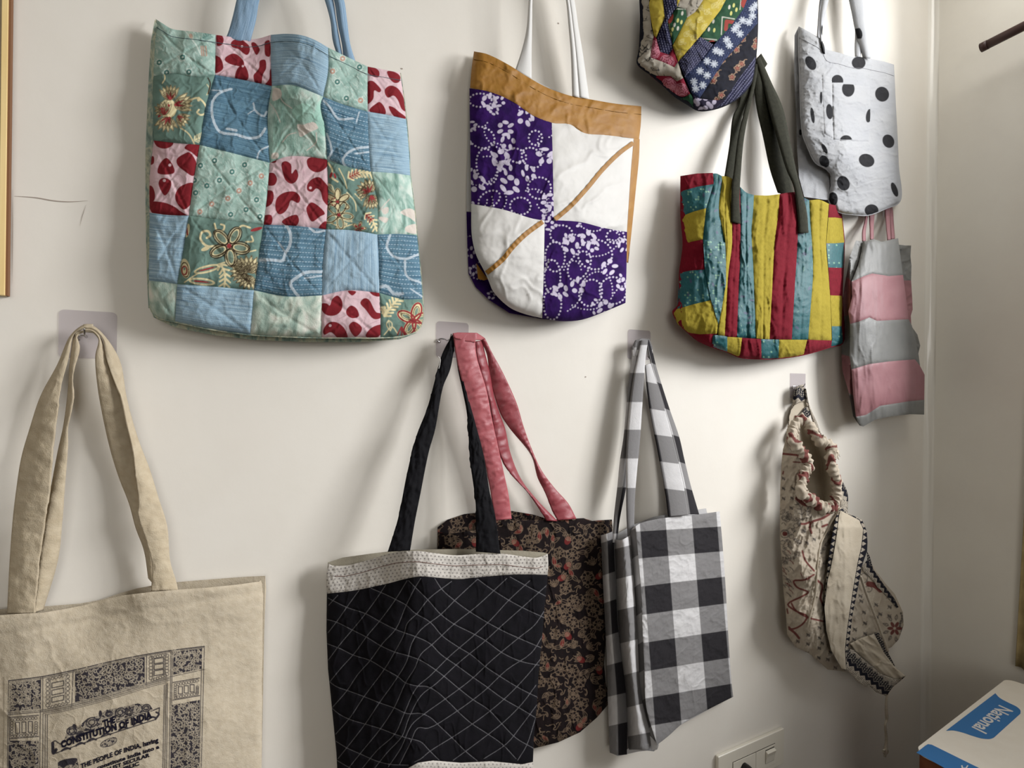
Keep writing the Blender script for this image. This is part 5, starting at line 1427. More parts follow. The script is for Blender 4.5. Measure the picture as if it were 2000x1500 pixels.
FR6 = [(m_grey, [(178, 268), (185, 265), (215, 262), (250, 250), (300, 268), (405, 246), (412, 300), (436, 480), (345, 487), (240, 470), (185, 488), (110, 522), (150, 420), (172, 330)]),
       (m_pink, [(110, 522), (185, 488), (240, 470), (345, 487), (436, 480), (455, 620), (472, 762), (350, 768), (270, 772), (222, 750), (160, 775), (98, 792), (88, 712), (112, 620)]),
       (m_grey, [(98, 792), (160, 775), (222, 750), (270, 772), (350, 768), (472, 762), (492, 800), (520, 900), (538, 1040), (512, 1018), (430, 1024), (340, 1032), (220, 1048), (108, 1082), (96, 1000), (100, 880)]),
       (m_pink, [(108, 1082), (220, 1048), (340, 1032), (430, 1024), (512, 1018), (545, 1060), (574, 1115), (572, 1275), (480, 1284), (290, 1314), (200, 1372), (136, 1384), (120, 1250), (112, 1150)]),
       (m_grey, [(136, 1384), (200, 1372), (290, 1314), (480, 1284), (572, 1275), (571, 1370), (480, 1367), (340, 1384), (260, 1402), (182, 1446), (150, 1424)])]
for mt, ol in FR6:
    poly('band', BAG6, mt, k7(ol), dep6, 2.2, puff=.0018, pw=2.5, sm=False)
bk6 = lambda x, y: .022 + wrinkle(.004, 24, 66, .6)(x, y)
RB6 = [(m_grey, [(395, 285), (450, 292), (488, 292), (484, 360), (490, 420), (488, 515), (430, 515)]), (m_pink, [(430, 513), (488, 515), (494, 610), (498, 700), (486, 740), (490, 808), (455, 800)]), (m_grey, [(455, 800), (490, 806), (528, 860), (546, 930), (534, 980), (545, 1062), (500, 1060)])]
for mt, ol in RB6: poly('rear_band', BAG6, mt, k7(ol), bk6, 2.5, sm=False)
ls6 = lambda x, y: np.interp(x, [1644, 1652, 1660, 1672, 1690], [.014, .028, .046, .044, .040]) + wrinkle(.003, 20, 68, .6, (.6, 1.6))(x, y)
LB6 = [(m_grey, [(136, 260), (178, 266), (190, 290), (172, 330), (150, 420), (110, 522), (74, 492), (95, 370)]), (m_pink, [(74, 490), (110, 522), (114, 620), (90, 712), (98, 735), (54, 745), (50, 640)]), (m_grey, [(54, 743), (98, 733), (102, 880), (98, 1000), (44, 985), (50, 850)]),
       (m_pink, [(44, 985), (98, 1000), (112, 1150), (122, 1250), (92, 1235), (50, 1090)]), (m_grey, [(92, 1233), (122, 1250), (138, 1384), (182, 1446), (160, 1440), (118, 1380)])]
for mt, ol in LB6: poly('side_band', BAG6, mt, k7(ol), ls6, 2.5, sm=False)
for L, R, d in (([(188, 40), (196, 105), (178, 200), (178, 262)], [(206, 40), (212, 105), (200, 200), (200, 266)], .018), ([(222, 40), (222, 105), (226, 180), (228, 252)], [(256, 40), (254, 105), (250, 180), (250, 252)], .022),
                ([(318, 30), (322, 60), (330, 160), (338, 256)], [(352, 30), (355, 60), (356, 160), (360, 254)], .022), ([(342, 30), (350, 60), (358, 160), (362, 250)], [(366, 30), (372, 60), (378, 150), (386, 248)], .018)):
    strap('strap', BAG6, m_pink, k7(L), k7(R), [d - .008, d - .004, d + .012, d + .024], res=2.5, bow=.0015)

# ================================================================== BAG: cream canvas tote with printed page
DYE[:] = [.80, .92]
k8 = cr(0, 580, 2.42); C8 = (0, 1100, 3.571); k9 = cr(*C8)
BAG7 = thing('canvas_tote_bag', 'cream canvas tote with a navy ornamental printed page, lower left corner', 'tote bag', tuple(W(300, 1500, .02)[0]))
m_canv = cloth('cream_canvas', plain((206, 192, 168), (196, 181, 156), 90), [(0, (30, 28, 46), .95)], bump=.4, bscale=1100)
m_navyp = solid('navy_print', (26, 24, 40), .9, .1)
RF7 = k9([(-390, 392), (-150, 376), (0, 362), (150, 352), (235, 348), (300, 345), (450, 320), (600, 290), (750, 250), (850, 225), (960, 212), (1060, 200), (1240, 185), (1450, 170), (1650, 150), (1806, 128), (1850, 90)])
SF7 = [(518, 1125), (520, 1150), (518, 1184), (516, 1240), (513, 1324), (512, 1408), (511, 1500), (508, 1660), (300, 1700), (100, 1730), (-110, 1760), (-112, 1500), (-109, 1210)]
OUT7 = [p for p in RF7] + SF7[1:-1]
seamL7 = smooth_line(SF7, n=4)
dep7a = rbf([(-110, 1210, .020), (0, 1201, .030), (66, 1197, .036), (150, 1185, .028), (210, 1170, .030), (260, 1160, .040), (340, 1152, .044), (450, 1143, .034), (518, 1128, .014), (515, 1300, .018), (512, 1500, .022), (400, 1250, .040), (250, 1280, .050), (100, 1300, .044), (0, 1350, .040),
             (-110, 1450, .02), (250, 1450, .056), (400, 1450, .046), (100, 1480, .052), (300, 1690, .03), (500, 1650, .02), (-100, 1740, .02), (440, 1180, .036)])
wr7 = wrinkle(.0034, 120, 71, .25); wr7b = wrinkle(.0005, 34, 74, .8)
def dep7(px, py):
    e = dist_line(px, py, seamL7)
    f = np.clip((py - (1214 - px * .17)) / 14., -1, 6)
    return dep7a(px, py) + wr7(px, py) + wr7b(px, py) - .007 * np.exp(-e / 6.) - .0012 * np.exp(-(f - 1.9) ** 2 * 3)
# the page print, traced along the sag of the cloth
TOPC = np.array([(60, 820), (300, 790), (520, 745), (800, 680), (1000, 640), (1200, 608), (1425, 580)], float)
INC = np.array([(60, 1075), (320, 1052), (600, 990), (850, 920), (1000, 872), (1190, 822), (1425, 770)], float)
Tc = smooth_line(TOPC); Ic = smooth_line(INC)
ty = lambda x: float(np.interp(x, Tc[:, 0], Tc[:, 1])); iy = lambda x: float(np.interp(x, Ic[:, 0], Ic[:, 1]))
def pr_page(I):
    I.crop(*C8)
    def scrib(poly_, seed, k=9., dark=0.):
        """fine engraved scrollwork filling an area"""
        P = np.array(poly_, float) / C8[2] + np.array([C8[0], C8[1]])
        i = np.nonzero(inside(I.x, I.y, P))[0]
        x, y = I.x[i], I.y[i]
        e = dist_line(x, y, np.vstack([P, P[:1]]))
        I.a[i, 0] = np.maximum(I.a[i, 0], np.minimum(e - .6, 1.1 + .5 * vnoise(x / 4., y / 4., seed)))
        # scrollwork left bare in the printed ground
        rg = random.Random(seed); A = np.array(poly_, float); x0, y0 = A.min(0); x1, y1 = A.max(0); st = k * 3.6
        gy = y0
        while gy < y1:
            gx = x0
            while gx < x1:
                cx, cy = gx + rg.uniform(-8, 8), gy + rg.uniform(-8, 8); a0 = rg.uniform(0, 6.28); sg = rg.choice((-1, 1)); R = k * rg.uniform(1.3, 2.)
                if inside(np.array([cx / C8[2] + C8[0]]), np.array([cy / C8[2] + C8[1]]), P)[0]:
                    I.line(0, [(cx + R * (1 - q / 9.) * math.cos(a0 + sg * q * .95), cy + R * (1 - q / 9.) * math.sin(a0 + sg * q * .95)) for q in range(8)], 4.4, op='sub')
                    for q in range(2):
                        b0 = a0 + 2.2 + q * 1.3
                        I.line(0, [(cx + R * math.cos(b0), cy + R * math.sin(b0)), (cx + R * 1.5 * math.cos(b0 + .25), cy + R * 1.5 * math.sin(b0 + .25)), (cx + R * 1.8 * math.cos(b0 + .1), cy + R * 1.8 * math.sin(b0 + .1))], 4., op='sub')
                gx += st
            gy += st
    def band(x0, x1, fy0, fy1):
        xs = np.linspace(x0, x1, 9)
        lo = lambda x, f: ty(x) + (iy(x) - 22 - ty(x)) * f
        return [(x, lo(x, fy0)) for x in xs] + [(x, lo(x, fy1)) for x in xs[::-1]]
    def chain(x0, y0, x1, y1, n, r):
        for k in range(n):
            f = (k + .5) / n; I.ell(0, x0 + (x1 - x0) * f, y0 + (y1 - y0) * f, r, r, 0, ring=5)
    # frame lines
    for f in (0., .045, .96): I.line(0, [(x, ty(x) + (iy(x) - 22 - ty(x)) * f) for x in np.linspace(60, 1425, 14)], 8 if f == 0. else 5)
    I.line(0, [(x, iy(x) - 20) for x in np.linspace(60, 1180, 10)], 6); I.line(0, [(x, iy(x) - 8) for x in np.linspace(300, 1180, 10)], 5); I.line(0, [(x, iy(x) + 4) for x in np.linspace(320, 1160, 10)], 4)
    for a, b in (((60, 820), (48, 1640)), ((1425, 580), (1398, 1640)), ((1408, 590), (1386, 1640)), ((72, 830), (60, 1640)), ((1192, 620), (1176, 1640)), ((1202, 620), (1188, 1640)), ((284, 800), (274, 1640)), ((300, 1050), (296, 1640)), ((316, 1055), (312, 1640)), ((330, 1058), (328, 1640)),
                 ((1146, 850), (1132, 1640)), ((1158, 845), (1146, 1640)), ((1168, 840), (1160, 1640)), ((298, 795), (298, 1030)), ((510, 750), (500, 1000)), ((1022, 640), (1020, 850))): I.line(0, [a, b], 6, False)
    scrib(band(66, 286, .07, .93), 3, 8., .30); scrib(band(520, 1012, .06, .94), 5, 10., .22); scrib(band(1206, 1410, .06, .92), 7, 8., .05)
    scrib([(1198, 985), (1396, 950), (1388, 1640), (1182, 1640)], 9, 9., .0); scrib([(58, 1235), (272, 1235), (268, 1640), (52, 1640)], 11, 8., .25)
    # small framed blocks with three bars
    for x0, x1, f0, f1 in ((310, 495, .10, .92), (1034, 1182, .08, .92)):
        xm = (x0 + x1) / 2; w = (x1 - x0)
        for k in range(3):
            f = f0 + (f1 - f0) * (.25 + .25 * k); y = ty(xm) + (iy(xm) - 22 - ty(xm)) * f; sl = (ty(x1) - ty(x0)) / w
            a, b = xm - w * .22, xm + w * .22
            for s in (-17, 17): I.line(0, [(a, y + s + (a - xm) * sl), (b, y + s + (b - xm) * sl)], 7, False)
            for q in (a, b): I.line(0, [(q, y - 17 + (q - xm) * sl), (q, y + 17 + (q - xm) * sl)], 7, False)
        for q in (x0 + w * .12, x1 - w * .12):
            yq0 = ty(q) + 20; yq1 = iy(q) - 44; chain(q, yq0, q, yq1, 7, 12)
        for q in (x0 + w * .22, x1 - w * .22): I.line(0, [(q, ty(q) + 40), (q, iy(q) - 62)], 5, False)
        chain(x0 + 20, ty(x0) + 26, x1 - 20, ty(x1) + 26, 6, 9); chain(x0 + 20, iy(x0) - 44, x1 - 20, iy(x1) - 44, 6, 9)
    for x0, x1, y0, y1 in ((66, 268, 1075, 1225), (1206, 1392, 830, 955)):
        sk = -.08 if x0 < 500 else -.17
        for k in range(3):
            xm = x0 + (x1 - x0) * (.28 + .22 * k); yy = sk * (xm - x0)
            for s in (-14, 14): I.line(0, [(xm + s, y0 + 40 + yy), (xm + s, y1 - 34 + yy)], 7, False)
            for q in (y0 + 40, y1 - 34): I.line(0, [(xm - 14, q + yy), (xm + 14, q + yy)], 7, False)
        for q in (y0 + 2, y1): I.line(0, [(x0, q), (x1, q + sk * (x1 - x0))], 7, False)
        chain(x0 + 8, y0 + 20, x1 - 8, y0 + 20 + sk * (x1 - x0), 9, 9); chain(x0 + 8, y1 - 16, x1 - 8, y1 - 16 + sk * (x1 - x0), 9, 9)
        for q in (x0 + 16, x1 - 16): chain(q, y0 + 30, q, y1 - 20 + sk * (q - x0), 5, 9)
    # scrolled title ribbon
    rib = [(362, 1250), (385, 1238), (420, 1262), (500, 1225), (620, 1190), (700, 1150), (715, 1100), (790, 1068), (812, 1085), (815, 1110), (940, 1065), (1060, 1030), (1112, 1008), (1108, 1050), (1085, 1090), (960, 1130), (850, 1165), (700, 1215), (560, 1262), (430, 1310), (375, 1330), (365, 1290)]
    I.blob(0, rib, False, ring=8)
    I.line(0, [(368, 1255), (372, 1325), (392, 1300)], 22); I.line(0, [(1090, 1040), (1108, 1050), (1085, 1088)], 14)
    scrib([(440, 1240), (480, 1150), (540, 1140), (610, 1080), (690, 1060), (740, 1020), (850, 1000), (960, 975), (1050, 990), (1070, 1020), (940, 1060), (820, 1100), (790, 1062), (712, 1096), (700, 1148), (620, 1186), (500, 1222)], 21, 7., .5)
    for x, y, r in ((500, 1170, 34), (640, 1110, 40), (840, 1040, 36), (1020, 1010, 30), (560, 1190, 22), (760, 1050, 24), (900, 1040, 26)):
        for q in (1., .55): I.ell(0, x, y, r * q, r * q * .8, -20, ring=9)
    I.ell(0, 520, 1140, 14, 20, -20); I.ell(0, 700, 1050, 12, 24)
    for x in (460, 560, 640, 740, 860, 960, 1060): I.line(0, [(x - 30, 1320 - (x - 430) * .36), (x, 1300 - (x - 430) * .36), (x + 30, 1306 - (x - 430) * .36)], 14)
    scrib([(690, 1280), (730, 1230), (790, 1210), (822, 1215), (810, 1260), (760, 1285)], 23, 6., .45); I.ell(0, 758, 1250, 60, 24, -22, ring=6)
    scrib([(400, 1390), (450, 1365), (540, 1360), (552, 1420), (540, 1500), (410, 1500)], 25, 7., .5); I.blob(0, [(405, 1392), (450, 1368), (540, 1362), (520, 1400), (470, 1410), (440, 1430)])
    return I
poly('front_panel', BAG7, m_canv, OUT7, dep7, 3.2, puff=.0015, pw=2.5, sm=False)
poly('printed_page', BAG7, m_canv, k9([(30, 790), (300, 765), (520, 720), (800, 655), (1000, 615), (1200, 584), (1455, 552), (1440, 900), (1425, 1520), (800, 1560), (20, 1560), (30, 1200)]), lambda x, y: dep7(x, y) + .0004, 1.25, pr_page, sm=False)
def on_page(pts, height, xs=None):
    B = np.array([(0, 0)]) if False else smooth_line(k9(pts), n=12)
    s_ = np.r_[0, np.cumsum(np.linalg.norm(np.diff(B, axis=0), axis=1))]
    T_ = np.gradient(B, axis=0); T_ /= np.linalg.norm(T_, axis=1)[:, None]
    h = height / C8[2]
    def place(x, y, wd):
        q = x / wd * s_[-1]
        bx_ = np.interp(q, s_, B[:, 0]); by_ = np.interp(q, s_, B[:, 1]); tx = np.interp(q, s_, T_[:, 0]); ty_ = np.interp(q, s_, T_[:, 1])
        u = y / .70 * h
        px, py = bx_ + u * ty_ * .35, by_ - u * np.sqrt(1 - .1 * ty_ * ty_)
        return W(px, py, dep7(px, py) + .0010)
    return place
lettering('lettering', BAG7, m_navyp, 'THE', on_page([(722, 1142), (806, 1108)], 42), bold=.06)
lettering('lettering', BAG7, m_navyp, 'CONSTITUTION OF INDIA', on_page([(428, 1288), (600, 1226), (750, 1180), (850, 1150), (960, 1112), (1062, 1076)], 44), bold=.06, spacing=1.06)
lettering('lettering', BAG7, m_navyp, 'THE PEOPLE OF INDIA, having', on_page([(566, 1432), (840, 1330), (1106, 1246)], 31), bold=.045, spacing=1.05)
lettering('lettering', BAG7, m_navyp, 'resolved to constitute India into a', on_page([(440, 1528), (700, 1432), (1112, 1290)], 25), bold=.045, spacing=1.05)
lettering('lettering', BAG7, m_navyp, 'SOCIALIST SECULAR', on_page([(640, 1492), (860, 1412), (1046, 1348)], 25), bold=.045, spacing=1.05)
lettering('lettering', BAG7, m_navyp, 'REPUBLIC', on_page([(760, 1482), (972, 1408)], 25), bold=.045, spacing=1.05)
m_canv2 = cloth('cream_canvas_strap', plain((204, 188, 160), (194, 177, 148), 90), bump=.4, bscale=1100)
RB7 = k9([(1850, 88), (1700, 95), (1500, 110), (1240, 131), (1050, 158), (960, 175), (850, 206), (700, 256), (560, 281), (300, 302), (0, 322), (-390, 350)])
poly('back_panel', BAG7, m_canv, RB7 + [(-112, 1500), (-100, 1700), (300, 1680), (500, 1640), (511, 1500), (516, 1240)], lambda x, y: np.interp(x, [-110, 0, 250, 440, 519], [.016, .010, .008, .008, .013]), 7, sm=False)
strap('strap', BAG7, m_canv2, k8([(440, 128), (398, 130), (335, 178), (270, 320), (190, 470), (140, 620), (100, 760), (75, 920), (60, 1050), (45, 1250), (33, 1498)]), k8([(440, 150), (400, 150), (352, 185), (322, 300), (285, 440), (262, 620), (245, 760), (235, 920), (215, 1050), (190, 1220), (163, 1496)]),
      [0.022, 0.023, 0.022, 0.020, 0.018, 0.018, 0.018, 0.020, 0.021, 0.022, 0.023], [0.022, 0.024, 0.027, 0.032, 0.034, 0.035, 0.034, 0.033, 0.032, 0.032, 0.032], res=3, wr=wrinkle(.0018, 30, 77, .4))
strap('strap', BAG7, m_canv2, k8([(440, 160), (398, 158), (354, 182), (330, 300), (322, 420), (300, 600), (270, 740), (240, 900), (222, 990), (203, 1110), (180, 1290), (163, 1490)]), k8([(440, 168), (400, 166), (366, 178), (378, 240), (346, 370), (346, 490), (322, 620), (322, 700), (307, 900), (296, 1050), (275, 1240), (205, 1480)]),
      [0.022, 0.023, 0.021, 0.017, 0.016, 0.016, 0.018, 0.022, 0.024, 0.026, 0.027, 0.028], [0.024, 0.026, 0.028, 0.028, 0.023, 0.022, 0.021, 0.020, 0.018, 0.017, 0.015, 0.011], res=3, wr=wrinkle(.0015, 24, 78, .4))
strap('strap', BAG7, m_canv2, k8([(395, 150), (440, 158), (482, 196), (505, 300), (542, 400), (576, 480), (602, 600), (632, 740), (642, 850), (656, 960), (652, 1030), (690, 1150), (718, 1260), (714, 1392)]), k8([(395, 128), (448, 140), (520, 216), (570, 310), (600, 480), (650, 660), (710, 820), (750, 950), (790, 1080), (805, 1250), (832, 1340), (842, 1386)]),
      [0.024, 0.026, 0.030, 0.033, 0.034, 0.035, 0.034, 0.033, 0.033, 0.032, 0.032, 0.032, 0.032, 0.032], [0.022, 0.022, 0.020, 0.017, 0.016, 0.016, 0.017, 0.018, 0.021, 0.023, 0.026, 0.027], res=3, wr=wrinkle(.0018, 30, 79, .4))
strap('strap', BAG7, m_canv2, k8([(395, 158), (438, 164), (465, 198), (450, 280), (460, 420), (482, 550), (520, 720), (560, 850), (610, 980), (640, 1090), (680, 1200), (700, 1330)]), k8([(395, 152), (440, 158), (482, 200), (505, 300), (542, 400), (576, 480), (604, 600), (634, 740), (646, 850), (662, 960), (700, 1150), (735, 1370)]),
      [0.026, 0.027, 0.029, 0.026, 0.022, 0.020, 0.017, 0.016, 0.014, 0.012, 0.010, 0.009], [0.022, 0.023, 0.026, 0.024, 0.022, 0.021, 0.020, 0.018, 0.016, 0.015, 0.012, 0.010], res=3, wr=wrinkle(.0015, 24, 80, .4))

# ================================================================== BAG: dark brown block-print tote behind the black one
DYE[:] = [.80, .9]
C9 = (840, 980, 3.0); k10 = cr(*C9)
BAG8 = thing('block_print_tote_bag', 'dark brown floral block-print tote with pink satin straps behind the black quilted tote', 'tote bag', tuple(W(1080, 1460, .01)[0]))
S8 = k10([(44, 178), (42, 300), (60, 600), (80, 1000), (110, 1300), (300, 1440), (610, 1445), (750, 1410), (880, 1350), (980, 1262), (1050, 1180), (1060, 1130), (1030, 1080), (1020, 950), (1030, 800), (1060, 500), (1070, 150), (1066, 104)])
R8 = k10([(1066, 104), (1000, 108), (950, 112), (900, 96), (850, 98), (760, 104), (640, 108), (520, 106), (420, 116), (330, 140), (250, 168), (130, 186), (44, 178)])
dep8a = rbf([(855, 1040, .016), (856, 1200, .018), (890, 1042, .024), (940, 1030, .026), (1000, 1016, .028), (1090, 1014, .026), (1130, 1013, .020), (1195, 1016, .010), (1180, 1250, .013), (1185, 1370, .014), (1000, 1460, .022), (1130, 1430, .022), (1060, 1200, .030), (1120, 1250, .026), (940, 1250, .026), (1100, 1380, .030), (1166, 1400, .016)])
wr8 = wrinkle(.0022, 34, 81, .7, (.8, 1.6))
seamL8 = smooth_line(S8, n=4)
def dep8(x, y): return dep8a(x, y) + wr8(x, y) - .006 * np.exp(-dist_line(x, y, seamL8) / 5.)
m_brown = cloth('brown_block_print', plain((30, 20, 20), (22, 15, 16), 60), [(1, (112, 34, 32), .9), (0, (146, 122, 98), .8)], bump=.25)
def pr_block(seed, cell=76, fold=False):
    def f(I):
        I.crop(*C9); rg = random.Random(seed)
        x0, x1, y0, y1 = (I.x.min() - C9[0]) * 3, (I.x.max() - C9[0]) * 3, (I.y.min() - C9[1]) * 3, (I.y.max() - C9[1]) * 3
        j = 0
        y = y0
        while y < y1 + cell:
            x = x0 + (j % 2) * cell * .5
            while x < x1 + cell:
                cx, cy = x + rg.uniform(-9, 9), y + rg.uniform(-9, 9); t = rg.random()
                if t < .27:      # rosette
                    r = rg.uniform(26, 40); a = rg.uniform(0, 90)
                    I.ell(0, cx, cy, r, r, ring=2.8); I.ell(2, cx, cy, r * .9, r * .9)
                    for k in range(8): I.line(0, [(cx, cy), (cx + r * .9 * math.cos(math.radians(a + 45 * k)), cy + r * .9 * math.sin(math.radians(a + 45 * k)))], 2.6, False)
                    for k in range(6): I.ell(0, cx + r * math.cos(math.radians(a + 60 * k)), cy + r * math.sin(math.radians(a + 60 * k)), 7, 5, a + 60 * k, ring=2.6)
                    I.ell(0, cx, cy, r * .4, r * .4, ring=2.6)
                elif t < .62:    # leaves
                    for k in range(3):
                        a = rg.uniform(0, 360); q = rg.uniform(20, 32); px, py = cx + q * .8 * math.cos(math.radians(a)), cy + q * .8 * math.sin(math.radians(a))
                        if rg.random() < .22: I.ell(1, px, py, q * .8, q * .36, a)
                        I.leaf(0, px, py, q, q * .42, a, 2.6)
                elif t < .82:    # bell flower
                    a = rg.uniform(200, 340)
                    if rg.random() < .4: I.ell(1, cx, cy, 26, 18, a)
                    for k in range(-2, 3): I.leaf(0, cx + 20 * math.cos(math.radians(a + 24 * k)), cy + 20 * math.sin(math.radians(a + 24 * k)), 22, 6, a + 24 * k, 2.6, False)
                else:            # curls
                    for k in range(2):
                        a = rg.uniform(0, 6.28); I.line(0, [(cx + 30 * math.cos(a), cy + 30 * math.sin(a)), (cx + 14 * math.cos(a + 1), cy + 20 * math.sin(a + 1)), (cx + 8 * math.cos(a + 2.5), cy + 12 * math.sin(a + 2.5)), (cx, cy)], 3.8)
                for k in range(2):
                    a = rg.uniform(0, 6.28); I.line(0, [(cx + 34 * math.cos(a), cy + 34 * math.sin(a)), (cx + 44 * math.cos(a + .3), cy + 46 * math.sin(a + .3)), (cx + 56 * math.cos(a + .2), cy + 50 * math.sin(a + .2))], 3.2)
                x += cell
            y += cell * .9; j += 1
        return I
    return f
poly('front_panel', BAG8, m_brown, S8 + R8[1:-1], dep8, 1.5, pr_block(5), puff=.002, pw=3., sm=False)
poly('back_panel', BAG8, m_brown, k10([(44, 150), (100, 106), (200, 72), (330, 58), (480, 54), (600, 74), (700, 104), (850, 100), (960, 116), (1066, 104), (1066, 300), (500, 400), (44, 330)]), lambda x, y: .007 + .003 * np.sin(x / 30.), 1.7, pr_block(11), sm=False)
k11 = cr(850, 600, 3.0)
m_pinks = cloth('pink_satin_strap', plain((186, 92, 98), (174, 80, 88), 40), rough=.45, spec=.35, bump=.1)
m_pinkm = cloth('pink_satin_strap_shaded', plain((166, 70, 78), (156, 62, 70), 40), rough=.45, spec=.35, bump=.1)  # same satin, shade of the turned-away strap put into the colour
m_pinkd = cloth('pink_satin_strap_deep_shade', plain((150, 50, 60), (140, 44, 54), 40), rough=.45, spec=.35, bump=.1)  # darkest copy of the satin, shade within the loop put into the colour
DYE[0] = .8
wpk = wrinkle(.0016, 22, 85, .9, (1.6, .7), -.4)
strap('strap', BAG8, m_pinks, k11([(104, 152), (112, 210), (125, 300), (190, 560), (250, 760), (300, 950), (330, 1120), (352, 1250)]), k11([(240, 152), (236, 220), (246, 300), (300, 480), (330, 640), (365, 800), (400, 960), (430, 1100), (448, 1240)]), [.034, .036, .036, .034, .032, .030], res=3, wr=wpk)
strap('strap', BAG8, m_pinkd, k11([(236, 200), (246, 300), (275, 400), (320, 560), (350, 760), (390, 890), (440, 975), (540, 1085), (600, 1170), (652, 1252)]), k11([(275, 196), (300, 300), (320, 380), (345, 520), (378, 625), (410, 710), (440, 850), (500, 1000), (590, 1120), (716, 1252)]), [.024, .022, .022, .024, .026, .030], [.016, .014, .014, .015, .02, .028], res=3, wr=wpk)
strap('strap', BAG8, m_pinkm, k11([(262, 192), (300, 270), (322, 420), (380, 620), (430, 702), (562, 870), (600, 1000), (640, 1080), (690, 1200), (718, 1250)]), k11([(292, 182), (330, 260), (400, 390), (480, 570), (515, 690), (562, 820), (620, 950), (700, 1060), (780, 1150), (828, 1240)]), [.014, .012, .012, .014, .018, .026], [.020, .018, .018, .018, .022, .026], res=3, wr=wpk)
poly('strap_fold', BAG8, m_pinks, k11([(104, 153), (130, 148), (245, 150), (292, 181), (270, 194), (236, 190), (236, 206), (180, 200), (110, 180)]), lambda x, y: np.interp(x, [885, 930, 947], [.0365, .0365, .022]) + .001, 2.5, sm=False, thick=.002)

# ================================================================== BAG: black quilted tote
DYE[:] = [.80, 1.]
C10 = (630, 1050, 3.3333); k12 = cr(*C10)
BAG9 = thing('quilted_tote_bag', 'black tote stitched in white diamonds with speckled white band, lower middle', 'tote bag', tuple(W(850, 1560, .03)[0]))
LE = k12([(28, 365), (25, 600), (35, 850), (50, 1000), (75, 1250), (90, 1400), (98, 1560)]); RE = k12([(1466, 242), (1446, 450), (1430, 650), (1406, 900), (1395, 1100), (1376, 1300), (1370, 1460)])
BT = k12([(98, 1560), (250, 1570), (420, 1555), (550, 1500), (620, 1465), (720, 1450), (900, 1465), (1100, 1455), (1300, 1475), (1370, 1460)])
RT = k12([(35, 165), (60, 180), (145, 182), (250, 160), (380, 120), (480, 95), (570, 88), (630, 88), (720, 100), (860, 115), (1000, 108), (1170, 105), (1320, 125), (1400, 130), (1466, 106)])
RBm = k12([(28, 365), (200, 345), (400, 305), (560, 264), (640, 252), (760, 262), (890, 270), (1050, 255), (1250, 240), (1466, 242)])
dep9a = rbf([(640, 1100, .030), (638, 1160, .030), (640, 1300, .034), (655, 1500, .040), (700, 1150, .040), (760, 1100, .056), (815, 1080, .082), (830, 1130, .086), (822, 1300, .088), (815, 1480, .090), (880, 1120, .064), (900, 1300, .066), (960, 1110, .062), (1020, 1200, .060), (1068, 1085, .052), (1066, 1160, .054), (1055, 1300, .056), (1042, 1450, .058), (740, 1300, .062), (720, 1450, .060), (960, 1300, .070), (880, 1470, .078), (980, 1460, .068), (850, 1560, .08), (660, 1560, .04)])
wr9 = wrinkle(.0024, 46, 91, .5, (.7, 1.8))
SL9 = smooth_line(LE, n=4); SR9 = smooth_line(RE, n=4)
def dep9(x, y):
    return dep9a(x, y) + wr9(x, y) - .008 * np.exp(-dist_line(x, y, SL9) / 5.) - .008 * np.exp(-dist_line(x, y, SR9) / 5.)
m_black = cloth('black_quilted_cotton', plain((21, 19, 24), (16, 15, 19), 60), [(0, (150, 148, 152), .75)], bump=.25)
A9 = [[(1220, 255), (1310, 305), (1455, 382)], [(1010, 270), (1070, 315), (1200, 400), (1300, 455), (1445, 522)], [(730, 265), (780, 340), (860, 410), (940, 470), (1060, 545), (1180, 610), (1290, 660), (1425, 718)],
      [(560, 280), (620, 340), (690, 410), (770, 500), (860, 565), (970, 620), (1060, 670), (1170, 750), (1290, 805), (1415, 832)], [(315, 330), (420, 375), (490, 410), (545, 440), (600, 490), (700, 550), (780, 640), (880, 710), (970, 765), (1060, 840), (1150, 900), (1290, 985), (1405, 1042)],
      [(35, 393), (160, 455), (280, 495), (370, 545), (480, 600), (620, 650), (700, 690), (770, 760), (870, 830), (980, 910), (1060, 965), (1170, 1045), (1300, 1120), (1400, 1180)], [(28, 533), (90, 550), (190, 600), (290, 650), (380, 705), (470, 745), (560, 770), (640, 800), (720, 850), (800, 910), (890, 985), (980, 1055), (1080, 1120), (1170, 1215), (1260, 1305), (1375, 1372)],
      [(28, 690), (120, 725), (200, 765), (310, 800), (400, 855), (490, 905), (540, 945), (610, 965), (680, 970), (740, 1000), (830, 1080), (900, 1150), (970, 1210), (1070, 1275), (1170, 1345), (1260, 1440)], [(40, 935), (90, 970), (160, 995), (270, 1035), (370, 1075), (470, 1110), (550, 1145), (640, 1145), (700, 1170), (760, 1225), (850, 1310), (930, 1390), (1010, 1455)],
      [(62, 1112), (110, 1150), (180, 1185), (280, 1215), (380, 1245), (470, 1280), (550, 1305), (640, 1330), (690, 1380), (770, 1460)], [(85, 1325), (160, 1370), (250, 1410), (340, 1450), (430, 1475), (560, 1482)], [(92, 1450), (180, 1500), (300, 1550)]]
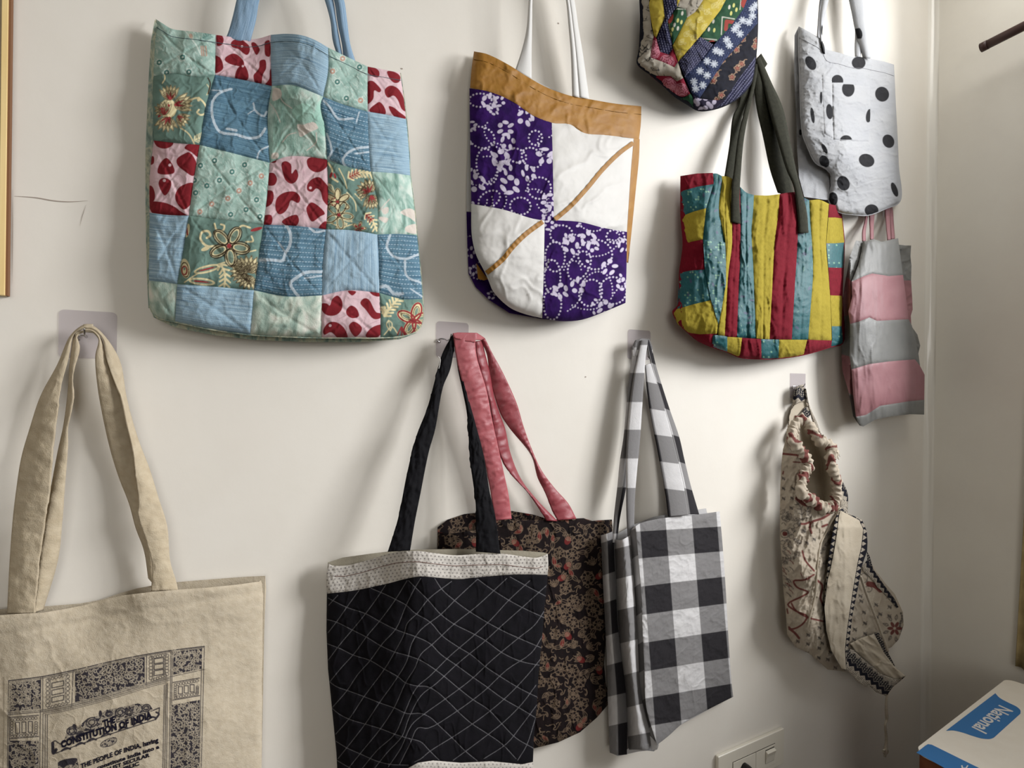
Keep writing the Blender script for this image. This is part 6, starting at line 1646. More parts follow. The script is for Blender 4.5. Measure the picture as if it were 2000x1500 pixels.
B9 = [[(35, 620), (90, 550), (160, 450), (240, 340)], [(40, 440), (100, 375)], [(35, 800), (110, 700), (190, 605), (280, 495), (350, 400), (410, 310)], [(50, 935), (120, 850), (210, 750), (290, 640), (370, 545), (470, 410), (550, 280)], [(60, 1110), (160, 995), (230, 890), (310, 800), (390, 690), (480, 590), (540, 450), (600, 330), (640, 265)],
      [(85, 1280), (180, 1170), (270, 1035), (400, 860), (470, 745), (530, 630), (550, 560), (620, 490), (690, 400), (840, 285)], [(100, 1440), (180, 1340), (280, 1210), (370, 1075), (480, 920), (550, 800), (580, 690), (640, 600), (770, 500), (870, 400), (1010, 270)], [(170, 1500), (250, 1400), (380, 1240), (470, 1100), (540, 945), (600, 850), (640, 760), (720, 690), (860, 560), (1000, 450), (1200, 265)],
      [(260, 1500), (360, 1380), (470, 1280), (530, 1150), (610, 980), (700, 900), (830, 770), (970, 650), (1100, 530), (1210, 410), (1350, 280)], [(340, 1500), (420, 1400), (520, 1290), (560, 1180), (640, 1030), (740, 950), (880, 820), (1050, 680), (1170, 570), (1300, 455), (1460, 310)], [(430, 1490), (510, 1370), (580, 1220), (660, 1150), (800, 1050), (960, 930), (1100, 800), (1280, 650), (1380, 570), (1442, 480)],
      [(500, 1480), (570, 1340), (620, 1240), (690, 1240), (860, 1140), (1050, 1000), (1200, 860), (1360, 750), (1432, 640)], [(600, 1460), (640, 1440), (700, 1390), (860, 1290), (1050, 1160), (1200, 1035), (1330, 900), (1420, 790)], [(850, 1450), (1000, 1340), (1180, 1200), (1300, 1080), (1390, 960)], [(1050, 1440), (1200, 1340), (1290, 1230), (1395, 1090)], [(1270, 1450), (1330, 1350), (1385, 1180)]]
def pr_quilt(I):
    I.crop(*C10)
    for p in A9 + B9: I.line(0, p, 2.9)
    # running stitch: broken into short thread runs
    I.a[:, 0] = np.minimum(I.a[:, 0], 1.2 * np.sin((I.x - I.y * .6) * 1.9) + 1.1)
    return I
stitchL = [smooth_line(k12(p), n=3) for p in A9 + B9]
def dep9q(x, y):
    d = dep9(x, y); q = np.full(len(x), 99.)
    for Lq in stitchL:
        i = np.nonzero((x > Lq[:, 0].min() - 8) & (x < Lq[:, 0].max() + 8) & (y > Lq[:, 1].min() - 8) & (y < Lq[:, 1].max() + 8))[0]
        if len(i): q[i] = np.minimum(q[i], dist_line(x[i], y[i], Lq))
    return d - .0012 * np.exp(-(q / 3.5) ** 2)
poly('front_panel', BAG9, m_black, LE[:0] + RBm + RE[1:] + BT[::-1][1:] + LE[::-1][1:-1], dep9q, 1.5, pr_quilt, puff=.001, pw=2.5, sm=False)
m_speck = cloth('white_speckled_cotton', plain((206, 200, 192), (198, 192, 184), 40), [(0, (84, 78, 80), .85)], bump=.3)
def pr_speck(dx, dy):
    def f(I):
        I.crop(*C10); rg = random.Random(2)
        for r in range(0, 46):
            for c in range(0, 62):
                x = -10 + c * 26 + (r % 2) * 13 + rg.uniform(-2, 2); y = 60 + r * 21 + rg.uniform(-2, 2)
                yy = y + float(np.interp(x, [30, 560, 890, 1470], [70, -10, 5, 0]))
                I.ell(0, x + dx, yy + dy, 4.6, 5.2)
        return I
    return f
wr9b = wrinkle(.0011, 16, 95, .8)
coons('rim_band', BAG9, m_speck, RT, RBm, [RT[0], k12([(25, 260)])[0], RBm[0]], [RT[-1], k12([(1470, 175)])[0], RBm[-1]], lambda x, y: dep9(x, y) + wr9b(x, y) + .001, 1.7, pr_speck(0, 0), puff=.002, pw=3.)
Lh = resample(np.array(RT, float), 90) + np.array([0, 21.])
m_thr9 = solid('brown_thread', (120, 92, 84), .9, .1)
tube('hem_stitch', [tuple(p) for p in W(Lh[3:-2, 0], Lh[3:-2, 1], dep9(Lh[3:-2, 0], Lh[3:-2, 1]) + .0016)], .0005, m_thr9, BAG9, 5, n=2)
poly('bottom_band', BAG9, m_speck, k12([(560, 1500), (620, 1466), (720, 1451), (900, 1466), (1100, 1456), (1300, 1476), (1372, 1461), (1366, 1640), (1100, 1660), (800, 1650), (500, 1660), (300, 1640), (100, 1640), (98, 1562), (250, 1572), (420, 1557)]), lambda x, y: dep9(x, y) + .001, 2.2, lambda I: pr_speck(0, 700)(I), puff=.002, pw=3., sm=False)
m_linen = cloth('dotted_lining', plain((176, 168, 150), (166, 158, 140), 40), bump=.3)
BR9 = k12([(1466, 104), (1440, 97), (1300, 85), (1170, 82), (900, 74), (600, 78), (420, 91), (300, 106), (130, 130), (33, 162)])
poly('back_panel', BAG9, m_linen, BR9 + k12([(40, 300), (90, 1400), (100, 1620), (700, 1640), (1364, 1620), (1376, 1300), (1440, 420), (1466, 240)]), lambda x, y: np.interp(x, [638, 700, 850, 1000, 1070], [.024, .026, .038, .040, .044]), 7, sm=False)
m_blkst = cloth('black_strap_cotton', plain((17, 16, 20), (12, 11, 15), 40), bump=.2, rough=.8)
k13 = cr(600, 600, 1.6662)
wst = wrinkle(.0022, 16, 97, .8, (.6, 2.))
strap('strap', BAG9, m_blkst, k13([(474, 86), (440, 150), (420, 220), (390, 330), (355, 420), (325, 540), (295, 690), (262, 796)]), k13([(484, 92), (466, 200), (442, 260), (416, 400), (396, 470), (366, 620), (350, 700), (335, 792)]), [.028, .034, .040, .044, .050, .058, .064, .070], res=3, wr=wst)
strap('strap', BAG9, m_blkst, k13([(476, 86), (490, 200), (505, 270), (520, 350), (530, 500), (548, 640), (549, 796)]), k13([(486, 90), (503, 210), (548, 380), (574, 480), (594, 600), (612, 680), (629, 802)]), [.028, .032, .038, .046, .054, .060, .062], res=3, wr=wst)
tube('loose_thread', [tuple(W(x, y, .046)[0]) for x, y in ((856, 696), (860, 702), (859, 712), (857, 720))], .0006, M_WPRINT, BAG9, 5)

# ================================================================== BAG: black and white checked tote
DYE[:] = [.80, 1.]
C11 = (1130, 620, 1.7057); k14 = cr(*C11)
BAG10 = thing('checked_tote_bag', 'black, grey and white buffalo check tote with checked straps, lower right', 'tote bag', tuple(W(1290, 1470, .01)[0]))
m_check = cloth('buffalo_check', plain((210, 208, 208), (202, 200, 200), 40), [(0, (130, 128, 128)), (1, (130, 128, 128)), (2, (44, 42, 45))], bump=.3)
def grid_ink(I, cols, rows):
    """cols, rows: functions giving signed distance (px) to the dark yarn bands"""
    c = cols(I); r = rows(I)
    I.a[:, 0] = np.minimum(np.maximum(c, r), 9.); I.a[:, 2] = np.minimum(c, r)
    return I
def bandsd(v, iv, k):
    f = np.full(v.shape, -9.)
    for a, b in iv: f = np.maximum(f, np.minimum(v - a, b - v) * k)
    return f
dep10a = rbf([(1238, 1025, .060), (1300, 1010, .050), (1406, 998, .016), (1410, 1150, .018), (1432, 1361, .016), (1250, 1150, .070), (1262, 1400, .080), (1288, 1455, .078), (1330, 1150, .054), (1340, 1300, .056), (1345, 1400, .050), (1400, 1380, .030)])
wr10 = wrinkle(.0022, 40, 101, .6); wr10b = wrinkle(.0007, 14, 104, 1.)
def dep10(x, y): return dep10a(x, y) + wr10(x, y) + wr10b(x, y)
FT = k14([(184, 700), (205, 686), (260, 672), (340, 662), (400, 656), (470, 646)]); FB = k14([(262, 1424), (300, 1394), (350, 1350), (440, 1302), (515, 1264)])
FL = k14([(184, 700), (196, 800), (206, 900), (214, 1050), (220, 1180), (226, 1300), (262, 1424)]); FRr = k14([(470, 646), (480, 760), (490, 900), (500, 1080), (508, 1200), (515, 1264)])
def ck_front(I):
    x = (I.x - 1130) * 1.7057; y = (I.y - 620) * 1.7057
    u = I.s
    yy = y + (x - 205) * .09 * 1.0          # rows sink to the right
    cu = lambda I: bandsd(x - (y - 700) * np.interp(u, [0, 1], [.075, .083]), [(205, 292), (380, 463)], 1 / 1.7)
    rw = lambda I: bandsd(y + (x - 205) * np.interp(y, [700, 900, 1200], [.06, .13, .17]), [(713, 803), (897, 992), (1086, 1182), (1272, 1366), (1460, 1600)], 1 / 1.7)
    return grid_ink(I, cu, rw)
coons('front_panel', BAG10, m_check, FT, FB, FL, FRr, dep10, 1.6, ck_front, puff=.002, pw=3.)
# two soft pleats on the left
def tube_depth(xa, xb, d0, d1, amp):
    return lambda x, y, s, t: d0 + (d1 - d0) * s + amp * np.sin(np.pi * s) + wrinkle(.0016, 22, 107, .7, (.7, 1.6))(x, y)
def ck_tube(rows_, colr):
    def f(I):
        y = (I.y - 620) * 1.7057
        return grid_ink(I, lambda I: bandsd(I.s, [colr], 24.), lambda I: bandsd(y + I.s * 14, rows_, 1 / 1.7))
    return f
coons('pleat', BAG10, m_check, k14([(74, 726), (95, 720), (116, 712)]), k14([(104, 1450), (130, 1458), (162, 1456)]), k14([(74, 726), (82, 900), (92, 1100), (98, 1300), (104, 1450)]), k14([(116, 712), (122, 850), (134, 1060), (160, 1265), (205, 1440), (162, 1456)])[:4] + k14([(162, 1456)]), tube_depth(0, 0, .028, .034, .014), 1.7, ck_tube([(752, 860), (952, 1062), (1160, 1264), (1362, 1480)], (.5, 1.2)), puff=.002, pw=3.)
coons('pleat', BAG10, m_check, k14([(118, 738), (140, 742), (172, 726)]), k14([(166, 1440), (200, 1440), (252, 1446)]), k14([(118, 738), (124, 850), (136, 1060), (158, 1265), (166, 1440)]), k14([(172, 726), (182, 850), (196, 1060), (208, 1250), (240, 1390), (252, 1446)]), tube_depth(0, 0, .034, .058, .026), 1.7, ck_tube([(772, 872), (976, 1086), (1192, 1300), (1396, 1500)], (1.5, 2.)), puff=.002, pw=3.)
coons('pleat', BAG10, m_check, k14([(170, 728), (178, 705), (190, 694)]), k14([(250, 1446), (262, 1436), (266, 1420)]), k14([(170, 728), (182, 850), (196, 1060), (208, 1250), (240, 1390), (250, 1446)]), k14([(190, 694), (208, 900), (218, 1050), (224, 1180), (232, 1300), (266, 1420)]), lambda x, y, s, t: .052 + .022 * s + 0 * x, 1.8, ck_tube([(716, 806), (900, 995), (1090, 1184), (1276, 1368)], (1.5, 2.)), puff=.001, pw=3.)
poly('bottom_fold', BAG10, m_check, k14([(104, 1448), (160, 1440), (236, 1392), (268, 1424), (262, 1440), (200, 1446), (130, 1462)]), lambda x, y: np.interp(x, [1190, 1230, 1285], [.014, .035, .070]), 2.5, sm=False)
poly('back_panel', BAG10, m_check, k14([(184, 690), (250, 664), (330, 650), (425, 636), (430, 660), (468, 646), (513, 1262), (300, 1380), (200, 1440), (110, 1440), (90, 900), (84, 740), (130, 720)]), lambda x, y: .010 + .014 * (x < 1225), 5., None, sm=False)
def ck_strap(rows_, col=(.55, 1.2), sl=0.):
    def f(I):
        y = (I.y - 620) * 1.7057
        return grid_ink(I, lambda I: bandsd(I.s, [col], 20.), lambda I: bandsd(y + I.s * sl, rows_, 1 / 1.7))
    return f
strap('strap', BAG10, m_check, k14([(182, 90), (178, 130), (164, 250), (150, 400), (138, 480), (130, 560), (118, 660), (112, 750)]), k14([(205, 78), (204, 140), (194, 250), (180, 400), (172, 470), (160, 560), (138, 670), (128, 750)]), [.026, .022, .020, .022, .030, .036], res=2.2, prints=ck_strap([(70, 100), (185, 282), (374, 470), (566, 720)], (.6, 1.2)))
strap('strap', BAG10, m_check, k14([(208, 76), (198, 130), (184, 200), (168, 330), (160, 460), (160, 560), (160, 660), (164, 752)]), k14([(232, 76), (224, 130), (218, 210), (212, 300), (204, 420), (196, 500), (188, 600), (184, 752)]), [.032, .034, .036, .040, .046, .048, .046], [.030, .030, .032, .036, .042, .046, .046], res=2.2, prints=ck_strap([(60, 92), (185, 282), (374, 470), (568, 730)], (1.5, 2.)))
strap('strap', BAG10, m_check, k14([(222, 160), (228, 230), (242, 330), (262, 430), (284, 550), (294, 610), (300, 664)]), k14([(244, 150), (262, 215), (282, 290), (310, 390), (330, 470), (352, 570), (366, 658)]), [.030, .030, .034, .040, .046, .050], [.024, .026, .03, .036, .042, .048], res=2.2, prints=ck_strap([(100, 148), (214, 304), (390, 480), (570, 700)], (-.2, .12), -8))
strap('strap', BAG10, m_check, k14([(226, 78), (236, 130), (258, 210), (284, 300), (310, 390), (330, 470), (352, 570), (362, 656)]), k14([(236, 74), (246, 110), (258, 160), (300, 295), (336, 400), (352, 470), (374, 560), (402, 656)]), [.028, .026, .026, .03, .036, .044], [.022, .018, .016, .018, .022, .028], res=2.2, prints=ck_strap([(60, 150), (214, 302), (390, 480), (568, 700)], (.25, 1.2), -8))
poly('strap_fold', BAG10, m_check, k14([(178, 100), (190, 76), (212, 70), (236, 72), (246, 96), (248, 150), (232, 130), (226, 92), (206, 96), (196, 128), (180, 130)]), lambda x, y: np.interp(x, [1235, 1250, 1275], [.026, .030, .022]), 2., lambda I: ck_strap([(60, 108), (130, 170)], (5, 6))(Ink(I.x, I.y, I.x * 0 + .5, I.y * 0)), sm=False, thick=.002)

# ================================================================== BAG: cream drawstring bag with printed strap
DYE[:] = [.84, .80]
CE = (1500, 850, 2.83); kE = cr(*CE); CFF = (1510, 700, 7.5); kF = cr(*CFF)
BAG11 = thing('drawstring_bag', 'cream block-print drawstring bag with ruffled mouth and navy patterned strap near the corner', 'drawstring bag', tuple(W(1620, 1310, .02)[0]))
m_cre = cloth('cream_block_print', plain((196, 182, 160), (184, 168, 146), 50), [(1, (70, 64, 66), .85), (0, (116, 36, 34), .92), (2, (44, 40, 44), .9)], bump=.3)
m_lin = cloth('plain_cream_lining', plain((202, 188, 164), (192, 177, 152), 40), bump=.3)
m_nav = cloth('navy_kilim_print', plain((190, 178, 158), (180, 166, 146), 60), [(0, (28, 28, 40)), (1, (190, 178, 158)), (2, (28, 28, 40))], bump=.3)
m_cord = solid('cotton_cord', (206, 194, 172), .9, .1, c2=(186, 172, 150), scale=200)
dep11a = rbf([(1541, 840, .024), (1527, 900, .022), (1523, 1000, .024), (1530, 1150, .030), (1538, 1240, .040), (1580, 1285, .050), (1650, 1310, .044), (1560, 900, .058), (1565, 1000, .072), (1565, 1120, .084), (1570, 1210, .086), (1600, 1000, .078), (1640, 995, .070),
              (1600, 1100, .086), (1620, 1200, .076), (1630, 1270, .064), (1590, 1250, .076), (1640, 1100, .070)])
wr11 = wrinkle(.0046, 26, 111, .7, (.55, 1.7), .25); wr11b = wrinkle(.0014, 10, 114, .8)
def dep11(x, y): return dep11a(x, y) + wr11(x, y) + wr11b(x, y)
def motif(I, x, y, r=8, ch=1):
    I.ell(ch, x - r * .3, y - r * .3, r * .55, r * .5); I.ell(ch, x + r * .5, y + r * .3, r * .5, r * .5); I.line(ch, [(x - r, y + r * .8), (x, y), (x + r, y - r * .8)], r * .35, False); I.line(ch, [(x - r * .8, y - r), (x + r * .6, y + r)], r * .3, False)
def pr_body(I):
    I.crop(*CE)
    for x, y in ((85, 240), (85, 295), (85, 350), (138, 295), (132, 348), (128, 403), (195, 528), (255, 576), (215, 596), (200, 530), (285, 1065), (222, 1105), (285, 1122), (220, 1155), (283, 1178), (345, 1200), (345, 1110), (165, 1140), (215, 1205), (372, 1285), (280, 1230), (340, 1060), (400, 1240), (300, 1150), (330, 1240)): motif(I, x, y, 11)
    for p, w in (([(78, 102), (140, 108), (210, 116)], 12), ([(140, 148), (178, 150)], 8), ([(85, 200), (82, 215)], 8), ([(340, 436), (300, 460), (240, 482), (232, 510), (240, 540)], 13), ([(300, 505), (328, 494)], 12), ([(190, 640), (205, 690), (255, 750)], 10), ([(255, 770), (200, 800), (142, 806), (160, 840), (222, 868), (190, 890), (110, 935), (160, 975), (215, 1000), (190, 1045), (130, 1072), (115, 1060)], 10),
                 ([(130, 930), (150, 965), (215, 1005), (310, 1030)], 10), ([(118, 1070), (150, 1095), (172, 1122)], 13), ([(105, 960), (110, 985)], 8), ([(215, 800), (232, 790)], 6), ([(180, 760), (192, 790)], 5), ([(270, 800), (300, 830), (290, 900), (305, 940)], 12), ([(160, 350), (200, 380), (235, 385)], 22), ([(290, 360), (310, 400), (340, 380)], 24), ([(230, 480), (205, 490), (185, 490)], 12)): I.line(0, p, w)
    rg = random.Random(8)
    for k in range(34):
        x, y = rg.uniform(75, 165), rg.uniform(420, 700); t = rg.random()
        if t < .35: I.leaf(1, x, y, rg.uniform(16, 26), rg.uniform(6, 11), rg.uniform(0, 180), 4)
        elif t < .6: I.ell(1, x, y, 14, 11, 0, ring=4)
        elif t < .8: I.fern(1, [(x, y), (x + 16, y + 22)], 12, 4, 4)
        else: I.line(1, [(x - 12, y), (x, y - 10), (x + 14, y + 6)], 4)
    I.ell(0, 93, 545, 14, 13); I.ell(1, 93, 545, 24, 22, 0, ring=5); I.fern(1, [(190, 470), (180, 400), (150, 360)], 22, 5, 5); I.fern(1, [(235, 460), (215, 420), (230, 390)], 22, 5, 5)
    for k in range(20):
        x, y = rg.uniform(80, 130), rg.uniform(640, 900); I.line(1 if k % 3 else 0, [(x - 10, y - 8), (x + 4, y + 2), (x + 12, y + 14)], 5)
    for x, y in ((320, 700), (300, 640), (330, 600), (345, 540), (350, 580), (320, 560)): I.leaf(1, x, y, 20, 8, x, 4); I.ell(1, x + 8, y - 12, 9, 8, ring=3.5)
    return I
body = kE([(112, -30), (100, 20), (82, 80), (74, 160), (68, 280), (66, 420), (66, 560), (76, 700), (84, 850), (100, 1000), (106, 1100), (150, 1170), (225, 1205), (280, 1250), (330, 1295), (425, 1306), (440, 1250), (420, 1100), (430, 950), (360, 820), (355, 700), (385, 520), (400, 400), (385, 385), (340, 390), (310, 402), (250, 362), (190, 322), (172, 280), (196, 212), (222, 160), (200, 112), (162, 62), (132, 20), (124, -30)])
poly('body_front', BAG11, m_cre, body, dep11, 1.9, pr_body, puff=.004, pw=3., sm=False)
# pale roll added as the highlight where the front turns to the side
tube('fold_highlight', [tuple(W(x, y, dep11(np.array([x]), np.array([y]))[0] + .002)[0]) for x, y in kE([(398, 402), (372, 450), (350, 482), (318, 545), (290, 602), (276, 690), (268, 800), (258, 900), (232, 1000), (218, 1060)])], .0022, m_lin, BAG11, 8)
poly('mouth_lining', BAG11, m_lin, kF([(300, 1040), (380, 900), (440, 900), (520, 980), (600, 1110), (700, 1230), (840, 1330), (900, 1480)]) + kE([(378, 200), (385, 300), (380, 380), (320, 398), (250, 360), (190, 318), (176, 270), (205, 210), (230, 160), (205, 110), (160, 55), (130, 20)]), lambda x, y: np.interp(x - np.interp(y, [820, 900, 980], [1566, 1600, 1606]), [-26, -8, 4, 26], [.014, .008, .012, .074]) + .022 * np.clip((y - 930) / 50, 0, 1), 3., sm=True)
ring = kF([(290, 1050), (330, 960), (385, 905), (440, 905), (520, 968), (600, 1095), (680, 1205), (800, 1255), (890, 1390)]) + kE([(345, 120), (352, 170), (376, 240), (380, 300), (378, 340), (362, 388), (312, 402), (250, 362), (190, 322), (184, 272), (200, 212), (224, 160), (200, 112), (162, 62), (132, 30)])
rd = [.040, .038, .038, .042, .052, .064, .074, .080, .086, .088, .090, .090, .090, .090, .092, .092, .084, .080, .074, .070, .068, .066, .060, .052]
RLc = smooth_line(ring, closed=True, n=6); m = len(RLc); dd = np.interp(np.arange(m) / m * len(rd), np.arange(len(rd) + 1), rd + rd[:1])
RLw = W(RLc[:, 0], RLc[:, 1], dd)
nr, seg = 340, 18
cum = np.r_[0, np.cumsum(np.linalg.norm(np.diff(np.vstack([RLw, RLw[:1]]), axis=0), axis=1))]
tq = np.linspace(0, cum[-1], nr, endpoint=False)
RR = np.stack([np.interp(tq, cum, np.r_[RLw[:, k], RLw[0, k]]) for k in range(3)], 1)
Tn = np.roll(RR, -2, 0) - np.roll(RR, 2, 0); Tn /= np.linalg.norm(Tn, axis=1)[:, None]
Nn = np.cross(Tn, np.array([0, 1., 0])); Nn /= np.linalg.norm(Nn, axis=1)[:, None]; Bn = np.cross(Tn, Nn)
rng = np.random.RandomState(3)
co = []
ph = np.cumsum(rng.uniform(.5, 1.25, nr))
for i in range(nr):
    ruff = 1 + .15 * math.sin(ph[i]) + .12 * math.sin(.37 * ph[i] + 1)
    for k in range(seg):
        a = 2 * math.pi * k / seg
        r = .0125 * (ruff if abs(math.cos(a)) > .2 else 1.) * (1 + .12 * math.sin(3 * a + ph[i]))
        co.append(RR[i] + r * (math.cos(a) * Nn[i] * 1.05 + math.sin(a) * Bn[i] * .8))
i0 = np.arange(nr * seg).reshape(nr, seg); nx = np.roll(i0, -1, 0)
fc = np.stack([i0, np.roll(i0, -1, 1), np.roll(nx, -1, 1), nx], -1).reshape(-1, 4)
co = np.array(co)
# red-brown dabs of the print running over the gathers
inkr = np.full((nr * seg, 4), -9.)
for i in range(nr):
    for c0, w in ((18, 5), (44, 6), (70, 4), (96, 6), (118, 5), (150, 9), (166, 5), (186, 10), (204, 6), (226, 8), (246, 5), (262, 9), (284, 6)):
        inkr[i * seg:(i + 1) * seg, 0] = np.maximum(inkr[i * seg:(i + 1) * seg, 0], [min(w * .55 - abs(i - c0 * 1.13 - 6 * math.sin(k * .5 + c0)), 1.4) for k in range(seg)])
uvr = np.c_[np.repeat(np.arange(nr) * .003, seg), np.tile(np.arange(seg) * .004, nr)]
mesh_obj('gathered_mouth', co, fc, m_cre, BAG11, uvr, inkr)
for k in range(9):
    p = W(1627 + rng.uniform(-3, 3), 884 + rng.uniform(-3, 3), .062)[0]; q = W(1640 + rng.uniform(-6, 5), 886 + rng.uniform(-9, 12), .070)[0]
    tube('cord_fringe', [tuple(p), tuple((p + q) / 2 + np.array([0, -.003, .002])), tuple(q)], .0007, m_cord, BAG11, 5, n=4)

def pr_kilim(ang=0., tri=True, base=None, per=9.):
    ca, sa = math.cos(math.radians(ang)), math.sin(math.radians(ang))
    def f(I):
        u = I.x * ca + I.y * sa; v = -I.x * sa + I.y * ca
        z = np.abs((u / per) % 2. - 1.) * per * .9          # zig-zag
        b = (v + z) / (per * 1.6); k = np.floor(b) % 4; fr = b - np.floor(b)
        I.a[:, 0] = np.where(k == 0, 2., np.where(k == 1, np.minimum((.5 - np.abs(fr - .5)) * 6, 2.) - .6, np.where(k == 2, -2., 1.)))
        dots_ = 1.5 - np.hypot(((u + 1.5) % 4.5) - 2.25, ((v + z) % 4.5) - 2.25)
        I.a[:, 1] = np.where(k == 0, dots_ - .3, -9); I.a[:, 2] = np.where(k == 2, np.where(np.sin(v * 2.2) > .2, .5, -1), np.where(k == 3, -9, -9)); I.a[:, 0] = np.where(k == 3, np.where(np.sin((u + v) * 1.8) > -.1, .4, -1.), I.a[:, 0])
        return I
    return f
def pr_tri(lining, per=12., half=9.):
    """row of dotted triangles pointing in from the edge of the strap"""
    Lq = np.array(lining)
    def f(I):
        q = dist_line(I.x, I.y, np.vstack([Lq, Lq[:1]]))
        w = np.abs((I.y / per) % 1. - .5) * 2            # 0 in the middle of a triangle
        tri = (1. - q / half - w) * per * .5
        I.a[:, 0] = np.where(q < 1.6, 1., -tri * 1.2)
        I.a[:, 1] = -9.
        I.a[:, 2] = np.where(tri > .6, .75 - np.hypot((I.x % 3.6) - 1.8, (I.y % 3.6) - 1.8), -9.)
        return I
    return f
# strap over the hook
poly('strap', BAG11, m_nav, kF([(330, 440), (380, 395), (440, 382), (466, 440), (492, 560), (500, 650), (440, 632), (380, 645), (312, 690), (262, 760), (240, 850), (236, 960), (225, 1010), (240, 860), (270, 720), (292, 580), (310, 500)]), lambda x, y: .018 + .006 * np.sin((x - 1550) / 5.), 1.4, pr_kilim(8, per=7.), puff=.002, pw=2., sm=False, thick=.002)
poly('strap_lining', BAG11, m_lin, kF([(310, 690), (380, 642), (440, 632), (500, 650), (520, 690), (470, 720), (400, 810), (330, 900), (262, 1010), (232, 990), (236, 850), (262, 760)]), lambda x, y: .010 + 0 * x, 2.5, sm=False)
poly('strap', BAG11, m_nav, kF([(520, 690), (558, 770), (560, 800), (500, 905), (400, 890), (350, 930), (262, 1030), (240, 1010), (330, 890), (400, 810), (470, 720)]), lambda x, y: .016 + 0 * x, 1.4, pr_kilim(50, per=6.), puff=.002, pw=2., sm=False)
strap('strap', BAG11, m_nav, kF([(466, 450), (500, 650), (540, 800), (590, 960), (650, 1060), (690, 1165)]) + kE([(345, 150), (380, 215), (402, 300), (400, 410)]), kF([(474, 440), (525, 660), (562, 760), (640, 930), (700, 1090), (740, 1180)]) + kE([(372, 160), (405, 240), (440, 320), (440, 430)]), [.014, .014, .014, .014, .016, .020, .026, .034, .050, .066], res=1.5, prints=pr_kilim(60, per=6.))
LIN11 = kE([(400, 415), (440, 436), (505, 470), (526, 520), (515, 620), (498, 690), (470, 850), (440, 1050), (425, 1180), (432, 1296), (408, 1290), (350, 1190), (322, 1080), (312, 952), (330, 800), (346, 740), (366, 640), (382, 540), (392, 450)])
# the slack strap hanging in front: plain lining inside a patterned border
poly('strap', BAG11, m_nav, kE([(402, 398), (440, 430), (520, 468), (546, 530), (550, 590), (548, 640), (520, 720), (494, 860), (466, 1000), (450, 1140), (436, 1200), (436, 1300), (410, 1292), (350, 1192), (318, 1080), (308, 952), (322, 800), (340, 640), (356, 540), (378, 445)]), lambda x, y: np.interp(y, [990, 1030, 1100, 1200, 1310], [.074, .096, .104, .102, .086]) + np.interp(x, [1612, 1650, 1694], [-.006, .004, -.010]), 1.6,
     pr_tri(LIN11), puff=.002, pw=3., sm=False)
poly('strap_lining', BAG11, m_lin, LIN11, lambda x, y: np.interp(y, [990, 1030, 1100, 1200, 1310], [.074, .096, .104, .102, .086]) + np.interp(x, [1612, 1650, 1694], [-.006, .004, -.010]) + .002 + wrinkle(.0024, 30, 121, .5, (.6, 1.6))(x, y), 2.2, puff=.001, pw=2., sm=False)
# side of the body to the right of the strap
def pr_side(I):
    I.crop(*CE)
    for x, y in ((515, 918), (598, 938), (530, 980), (536, 1040), (536, 1098), (480, 1075), (600, 1005), (665, 892), (672, 950), (670, 1000), (510, 890), (620, 990), (475, 1130), (560, 1180)): motif(I, x, y, 12)
    I.line(0, [(556, 822), (590, 830), (622, 856)], 30); I.ell(1, 530, 790, 20, 26, 0, ring=5); I.ell(1, 555, 850, 20, 16, 0, ring=5)
    for k in range(6): I.ell(0, 700 + 24 * math.cos(k * 1.05), 1068 + 24 * math.sin(k * 1.05), 17, 9, 60 * k)
    for k in range(9): I.leaf(1, 700 + 52 * math.cos(k * .7), 1068 + 62 * math.sin(k * .7), 16, 7, 40 * k, 4.5); I.ell(1, 735 + 6 * math.sin(k), 985 + k * 14, 6, 7)
    return I
side_d = lambda x, y: np.interp(x, [1640, 1680, 1720, 1765], [.058, .064, .058, .026]) + wrinkle(.003, 26, 124, .7, (.6, 1.6))(x, y)
poly('body_side', BAG11, m_cre, kE([(520, 720), (560, 690), (590, 740), (650, 820), (702, 880), (746, 980), (750, 1050), (722, 1130), (682, 1172), (640, 1190), (600, 1110), (470, 1170), (420, 1200), (430, 950)]), side_d, 1.8, pr_side, puff=.004, pw=3., sm=False)
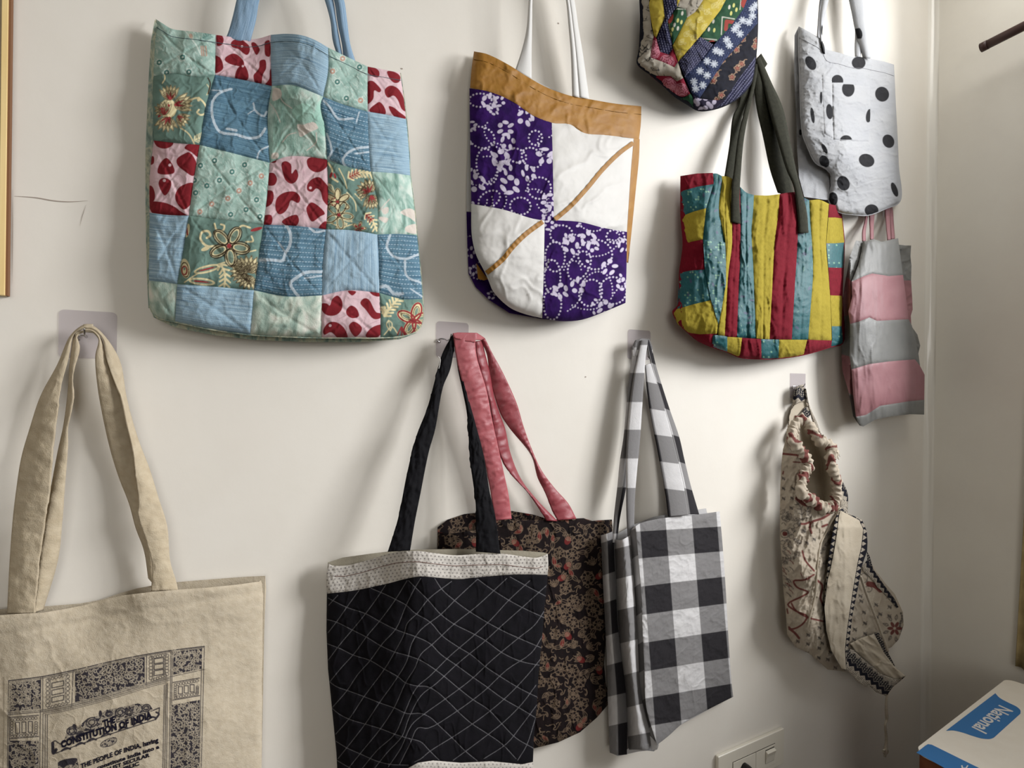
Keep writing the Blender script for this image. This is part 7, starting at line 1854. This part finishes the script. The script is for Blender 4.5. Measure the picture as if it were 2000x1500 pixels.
poly('side_strap', BAG11, m_nav, kE([(546, 640), (562, 668), (582, 740), (640, 826), (700, 905), (722, 950), (712, 955), (640, 870), (606, 842), (580, 800), (528, 750), (522, 722), (548, 690)]), lambda x, y: side_d(x, y) + .004, 1.4, pr_kilim(55, per=6.), puff=.001, pw=2., sm=False)
poly('tail_border', BAG11, m_nav, kE([(588, 1090), (612, 1092), (650, 1150), (668, 1210), (702, 1275), (690, 1290), (640, 1210), (600, 1130)]), lambda x, y: side_d(x, y) + .008, 1.4, pr_kilim(60, per=5.), sm=False)
poly('strap_tail', BAG11, m_nav, kE([(424, 1176), (470, 1186), (540, 1250), (612, 1312), (690, 1348), (757, 1336), (720, 1368), (690, 1392), (655, 1442), (600, 1422), (552, 1376), (545, 1392), (500, 1368), (460, 1320), (428, 1292)]), lambda x, y: np.interp(x, [1648, 1700, 1766], [.090, .086, .070]), 1.4, pr_kilim(40, per=7.), puff=.002, pw=3., sm=False, thick=.002)
poly('tail_lining', BAG11, m_lin, kE([(455, 1152), (520, 1118), (586, 1098), (610, 1140), (640, 1200), (700, 1280), (762, 1332), (735, 1345), (700, 1348), (620, 1318), (560, 1258), (480, 1186)]), lambda x, y: .074 + wrinkle(.006, 26, 131, .6, (1.6, .5), .8)(x, y), 2., puff=.003, pw=3., sm=False, thick=.002)
tube('drawcord', [tuple(W(x, y, d)[0]) for (x, y), d in zip(kE([(512, 780), (528, 830), (548, 890), (572, 950), (600, 1020), (625, 1090), (645, 1140), (662, 1192)]), (.096, .090, .084, .080, .080, .078, .078, .076))], .0030, m_cord, BAG11, 8)
cp = [(1733, 1350), (1731, 1380), (1732, 1404), (1729, 1416), (1731, 1440), (1730, 1462), (1728, 1478)]
tube('cord_tail', [tuple(W(x, y, .066)[0]) for x, y in cp], .0036, m_cord, BAG11, 8, radii=[.003, .0034, .0042, .0028, .0036, .0034, .0052, .0030])
tube('cord_knot', [tuple(W(x, y, .066)[0]) for x, y in ((1725, 1466), (1731, 1463), (1734, 1468), (1729, 1473), (1725, 1468))], .0024, m_cord, BAG11, 7)
